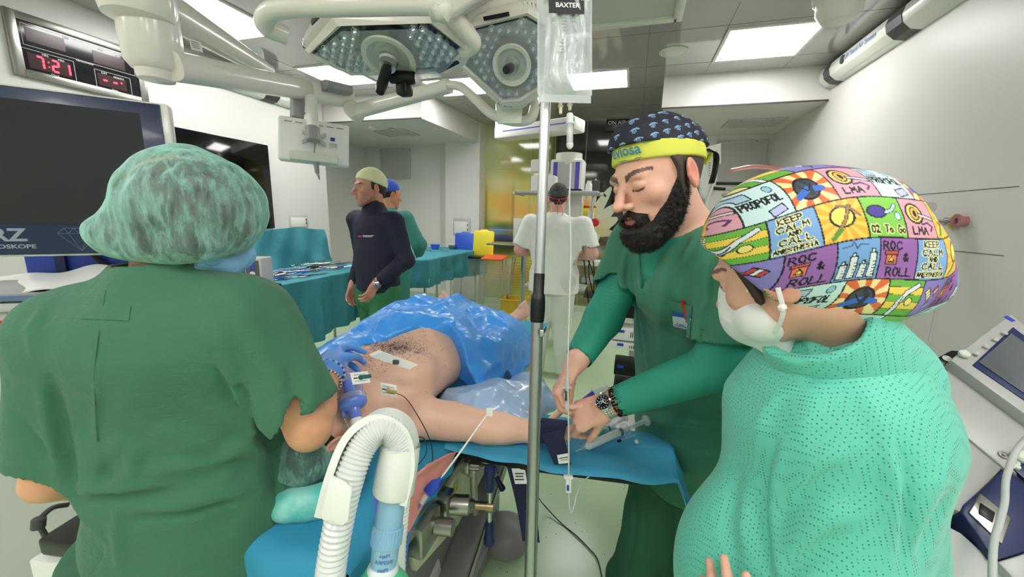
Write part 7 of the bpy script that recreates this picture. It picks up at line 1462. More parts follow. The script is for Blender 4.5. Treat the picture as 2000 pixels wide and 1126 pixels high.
zt = c_.z; x0_, x1_ = AY(888, 500, 4.9).x, AY(998, 500, 4.9).x
for x, dx in ((x0_+.02, -.12), (x1_-.02, .10), (x1_-.06, -.06)):
 g = MB(); g.tube([V((x, 4.75, zt)), V((x+dx*.3, 4.8, .3)), V((x+dx, 4.78, .06))], .009, 8); g.tube([V((x+.04, 5.05, zt)), V((x-dx*.2, 5.0, .3)), V((x+dx*.8, 5.02, .06))], .009, 8); g.build('leg', MT['chrome'], ST, w=True)
for i, (xa, xb) in enumerate(((x0_, (x0_+x1_)/2+.02), ((x0_+x1_)/2-.02, x1_))):
 cx = (xa+xb)/2; r = (xb-xa)/2
 def bagf2(u, v): a = u*2*PI; z = zt-.01-v*(zt-.10); rr = r*(1.0+.06*math.sin(3*v)+.05*math.sin(5*a+4*v+i)+.03*math.sin(7*a-6*v)+.012*math.sin(13*a+12*v))*(1-.25*max(0, v-.85)/.15); return V((cx+math.cos(a)*rr, 4.9+math.sin(a)*rr*.65, z))
 g = MB(); g.grid(bagf2, 80, 30, 0); g.build('clear_bag', MT['bagf'] if 'bagf' in MT else mat('bagf', (222, 226, 214), rough=.15, alpha=.26, coat=.7, bump=('noise', 9, .9, .04)), ST, w=True)
g = MB(); g.grid(lambda u, v: V(((x0_+x1_)/2-.28+.5*u, 4.84+.1*v, .12+.04*math.sin(5*u+3*v)+.30*max(0, .5-abs(u-.25))*(v))), 16, 10, .004); g.build('bag_contents', mat('tealc', (110, 190, 160), rough=.8), ST, w=True)
yc = AY(1006, 592, 4.72); B_ = empty('waste_bin', (yc.x, yc.y, 0), 'square yellow bin lined with a yellow bag on the floor near the white-clad person', 'bin')
def binf(u, v):
 a = u*4; i = int(a) % 4; t = a-int(a); P = [(-1, -1), (1, -1), (1, 1), (-1, 1), (-1, -1)]; x = P[i][0]*(1-t)+P[i+1][0]*t; y = P[i][1]*(1-t)+P[i+1][1]*t; k = .115+.035*v; return V((yc.x+x*k+.004*math.sin(17*u*6), yc.y+y*k, .01+.42*v+(.012*math.sin(u*25) if v > .9 else 0)))
g = MB(); g.grid(binf, 81, 14, .004, smooth=False); g.box((yc.x, yc.y, .012), (.22, .22, .01)); g.build('bag_liner', mat('ybin', (226, 186, 56), rough=.35, coat=.2, bump=('noise', 22, .5, .01)), B_, w=True)
g = MB()
for i in range(4): P = [(-1, -1), (1, -1), (1, 1), (-1, 1), (-1, -1)]; g.tube([V((yc.x+P[i][0]*.152, yc.y+P[i][1]*.152, .432)), V((yc.x+P[i+1][0]*.152, yc.y+P[i+1][1]*.152, .432))], .006, 6)
g.build('rim', MT['ybin'], B_, w=True)
# ceiling pendant with shelf
PD = empty('media_pendant', AY(1110, 300, 4.6), 'white ceiling pendant arm with a violet stripe carrying a media column and shelf', 'ceiling pendant')
a = AY(985, 262, 4.55); b2 = AY(1116, 291, 4.25); d = V((b2.x-a.x, b2.y-a.y, 0)); L_ = d.length; zc_ = (a.z+b2.z)/2
M = frame(V((a.x, a.y, a.z+.0)), ax=(b2-a), az=(0, 0, 1)); g = MB(); g.box(((b2-a).length/2, 0, 0), ((b2-a).length+.12, .24, .13), M, bev=.02); g.build('arm', MT['white'], PD, w=True)
g = MB(); g.box(((b2-a).length/2+.02, -.121, .005), ((b2-a).length-.1, .003, .012), M); g.build('stripe', mat('viol', (92, 84, 190), rough=.4), PD, w=True)
g = MB(); g.cyl((a.x, a.y, a.z), (a.x, a.y, 2.9), .11, seg=28); g.build('ceiling_tube', MT['white'], PD, w=True)
bx_, by_ = b2.x-.02, b2.y; zb = b2.z; g = MB(); g.lathe([(.06, -.22), (.09, -.20), (.13, -.15), (.14, -.08), (.14, 0)], 32, Matrix.Translation((bx_, by_, zb-.05))); g.build('joint', MT['offw'], PD, w=True)
g = MB(); g.cyl((bx_, by_, zb-.40), (bx_, by_, zb-.24), .062, seg=24); g.build('neck', MT['alu'], PD, w=True)
zt = AY(1115, 322, 4.6).z; zl = AY(1115, 383, 4.5).z; g = MB(); g.box((bx_, by_, (zt+zl-.45)/2), (.34, .26, zt-zl+.45), bev=.02); g.build('column', MT['white'], PD, w=True)
g = MB(); g.box((bx_, by_-.132, (zt+zl)/2-.02), (.17, .004, zt-zl-.02)); g.build('column_panel', MT['lgrey'], PD, w=True); g = MB(); 
for s_ in (-1, 1): g = MB(); g.box((bx_+s_*.115, by_-.132, (zt+zl)/2-.02), (.045, .005, zt-zl-.02)); g.build('side_stripe', MT['viol'], PD, w=True)
g = MB(); g.box((bx_-.02, by_-.30, zl), (.80, .42, .025), bev=.006); g.build('shelf', MT['lgrey'], PD, w=True); g = MB()
for s_ in (-1, 1): g.cyl((bx_-.02+s_*.43, by_-.50, zl-.012), (bx_-.02+s_*.43, by_-.12, zl-.012), .014, seg=12)
g.build('shelf_rail', MT['chrome'], PD, w=True); g = MB(); g.box((bx_-.02, by_-.25, zl-.62), (.62, .36, .03), bev=.006); g.box((bx_-.02, by_-.25, zl-.95), (.62, .36, .03), bev=.006); g.build('lower_shelf', MT['lgrey'], PD, w=True)
g = MB(); 
for s_ in (-1, 1): g.cyl((bx_+s_*.29, by_-.12, zl-.96), (bx_+s_*.29, by_-.12, zl), .012, seg=12)
g.build('shelf_post', MT['chrome'], PD, w=True)
def boxthing(name, lab, cat, c, d, m, rz=0, extra=None):
 o = MB().box(c, d, bev=min(d)*.12, rz=rz).build(name, m); return tag(o, lab, cat)
zs = zl+.0135; boxthing('white_dispenser', 'small white roll dispenser on the left of the pendant column', 'dispenser', (bx_-.26, by_-.22, zs+.20+.06), (.17, .12, .12), MT['white']); boxthing('monitor_box', 'small white box unit behind the black-capped head', 'device', (bx_-.20, by_-.24, zs+.08), (.26, .14, .16), MT['white'])
boxthing('black_pouch', 'flat black pouch lying on the pendant shelf', 'pouch', (bx_+.10, by_-.36, zs+.012), (.20, .12, .022), MT['black']); o = MB().lathe([(.03, 0), (.034, .002), (.03, .07), (.022, .08), (.022, .10), (0, .10)], 20, Matrix.Translation((bx_+.27, by_-.38, zs))).build('white_jar', MT['white']); tag(o, 'small white jar with lid on the right end of the pendant shelf', 'jar')
boxthing('black_switch_box', 'small black and white switch box behind the white jar', 'device', (bx_+.30, by_-.26, zs+.06), (.12, .05, .11), MT['dgrey'])
c_ = AY(1153, 425, 4.2); o = MB().lathe([(.032, 0), (.036, .004), (.036, .14), (.016, .165), (.014, .185), (.017, .19), (.017, .21), (0, .212)], 20, Matrix.Translation((c_.x, c_.y, c_.z-.09))).build('bottle', MT['white']); tag(o, 'white spray bottle hanging beside the white-clad person\'s shoulder', 'bottle')
c_ = AY(1146, 414, 4.5); t = empty('sharps_box', (c_.x, c_.y, c_.z), 'yellow sharps container with a red lid on the pendant', 'sharps container'); MB().box((c_.x, c_.y, c_.z), (.19, .12, .10), bev=.01).build('body', MT['yellow'], t, w=True); MB().box((c_.x, c_.y, c_.z+.06), (.195, .125, .02), bev=.005).build('lid', MT['red'], t, w=True)
o = MB().lathe([(.04, 0), (.042, .02), (.03, .03), (0, .03)], 20, frame(AY(1163, 434, 4.1), az=(0, -1, 0), ax=(1, 0, 0))).build('emergency_button', MT['red']); tag(o, 'round red emergency knob beside the white spray bottle', 'knob')
rng = random.Random(3); c_ = AY(1150, 520, 4.3)
for i, (x, y, w, h, m_, lb) in enumerate(((1150, 512, .24, .05, 'white', 'slim white recorder unit'), (1158, 545, .22, .06, 'lgrey', 'grey recorder unit'), (1150, 490, .12, .06, 'black', 'black device tangle'), (1160, 575, .20, .05, 'dgrey', 'dark grey unit'))):
 p = AY(x, y, 4.2); boxthing('media_unit', lb+' on the pendant rack behind the white-clad person', 'device', (p.x, p.y, p.z), (w, .2, h), MT[m_])
for i in range(4):
 p = AY(1140+6*i, 500, 4.1); q_ = AY(1150+8*i, 600, 4.1); o = MB().tube(spline([p, p.lerp(q_, .4)+V((.05*math.sin(i*2), 0, 0)), q_]), .006, 6).build('cable', MT['black']); tag(o, 'black cable dangling from the pendant rack', 'cable', group='cables on the pendant rack')
c_ = AY(1021, 560, 4.3); MS = empty('mayo_stand', (c_.x, c_.y, 0), 'chrome stand with flat tray beside the white-clad person\'s elbow', 'instrument stand'); MB().cyl((c_.x, c_.y, .03), (c_.x, c_.y, AY(1021, 475, 4.3).z), .028, seg=20).build('post', MT['chrome'], MS, w=True)
p = AY(975, 475, 4.3); MB().box(((p.x+c_.x)/2-.02, c_.y, p.z), (abs(p.x-c_.x)*1.5, .34, .02), bev=.006).build('tray', MT['steel'], MS, w=True); g = MB(); g.box((c_.x, c_.y, .04), (.5, .06, .03), bev=.01); g.box((c_.x, c_.y, .04), (.06, .4, .03), bev=.01); g.build('base', MT['steel'], MS, w=True)
boxthing('tablet_computer', 'white tablet or paper held up beside the white-clad person\'s shoulder', 'tablet', tuple(AY(1015, 452, 3.75)), (.02+.11, .02, .26), MT['white'])
# monitor trolley behind the bearded man
TR = empty('monitor_trolley', AY(1215, 700, 2.6), 'grey slim device rack with stacked modules standing behind the bearded man', 'device rack'); p = AY(1222, 700, 2.7); MB().box((p.x+.03, p.y+.05, .72), (.07, .06, 1.3), bev=.01).build('post', MT['lgrey'], TR, w=True); TR.location = (p.x, p.y, 0); 
g = MB(); g.box((p.x, p.y, .05), (.42, .42, .05), bev=.02); g.build('base', MT['lgrey'], TR, w=True)
for x, y, w, h, m_ in ((1212, 600, .18, .10, 'black'), (1214, 645, .18, .09, 'whiteg'), (1212, 668, .20, .05, 'whiteg'), (1212, 712, .10, .09, 'black'), (1210, 752, .10, .09, 'black')):
 q_ = AY(x, y, 2.6); o = MB().box((q_.x+.04, q_.y, q_.z), (w+.06, .16, h), bev=.008).build('module', MT[m_], TR, w=True)
 MB().box((q_.x, q_.y-.082, q_.z+h*.2), (.04, .004, .018)).build('module_label', MT['blue'], o, w=True)
 g = MB(); 
 for k in range(4): g.box((q_.x+.06+.012*k, q_.y-.082, q_.z), (.004, .003, h*.4))
 g.build('vent_slot', MT['black'], o, w=True)
# anaesthesia machine behind the cap wearer
AM = empty('warming_cabinet', AX(1470, 640, 1.0), 'large white anaesthesia machine with folding arm in the right niche', 'anaesthesia machine')
q0 = AY(1455, 345, 3.0); q1 = AY(1560, 345, 3.0); AM.location = (.95, 3.2, 0)
g = MB(); g.box((.85, 3.2, 1.05), (.36, .60, 1.36), bev=.05, seg=3); g.build('cabinet', MT['white'], AM, w=True)
g = MB(); g.box((.80, 3.1, .30), (.62, .60, .10), bev=.03); g.build('base', MT['white'], AM, w=True); g = MB(); g.box((.82, 3.16, .14), (.46, .44, .20), bev=.02); g.build('plinth', MT['dgrey'], AM, w=True)
p = AY(1372, 330, 2.9); g = MB(); g.box((p.x, 2.95, 1.35), (.09, .09, 1.1), bev=.015); g.build('post', MT['lgrey'], AM, w=True)
g = MB(); a = AY(1365, 300, 2.9); b2 = AY(1402, 288, 2.9); g.tube([a, b2, b2+V((.0, 0, -.10))], .03, 10); g.build('bracket', MT['white'], AM, w=True)
g = MB(); a = AY(1384, 345, 2.85); g.lathe([(.02, -.14), (.045, -.10), (.05, 0), (.04, .10), (.01, .15)], 16, Matrix.Translation(a), sy=.5); g.build('handset', MT['white'], AM, w=True)
g = MB(); 
for k in range(6): c_ = AY(1386, 318+5*k, 2.80); g.box(tuple(c_), (.012, .004, .008))
g.build('button', MT['grey'], AM, w=True); g = MB(); a = AY(1396, 300, 2.8); g.tube(spline([a, a+V((.02, 0, -.15)), a+V((-.01, 0, -.32)), a+V((.0, 0, -.5))]), .008, 8); g.build('cord', MT['white'], AM, w=True)
for i, (x, y, l_) in enumerate(((1405, 358, .18), (1412, 368, .14), (1420, 380, .16))): a = AY(x, y, 2.9); g = MB(); g.box((a.x+.05, a.y, a.z), (l_, .05, .02), bev=.004); g.build('arm_bar', MT['lgrey'] if i else MT['black'], AM, w=True)
q_ = AY(1393, 367, 2.8); o = MB().cyl(q_, q_+V((.07, 0, -.005)), .012, seg=14).build('handle', MT['black'], AM, w=True)
a = AY(1428, 332, 2.75); b2 = AY(1540, 334, 2.95); o = MB(); 
for k in range(3): o.tube(spline([a+V((0, .03*k, 0)), a.lerp(b2, .35)+V((0, .03*k, .025)), a.lerp(b2, .7)+V((0, .02*k, .02)), b2+V((0, .02*k, 0))]), .009, 8)
o = o.build('plastic_sleeve', mat('pinks', (236, 150, 136), rough=.3, coat=.4)); tag(o, 'bundle of salmon-coloured plastic sleeves on top of the white machine', 'plastic sleeve')
# gas outlets on the right wall
GO = empty('oxygen_regulator', AX(1868, 432, XR), 'chrome gas regulator with yellow dial and clear flow gauge on the right wall', 'gas regulator'); gy = AX(1862, 433, XR); 
def Rw(x, y, z): return V((XR-x, gy.y+y, gy.z+z))
g = MB(); g.lathe([(.036, 0), (.036, .008), (.030, .012)], 28, frame(Rw(0, 0, 0), az=(-1, 0, 0), ax=(0, 1, 0))); g.build('wall_flange', mat('yel2', (226, 210, 60), rough=.35), GO, w=True)
g = MB(); g.cyl(Rw(0, 0, 0), Rw(.035, 0, 0), .022, seg=24); g.cyl(Rw(.03, 0, 0), Rw(.09, 0, 0), .012, seg=20); g.cyl(Rw(.085, -.0, 0), Rw(.20, 0, 0), .024, seg=24, ch=.003); g.cyl(Rw(.12, 0, 0), Rw(.12, .0, .05), .009, seg=12); g.cyl(Rw(.14, 0, 0), Rw(.14, 0, -.10), .010, seg=14); g.cyl(Rw(.14, 0, -.04), Rw(.14, 0, -.075), .017, seg=18, ch=.003); g.build('valve_body', MT['chrome'], GO, w=True)
MB().cyl(Rw(.198, 0, 0), Rw(.215, 0, 0), .023, .016, seg=24).build('dial_cap', MT['yel2'], GO, w=True); MB().cyl(Rw(.12, -.022, .072), Rw(.12, .022, .072), .028, seg=24, ch=.004).build('gauge', mat('gaug', (196, 192, 190), rough=.2, coat=.6), GO, w=True); MB().lathe([(.028, 0), (.026, .006), (.012, .01), (.012, .02)], 20, frame(Rw(.14, 0, -.10), az=(0, 0, -1), ax=(1, 0, 0))).build('outlet_knob', mat('ora', (222, 170, 50), rough=.35), GO, w=True); MB().cyl(Rw(.2, 0, 0), Rw(.245, 0, .005), .007, seg=12).build('nipple', MT['chrome'], GO, w=True)
c_ = AX(1886, 432, XR); o = MB().lathe([(.026, 0), (.026, .03), (.036, .032), (.036, .040), (.016, .040), (.012, .02), (0, .02)], 28, frame(c_, az=(-1, 0, 0), ax=(0, 1, 0))); o = o.build('gas_outlet', mat('rosy', (190, 130, 136), rough=.35, metal=.3)); tag(o, 'round metal gas outlet with dark red ring on the right wall', 'gas outlet')
a = AX(1818, 480, XR-.10); t = empty('oxygen_hose', a, 'thin clear hose with a blue connector hanging below the gas regulator', 'hose'); b2 = AX(1832, 487, XR-.09); MB().tube(spline([a, a.lerp(b2, .5)+V((0, 0, .012)), b2]), .008, 10).build('connector', MT['blue'], t, w=True)
MB().tube(spline([b2, AX(1842, 520, XR-.08), AX(1838, 560, XR-.06), AX(1825, 620, XR-.05), AX(1812, 690, XR-.05), AX(1808, 760, XR-.05)]), .0065, 10).build('tube', mat('pinkh', (214, 204, 206), rough=.25, alpha=.8), t, w=True)
MB().cyl(AX(1806, 480, XR-.12), a, .016, .010, seg=16).build('cuff', MT['white'], t, w=True)
# slanted machine at the right edge
VM = empty('ventilator_machine', (0, 0, 0), 'grey and navy anaesthesia workstation with tilted touch screen at the right wall', 'anaesthesia machine')
o0 = AD(1945, 760, .95); ax = nrm(N3(AD(2010, 800, .86))-N3(AD(1860, 690, .98))); ay = nrm(N3(AD(1975, 615, 1.02))-N3(AD(1885, 700, .96))); M = frame(o0, ax=ax, ay=ay); VM.matrix_world = M
VM['label'] = VM['label']
def Q(x, y, z=0): return V((x, y, z))
def onp(px, py, z=0):      # pixel -> local point on the plane z
 Mi = M.inverted(); c = Mi @ V(CAM); d = (Mi.to_3x3() @ V(ray(px, py))); t = (z-c.z)/d.z; return c+d*t
def slab(name, pxs, z0, th, m, parent, bev=.004):
 pts = [onp(x, y, z0) for x, y in pxs]; g = MB(); pl_ = [(p.x, p.y) for p in pts]
 ar = sum(pl_[i][0]*pl_[(i+1) % len(pl_)][1]-pl_[(i+1) % len(pl_)][0]*pl_[i][1] for i in range(len(pl_)))
 if ar < 0: pl_ = pl_[::-1]
 g.prism(pl_, th, Matrix.Translation((0, 0, z0-th)), bev=bev); return g.build(name, m, parent)
mat('vgrey', (176, 174, 172), rough=.35); mat('vnavy', (34, 42, 88), rough=.35); mat('vscreen', (96, 98, 104), rough=.12, coat=.5)
hd = slab('screen_housing', [(1975, 611), (2060, 680), (2060, 850), (1856, 702)], .03, .05, MT['vgrey'], VM, .006)
slab('bezel', [(1979, 638), (2060, 700), (2060, 820), (1900, 712)], .033, .004, MT['vnavy'], hd, .001); slab('screen', [(1976, 650), (2050, 706), (2050, 800), (1912, 706)], .036, .003, MT['vscreen'], hd, .0005)
slab('back_housing', [(1858, 682), (1884, 684), (1850, 716), (1826, 700)], .0, .05, MT['black'], VM, .006)
up_ = slab('upper_panel', [(1857, 714), (2060, 872), (2060, 960), (1960, 912), (1800, 780)], .0, .20, MT['vgrey'], VM); slab('lower_panel', [(1876, 842), (1960, 912), (1878, 1000), (1780, 960), (1780, 800)], -.006, .20, MT['vgrey'], VM)
lp = slab('navy_panel', [(1962, 914), (2060, 985), (2060, 1060), (1945, 1095), (1876, 1000), (1882, 985)], -.002, .20, MT['vnavy'], VM); slab('connector_recess', [(1915, 962), (1975, 1010), (1958, 1062), (1892, 1000)], .002, .01, MT['steel'], lp, .002)
slab('socket_hole', [(1915, 980), (1945, 1000), (1940, 1020), (1912, 1002)], .004, .006, MT['black'], lp, .002)
slab('foot_panel', [(1878, 1040), (1945, 1100), (2060, 1200), (1840, 1240), (1820, 1010)], -.02, .25, MT['lgrey'], VM)
slab('corner_foot', [(1948, 1096), (2060, 1062), (2060, 1200), (1990, 1140)], .0, .2, MT['vgrey'], VM); slab('navy_side', [(1968, 905), (1995, 885), (2060, 930), (2060, 985)], .003, .01, MT['vnavy'], VM, .002)
g = MB(); c_ = onp(1882, 692, .035); g.lathe([(.011, 0), (.011, .006), (.008, .009), (0, .009)], 20, Matrix.Translation(c_)); g.build('knob', MT['offw'], hd); g = MB()
for x, y in ((1908, 690), (1927, 676), (1945, 662), (1963, 650)): c_ = onp(x, y, .037); g.lathe([(.006, 0), (.004, .003), (0, .003)], 12, Matrix.Translation(c_))
g.build('bezel_button', MT['lgrey'], hd); g = MB(); c_ = onp(1991, 892, .004); g.lathe([(.014, 0), (.014, .008), (.010, .012), (0, .012)], 20, Matrix.Translation(c_)); 
for x, y in ((1980, 903), (1985, 912), (1975, 910), (1984, 905)): g.lathe([(.006, 0), (.005, .005), (0, .005)], 12, Matrix.Translation(onp(x, y, .004)))
g.build('control_knob', MT['offw'], lp); c_ = onp(1960, 888, .001); g = MB(); g.lathe([(.009, 0), (.009, .003), (.006, .003), (.006, .001), (.003, .001), (.003, .004), (0, .004)], 20, Matrix.Translation(c_)); g.build('lock', MT['steel'], up_)
g = MB(); c_ = onp(1849, 700, .002); g.lathe([(.009, 0), (.009, .002), (.007, .002), (.007, 0)], 20, Matrix.Translation(c_)); g.box(tuple(c_+V((0, .002, .002))), (.002, .006, .001)); g.build('power_symbol', MT['white'], VM)
for x, y, s_, par in ((1972, 622, 'GE', hd), (1864, 724, 'GE', up_)): g = MB(); c_ = onp(x, y, .031 if par is hd else .001); g.box(tuple(c_), (.020, .010, .0015)); g.build('maker_plate', MT['blue'], par)
cb = spline([AD(2010, 850, .80), AD(1985, 880, .80), AD(1966, 930, .77), AD(1962, 980, .74), AD(1952, 1020, .71), AD(1940, 1070, .68), AD(1938, 1180, .62)], 10); o = MB().tube(cb, .0055, 12).build('grey_cable', MT['lgrey']); tag(o, 'smooth light grey cable running down in front of the slanted machine', 'cable')
# equipment at the left edge
EQ = empty('equipment_trolley', (0, 0, 0), 'grey equipment trolley at the left edge with white cloth on top and red stripe', 'equipment trolley'); c_ = AD(20, 700, 1.25); rz_ = math.radians(35); M = frame(V((c_.x, c_.y, 0)), ax=(math.cos(rz_), math.sin(rz_), 0), az=(0, 0, 1)); EQ.matrix_world = M
def lz(px, py, d): return (M.inverted() @ AD(px, py, d))
zA = lz(60, 580, 1.3).z; zB = lz(30, 640, 1.25).z+.085; zC2 = lz(30, 740, 1.2).z
g = MB(); g.box((-.05, .10, (zB+.15)/2+.02), (.56, .42, zB-.15), bev=.02); g.build('cabinet', MT['lgrey'], EQ); g = MB(); g.box((-.05, .10, zB+.012), (.60, .46, .03), bev=.01); g.build('top', MT['lgrey'], EQ)
g = MB(); g.box((-.05, -.112, zB-.035), (.57, .006, .010)); g.build('red_stripe', MT['red'], EQ); g = MB(); g.box((-.05, -.113, zB-.11), (.57, .006, .08)); pn = g.build('name_panel', MT['white'], EQ); g = MB(); g.text('ROSCOPE', .032, frame((.12, -.118, zB-.12), ax=(1, 0, 0), ay=(0, 0, 1)), ext=.001); g.build('lettering', MT['txtk'], pn)
g = MB()
for x in (-.28, .18):
 for y in (-.05, .25): g.cyl((x, y-.012, .05), (x, y+.012, .05), .05, seg=20)
g.build('caster', MT['rubber'], EQ)
def clothf(u, v): x = -.30+.56*u; y = -.10+.42*v; return M @ V((x+.01*math.sin(9*v), y, zB+.06+.016*math.sin(7*u+3*v)+.008*math.sin(17*u+9*v)))
o = MB().grid(clothf, 40, 30, .004).build('white_cloth', MT['white']); tag(o, 'rumpled white cloth lying on the equipment trolley', 'cloth')
t = empty('keyboard_tray', (0, 0, 0), 'dark grey flat device with blue-grey panel between the cloth and the cabinet', 'device', M=M); MB().box((.08, .02, zB+.040), (.34, .28, .022), bev=.004).build('case', MT['grey'], t); MB().box((.14, -.128, zB+.040), (.20, .014, .016)).build('front_panel', mat('bgp', (96, 116, 150), rough=.3), t)
c_ = AD(120, 549, 1.5); o = MB().box((c_.x, c_.y, c_.z), (.22, .10, .014), bev=.003, rz=.5).build('steel_tray', MT['dgrey']); tag(o, 'thin dark steel tray edge behind the green-clad shoulder', 'tray')
bl = empty('monitor_stand', (0, 0, 0), 'royal blue upright monitor stand behind the bouffant-capped person', 'monitor stand'); q0 = AD(185, 620, 1.62); g = MB(); M = frame(V((q0.x, q0.y, 0)), ax=(.78, .62, 0), az=(0, 0, 1)); bl.matrix_world = M
MB().box((.0, 0, .74), (.30, .10, 1.42), bev=.01).build('column', mat('stblue', (34, 62, 160), rough=.35), bl); MB().box((-.04, -.055, .9), (.03, .02, 1.1)).build('groove', MT['navy'], bl); MB().box((0, 0, .04), (.6, .5, .06), bev=.02).build('base', MT['dgrey'], bl); MB().tube([V((-.02, -.06, 1.4)), V((.08, -.07, 1.28)), V((.18, -.08, 1.18))], .010, 8).build('cable', MT['black'], bl); MB().box((-.10, -.06, 1.36), (.03, .02, .06), bev=.006).build('bracket', MT['steel'], bl)
m0 = AD(329, 203, 1.22); m1 = AD(336, 498, 1.22); mdir = nrm((-.68, -.73, 0)); 
cM = frame(m0, ax=-mdir, az=(0, 0, 1)); t = empty('endoscopy_monitor', (0, 0, 0), 'large dark endoscopy monitor with navy bezel and white edge, tilted above the shoulder', 'monitor', M=cM); MH = (m0-m1).length*.99; MW = .86
MB().box((-MW/2, .025, -MH/2), (MW, .05, MH), bev=.008, seg=3).build('case', MT['whiteg'], t); MB().box((-MW/2-.006, -.002, -MH/2), (MW-.03, .008, MH-.012), bev=.003).build('bezel', mat('bez', (28, 40, 78), rough=.3, coat=.2), t); MB().box((-MW/2-.006, -.007, -MH/2+.028), (MW-.13, .004, MH-.135)).build('screen', mat('scr', (26, 28, 32), rough=.25, coat=.2), t)
g = MB(); TX = frame((-MW+.155, -.0075, -MH+.052), ax=(1, 0, 0), ay=(0, 0, 1))
for q_ in (0,): pass
g.text('STORZ', .050, frame((-.445, -.0065, -MH+.062), ax=(1, 0, 0), ay=(0, 0, 1)), ext=.0006, bold=.0015, sx=1.1); g.text('KARL STORZ — ENDOSKOPE', .016, frame((-.475, -.0065, -MH+.030), ax=(1, 0, 0), ay=(0, 0, 1)), ext=.0006, bold=.0004, sx=1.25); g.build('lettering', mat('bezt', (150, 156, 170), rough=.4), t)
g = MB(); DX = frame((-.250, -.0068, -MH+.050), ax=(1, 0, 0), ay=(0, 0, 1)); dp = [(-.045, .018), (-.03, .034), (.03, .034), (.045, .018), (0, -.034)]
segs = [(dp[i], dp[(i+1) % 5]) for i in range(5)]+[((-.045, .018), (.045, .018)), ((-.022, .018), (0, -.034)), ((.022, .018), (0, -.034)), ((-.022, .018), (-.01, .034)), ((.022, .018), (.01, .034)), ((-.022, .018), (-.03, .034)), ((.022, .018), (.03, .034)), ((0, .018), (-.01, .034)), ((0, .018), (.01, .034))]
for a, b2 in segs: g.tube([DX @ V((a[0], a[1], 0)), DX @ V((b2[0], b2[1], 0))], .0009, 5)
g.build('diamond_emblem', mat('dia', (96, 108, 140), rough=.4), t)
MB().box((-MW/2, .08, -MH*.6), (.16, .08, .16), bev=.01).build('mount', MT['dgrey'], t)
p = AD(484, 541, 1.35); M = frame(p, ax=nrm((.95, .30, 0)), az=(0, 0, 1)) @ Matrix.Scale(.68, 4); t = empty('flow_device', (0, 0, 0), 'grey control unit with blue screen and three round buttons beside the blue mask', 'control unit', M=M)
MB().box((-.04, .05, -.02), (.23, .10, .24), bev=.008).build('case', MT['lgrey'], t); MB().box((-.04, -.001, -.02), (.205, .006, .215), bev=.002).build('front_panel', mat('dpan', (84, 84, 92), rough=.4), t); MB().box((-.055, -.005, -.035), (.055, .004, .11)).build('screen', mat('dscr', (46, 110, 214), rough=.2, emit=(46, 110, 214), es=.35), t)
g = MB(); g.text('8800 ZX', .018, frame((-.05, -.005, .055), ax=(1, 0, 0), ay=(0, 0, 1)), ext=.0004); g.box((-.005, -.005, -.02), (.0015, .002, .21)); g.build('panel_print', MT['txtw'], t)
for k, z in enumerate((.018, -.020, -.058)): MB().lathe([(.014, 0), (.014, .004), (.011, .007), (0, .007)], 20, frame((.030, -.004, z), az=(0, -1, 0), ax=(1, 0, 0))).build('button', MT['white'], t)
g = MB(); g.box((.03, -.005, .058), (.024, .003, .022)); g.prism([(-.008, -.006), (.008, 0), (-.008, .006)], .002, frame((.03, -.006, .040), az=(0, -1, 0), ax=(1, 0, 0))); g.build('symbol', MT['blue'], t)
MB().cyl((-.04, .05, -1.72), (-.04, .05, -.13), .018, seg=16).build('stand_post', MT['steel'], t); MB().cyl((-.04, .05, -1.74), (-.04, .05, -1.70), .16, seg=24).build('stand_base', MT['dgrey'], t); g = MB(); g.cyl((.075, .03, -.05), (.115, .03, -.05), .020, seg=18); g.build('socket', MT['steel'], t); MB().cyl((.115, .03, -.05), (.145, .03, -.05), .022, .016, seg=18).build('end_knob', MT['black'], t)
c_ = AD(150, 1075, 1.02); rz_ = .2; M = frame(V((c_.x, c_.y, 0)), ax=(math.cos(rz_), math.sin(rz_), 0), az=(0, 0, 1)); t = empty('suction_cart', (0, 0, 0), 'white metal box cart with black inside and a black cable at the lower left', 'cart', M=M); zt = (M.inverted() @ AD(92, 1070, 1.0)).z
MB().box((.10, .12, zt/2), (.34, .34, zt-.02), bev=.006).build('box', MT['white'], t); MB().box((.10, .10, zt+.02), (.30, .28, .05), bev=.01).build('lid', MT['black'], t); MB().box((-.0, -.053, zt-.10), (.05, .006, .012), bev=.003).build('slot', MT['black'], t)
g = MB(); a = AD(85, 1045, .95); g.tube(spline([AD(132, 985, 1.0), AD(105, 990, .97), AD(85, 1005, .95), AD(76, 1020, .94), AD(88, 1045, .95)]), .006, 8); g.cyl(AD(76, 1010, .94), AD(74, 1032, .94), .013, seg=14, ch=.003); o = g.build('cable', MT['dgrey']); tag(o, 'black cable with a ferrite lump curling over the white box cart', 'cable')
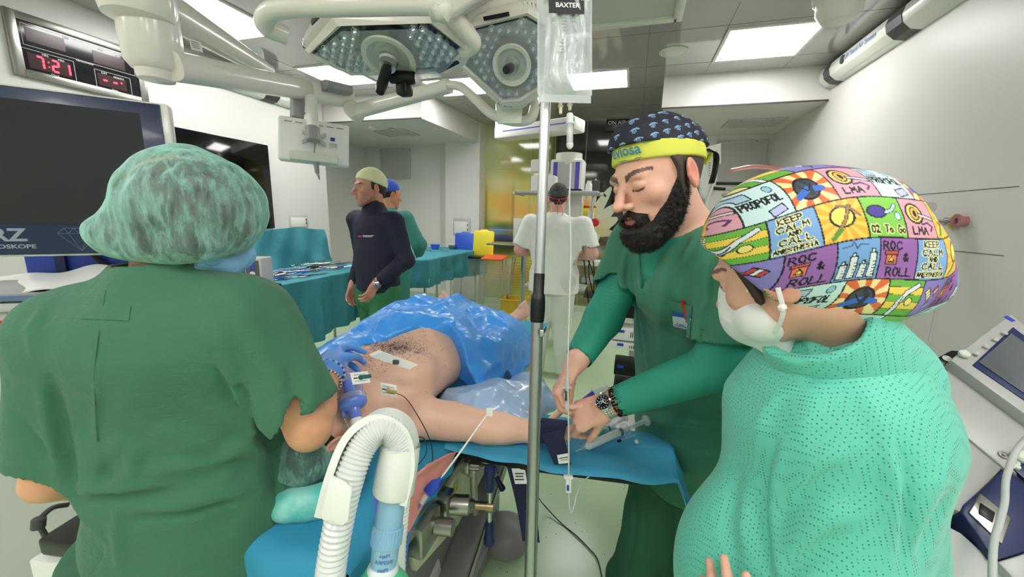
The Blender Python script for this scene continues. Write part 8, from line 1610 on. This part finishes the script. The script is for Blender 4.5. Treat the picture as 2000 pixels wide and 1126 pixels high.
# boom arms from the ceiling
mat('arm', (228, 223, 213), rough=.28, coat=.35)
BA = empty('boom_arm', AD(275, 10, 1.15), 'off-white two-joint ceiling boom arm with a blue maker badge reaching over the team', 'ceiling arm')
j1 = AD(272, 30, 1.25); j1b = AD(300, 110, 1.30); j2 = AD(612, 178, 2.0); j2u = AD(560, 165, 2.1)
g = MB(); g.lathe([(.098, .30), (.102, .16), (.100, .02), (.092, -.012), (.07, -.02)], 36, Matrix.Translation(j1)); g.build('upper_hub', MT['arm'], BA, w=True)
g = MB(); g.lathe([(.082, .10), (.084, .0), (.077, -.075), (.062, -.095), (.055, -.098), (.050, -.125), (.0, -.128)], 36, Matrix.Translation(V((j1b.x, j1b.y, j1b.z+.05)))); g.build('lower_hub', MT['arm'], BA, w=True)
def beam(a, b_, w0, h0, w1, h1, name, m, par, up=(0, 0, 1), n=14, sq=3.0):
 a = V(a); b_ = V(b_); d = (b_-a); M = frame(a, ax=d, ay=V(up).cross(d)); L_ = d.length; vs_ = []; fs = []; K = 20
 for i in range(n+1):
  t = i/n; w_ = w0+(w1-w0)*t; h = h0+(h1-h0)*t
  for k in range(K):
   an = 2*PI*k/K; c, s_ = math.cos(an), math.sin(an); vs_.append((L_*t, math.copysign(abs(c)**(2/sq), c)*w_/2, math.copysign(abs(s_)**(2/sq), s_)*h/2))
 for i in range(n):
  for k in range(K): k2 = (k+1) % K; fs.append((i*K+k, i*K+k2, (i+1)*K+k2, (i+1)*K+k))
 fs += [tuple(range(K))[::-1], tuple(n*K+k for k in range(K))]
 g = MB(); g.add(vs_, fs, M, True); return g.build(name, m, par, w=True)
beam(j1+V((.03, .02, .05)), AD(520, 138, 2.15), .12, .11, .09, .07, 'upper_beam', MT['arm'], BA)
lb_ = beam(AD(330, 128, 1.30), AD(600, 176, 2.05), .10, .095, .10, .10, 'lower_beam', MT['arm'], BA)
e2 = AD(685, 192, 2.25); beam(AD(575, 172, 2.0), e2, .115, .12, .10, .10, 'end_beam', MT['arm'], BA); beam(AD(632, 166, 2.04), AD(682, 177, 2.15), .10, .05, .08, .05, 'cover_plate', MT['grey'], BA) 
c_ = V(lerp(AD(330, 128, 1.30), AD(600, 176, 2.05), .97)); dn_ = nrm(N3(AD(600, 176, 2.05))-N3(AD(330, 128, 1.30)))
n_ = nrm(np.cross(dn_, UZ)); n_ = n_ if np.dot(n_, fw) < 0 else -n_; TM = frame(AD(574, 163, 1.88), ax=dn_, az=n_); g = MB(); g.box((0, 0, 0), (.032, .032, .003), TM); bd_ = g.build('maker_badge', MT['txtb'], BA, w=True); g = MB(); g.text('H', .026, TM @ Matrix.Translation((0, 0, .002)), ext=.0004, bold=.001); g.build('badge_mark', MT['txtw'], bd_, w=True); g = MB(); g.text('Hillrom', .022, TM @ Matrix.Translation((.062, -.004, .0015)), ext=.0004); g.build('lettering', MT['txtk'], BA, w=True)
TM = frame(AD(383, 89, 1.43), ax=nrm(N3(AD(520, 138, 2.15))-N3(j1)), az=n_); g = MB(); g.box((0, 0, 0), (.05, .035, .002), TM); tg_ = g.build('type_plate', MT['paper'], BA, w=True); g = MB()
for k in range(4): g.box((-.004, .010-.006*k, .0015), (.032, .0015, .0006), TM)
g.build('type_print', MT['txtk'], tg_, w=True)
g = MB(); jc = AD(692, 218, 2.22); g.cyl(jc-V(fw)*.05, jc+V(fw)*.05, .045, seg=24, ch=.006); g.build('elbow_joint', MT['arm'], BA, w=True)
s0_ = AD(700, 216, 2.2); s1_ = AD(878, 168, 1.95); beam(s0_, s1_, .07, .075, .07, .065, 'spring_arm', MT['arm'], BA)
cl2 = spline([AD(870, 165, 1.95), AD(900, 170, 1.90), AD(930, 195, 1.82), AD(960, 222, 1.75), AD(1000, 236, 1.70), AD(1035, 232, 1.66), AD(1046, 205, 1.64)], 8); MB().tube(cl2, .022, 14).build('yoke', MT['arm'], BA, w=True)
mp_ = AD(600, 190, 2.0); MN = empty('patient_monitor', mp_, 'white-backed medical monitor hanging below the boom arm', 'monitor'); g = MB(); g.cyl(AD(582, 185, 2.0), AD(580, 232, 2.0), .036, .032, seg=22, ch=.004); g.build('swivel', MT['grey'], MN, w=True); beam(AD(607, 190, 1.98), AD(612, 262, 1.95), .05, .05, .055, .05, 'drop_arm', MT['white'], MN, up=(0, 1, 0)); g = MB(); g.cyl(AD(610, 248, 1.93), AD(612, 275, 1.93), .034, seg=20, ch=.004); g.build('tilt_joint', MT['grey'], MN, w=True)
ctm = AD(614, 275, 2.0); ax = nrm(N3(AD(684, 280, 2.08))-N3(AD(546, 270, 1.95))); M = frame(ctm, ax=ax, az=UP); Wd = (N3(AD(684, 280, 2.08))-N3(AD(546, 270, 1.95))); Wd = float(np.linalg.norm(Wd)); Hd = 84/750*2.0
bk = MB().box((0, .03, 0), (Wd, .05, Hd), M, bev=.012, seg=3).build('housing', MT['white'], MN, w=True); MB().box((0, -.0, -Hd*.40), (Wd*.68, .05, .05), M, bev=.012).build('lower_cover', MT['offw'], MN, w=True); g = MB()
for sg in (-1, 1): g.prism([(0, -.012), (.055, .028), (.055, .045), (0, .012), (-.055, .045), (-.055, .028)], .008, M @ Matrix.Translation((0, -.004, -.01*sg+.01)) @ Matrix.Rotation(PI/2, 4, 'X') @ Matrix.Rotation(0 if sg > 0 else PI, 4, 'Z'))
g.build('mount_bracket', MT['lgrey'], MN, w=True); g = MB()
for k in range(6): g.box((-Wd*.36+k*Wd*.145, .003, Hd*.38), (Wd*.10, .003, .004), M)
g.build('vent_slot', MT['grey'], MN, w=True); g = MB(); g.box((Wd*.26, .003, .022), (.022, .003, .018), M); g.build('blue_label', MT['txtb'], MN, w=True); g = MB(); g.box((Wd*.27, .003, -.012), (.045, .003, .030), M); lb = g.build('type_label', MT['paper'], MN, w=True); g = MB()
for k in range(4): g.box((Wd*.27, .001, -.002-.006*k), (.036, .002, .0012), M)
g.build('label_print', MT['txtk'], lb, w=True); g = MB(); g.tube(spline([M @ V((.0, -.0, .01)), M @ V((.004, -.02, -.03)), M @ V((0, -.01, -.07))]), .003, 6); g.build('green_cable', mat('grnc', (90, 150, 60), rough=.5), MN, w=True)
g = MB(); g.cyl(AD(617, 318, 2.0), AD(620, 338, 2.0), .014, .010, seg=14); g.cyl(AD(620, 338, 2.0), AD(624, 350, 2.0), .007, .004, seg=12); g.build('cable_plug', MT['grey'], MN, w=True)
# surgical lights
mat('lens', (225, 234, 238), rough=.05, metal=.7, coat=1.0); mat('lensbase', (70, 76, 80), rough=.12, metal=.6, coat=.5); mat('glassc', (220, 230, 232), rough=.02, alpha=.18, spec=1., coat=1.)
def surg_light(c, ax, n, poly_px, lab, Rr, d0, handle_dir, band=None):
 """c centre, n downward normal of the lens plane, poly_px the corners of the lens opening in pixels"""
 M = frame(c, az=n, ax=ax); Mi = M.inverted(); t = empty('surgical_light', (0, 0, 0), lab, 'surgical light', group='surgical lights', M=M)
 def onl(px, py): cc = Mi @ V(CAM); d = Mi.to_3x3() @ V(ray(px, py)); k = -cc.z/d.z; p = cc+d*k; return (p.x, p.y)
 return t, M, onl
def ccw(p): a = sum(p[i][0]*p[(i+1) % len(p)][1]-p[(i+1) % len(p)][0]*p[i][1] for i in range(len(p))); return p if a > 0 else p[::-1]
def grow(p, k):
 cx = sum(q[0] for q in p)/len(p); cy_ = sum(q[1] for q in p)/len(p); o = []
 for x, y in p: l_ = math.hypot(x-cx, y-cy_); o.append((cx+(x-cx)*(l_+k)/l_, cy_+(y-cy_)*(l_+k)/l_))
 return o
def roundp(p, r, n=5):
 o = []
 for i in range(len(p)):
  a, b_, c_ = V(p[i-1]+(0,)), V(p[i]+(0,)), V(p[(i+1) % len(p)]+(0,)); u = (a-b_).normalized(); w_ = (c_-b_).normalized()
  for k in range(n+1): s_ = k/n; q = b_+u*r*(1-s_)**2+w_*r*s_**2; o.append((q.x, q.y))
 return o
def build_light(c, n, lens_px, hub_px, hub_r, lab, thick, rim, led=.030, handle=.16, handle_dir=None, cx_r=.10):
 ax = nrm(RT-N3(n)*np.dot(RT, nrm(n))); t, M, onl = surg_light(c, ax, n, None, lab, 0, 0, None)
 L_ = ccw([onl(*q) for q in lens_px]); out = ccw(roundp(grow(L_, rim), rim*.8))
 g = MB(); g.prism(out, thick, Matrix.Translation((0, 0, -thick-.012)), bev=.018); g.build('housing', MT['arm'], t)
 inner = L_; ro = ccw(roundp(grow(L_, rim*.45), .02)); g = MB(); k = len(inner)
 vs_ = [(x, y, .0) for x, y in grow(L_, .002)]+[(x, y, .006) for x, y in grow(L_, .012)]+[(x, y, -.012) for x, y in grow(L_, rim*.5)]; fs = [(i, (i+1) % k, k+(i+1) % k, k+i) for i in range(k)]+[(k+i, k+(i+1) % k, 2*k+(i+1) % k, 2*k+i) for i in range(k)]
 g.add(vs_, fs); g.build('lens_rim', MT['arm'], t)
 g = MB(); g.prism(inner, .004, Matrix.Translation((0, 0, -.012))); g.build('reflector_tray', MT['lensbase'], t)
 hx, hy = onl(*hub_px)
 def inside(x, y, m_): 
  for i in range(len(inner)):
   a, b_ = inner[i], inner[(i+1) % len(inner)]; ex, ey = b_[0]-a[0], b_[1]-a[1]; l_ = math.hypot(ex, ey)
   if (ex*(y-a[1])-ey*(x-a[0]))/l_ < m_: return False
  return True
 xs = [p[0] for p in inner]; ys = [p[1] for p in inner]; cnt = 0; y = min(ys); row = 0; proto = None
 me0 = None
 pts_ = []
 while y < max(ys):
  x = min(xs)+(led/2 if row % 2 else 0)
  while x < max(xs):
   if inside(x, y, led*.42) and math.hypot(x-hx, y-hy) > hub_r+led*.45: pts_.append((x, y))
   x += led
  y += led*.87; row += 1
 pts_.sort(key=lambda q: (q[0]-hx)**2+(q[1]-hy)**2); near = pts_[:100]; far = pts_[100:]
 prof = [(led*.46, -.010), (led*.47, .004), (led*.44, .0045), (led*.30, -.004), (led*.27, .010), (led*.16, .015), (0, .016)]
 for x, y in near:
  if me0 is None: o = MB().lathe(prof, 14, None, cap=False).build('led_lens', MT['lens'], t); me0 = o.data
  else: o = link('led_lens', me0, t)
  o.location = (x, y, 0)
 if far:
  g = MB(); [g.lathe(prof, 12, Matrix.Translation((x, y, 0)), cap=False) for x, y in far]; o = g.build('led_lens', MT['lens'], t); o['kind'] = 'stuff'
 g = MB(); g.prism(inner, .002, Matrix.Translation((0, 0, .018))); g.build('cover_glass', MT['glassc'], t)
 H = Matrix.Translation((hx, hy, 0)); g = MB(); g.lathe([(hub_r, .019), (hub_r*.98, .026), (hub_r*.80, .024), (hub_r*.55, -.004), (hub_r*.36, -.006), (hub_r*.36, .020)], 36, H, cap=False); g.build('hub_ring', MT['offw'], t)
 g = MB(); g.lathe([(hub_r*.36, -.01), (hub_r*.36, .028), (hub_r*.30, .034), (hub_r*.30, .052), (0, .052)], 28, H); g.build('hub_socket', MT['alu'], t)
 hd = handle_dir or (0, 0, 1); g = MB(); g.lathe([(.010, 0), (.013, .004), (.016, .012), (.0165, handle*.75), (.0125, handle), (0, handle)], 20, H @ frame((0, 0, .05), az=hd, ax=(1, 0, 0))); g.build('handle', MT['black'], t)
 return t, M, onl, inner
n1v = nrm((.05, -.42, -.90)); c1 = AD(755, 85, 1.18)
LA, MA, on1, in1 = build_light(c1, n1v, [(610, 103), (668, 52), (838, 46), (903, 96), (862, 138), (690, 143)], (762, 105), .085, 'large surgical light head, nearer the boom arm, with black handle', .05, .060, led=.028, handle=.115, handle_dir=(.05, .20, 1))
n2v = nrm((.10, -.78, -.62)); c2 = AD(985, 118, 1.42)
LB, MB2, on2, in2 = build_light(c2, n2v, [(922, 58), (1028, 32), (1078, 62), (1080, 150), (1015, 190), (982, 193), (910, 128)], (1001, 124), .072, 'second surgical light head, tilted towards the table and partly behind the infusion bag', .05, .050, led=.030, handle=.085, handle_dir=(-.02, .30, 1))
g = MB(); a = AD(800, 150, 1.30); g.cyl(AD(760, 150, 1.25), AD(812, 152, 1.25), .020, seg=20, ch=.006); g.box(tuple(AD(790, 172, 1.27)), (.045, .045, .05), bev=.01); o = g.build('camera_unit', MT['black'], LA, w=True)
def bandp(onl, M, a, b_, w_, name, m, par, z=.004):
 p = V(onl(*a)+(0,)); q = V(onl(*b_)+(0,)); MB().box((0, 0, 0), ((q-p).length, w_, .004), frame((p+q)/2+V((0, 0, z)), ax=q-p, az=(0, 0, 1))).build(name, m, par)
bandp(on1, MA, (855, 138), (895, 118), .014, 'black_slot', MT['black'], LA, .004); bandp(on2, MB2, (945, 36), (995, 26), .012, 'black_slot', MT['black'], LB, .004)
def bow(pts, r, name, par, m='arm'): MB().tube(spline(pts, 10), r, 14).build(name, MT[m], par, w=True)
bow([AD(560, 70, 1.16), AD(520, 52, 1.12), AD(522, 28, 1.08), AD(565, 14, 1.04), AD(700, 10, 1.0), AD(840, 8, .98), AD(866, 22, .97), AD(862, 10, .97)], .026, 'side_handle', LA)
bow([AD(905, 100, 1.20), AD(925, 84, 1.16), AD(905, 58, 1.12), AD(880, 30, 1.08)], .024, 'side_handle', LA)
g = MB(); g.box((0, 0, 0), (.05, .016, .004), frame(AD(618, 35, 1.07), ax=AD(632, 22, 1.05)-AD(605, 50, 1.09), ay=UP), bev=.001); kp = g.build('keypad', MT['dgrey'], LA, w=True)
g = MB(); M = frame(AD(855, 12, .99), az=RT, ax=UP); g.lathe([(.030, -.02), (.034, -.018), (.034, .018), (.030, .02)], 28, M); g.build('swivel_joint', MT['arm'], LA, w=True); g = MB(); g.box((0, 0, 0), (.014, .020, .003), frame(AD(864, 10, .955), ax=RT, ay=UP)); g.build('amber_label', mat('amb', (214, 170, 70), rough=.5), LA, w=True)
bow([AD(1046, 205, 1.64), AD(1035, 180, 1.60), AD(1020, 200, 1.60), AD(980, 205, 1.60)], .020, 'side_handle', LB); bow([AD(905, 52, 1.36), AD(925, 20, 1.34), AD(1000, 4, 1.34), AD(1060, 12, 1.34)], .020, 'side_handle', LB)
g = MB(); g.prism([(-.05, -.06), (.05, -.06), (.06, .05), (-.06, .05)], .01, frame(AD(995, 215, 1.62), ax=RT, ay=UP), bev=.004); g.build('yoke_plate', MT['offw'], BA, w=True)
g = MB(); a = AD(870, -40, 1.15); bow([AD(862, 14, .985), AD(905, -10, 1.05), AD(960, -40, 1.2), AD(980, -120, 1.3)], .034, 'suspension_arm', LA); bow([AD(905, 52, 1.36), AD(890, 20, 1.30), AD(960, -30, 1.30), AD(985, -110, 1.32)], .028, 'suspension_arm', LB)
c_ = AD(1642, 0, 2.0); o = MB().lathe([(.13, .35), (.13, .06), (.12, .0), (.105, -.012), (.10, -.06), (.07, -.10), (0, -.104)], 32, Matrix.Translation(c_), sx=1.0); o = o.build('ceiling_mount', MT['arm']); tag(o, 'off-white rounded ceiling mount hub near the right air purifier', 'ceiling mount')
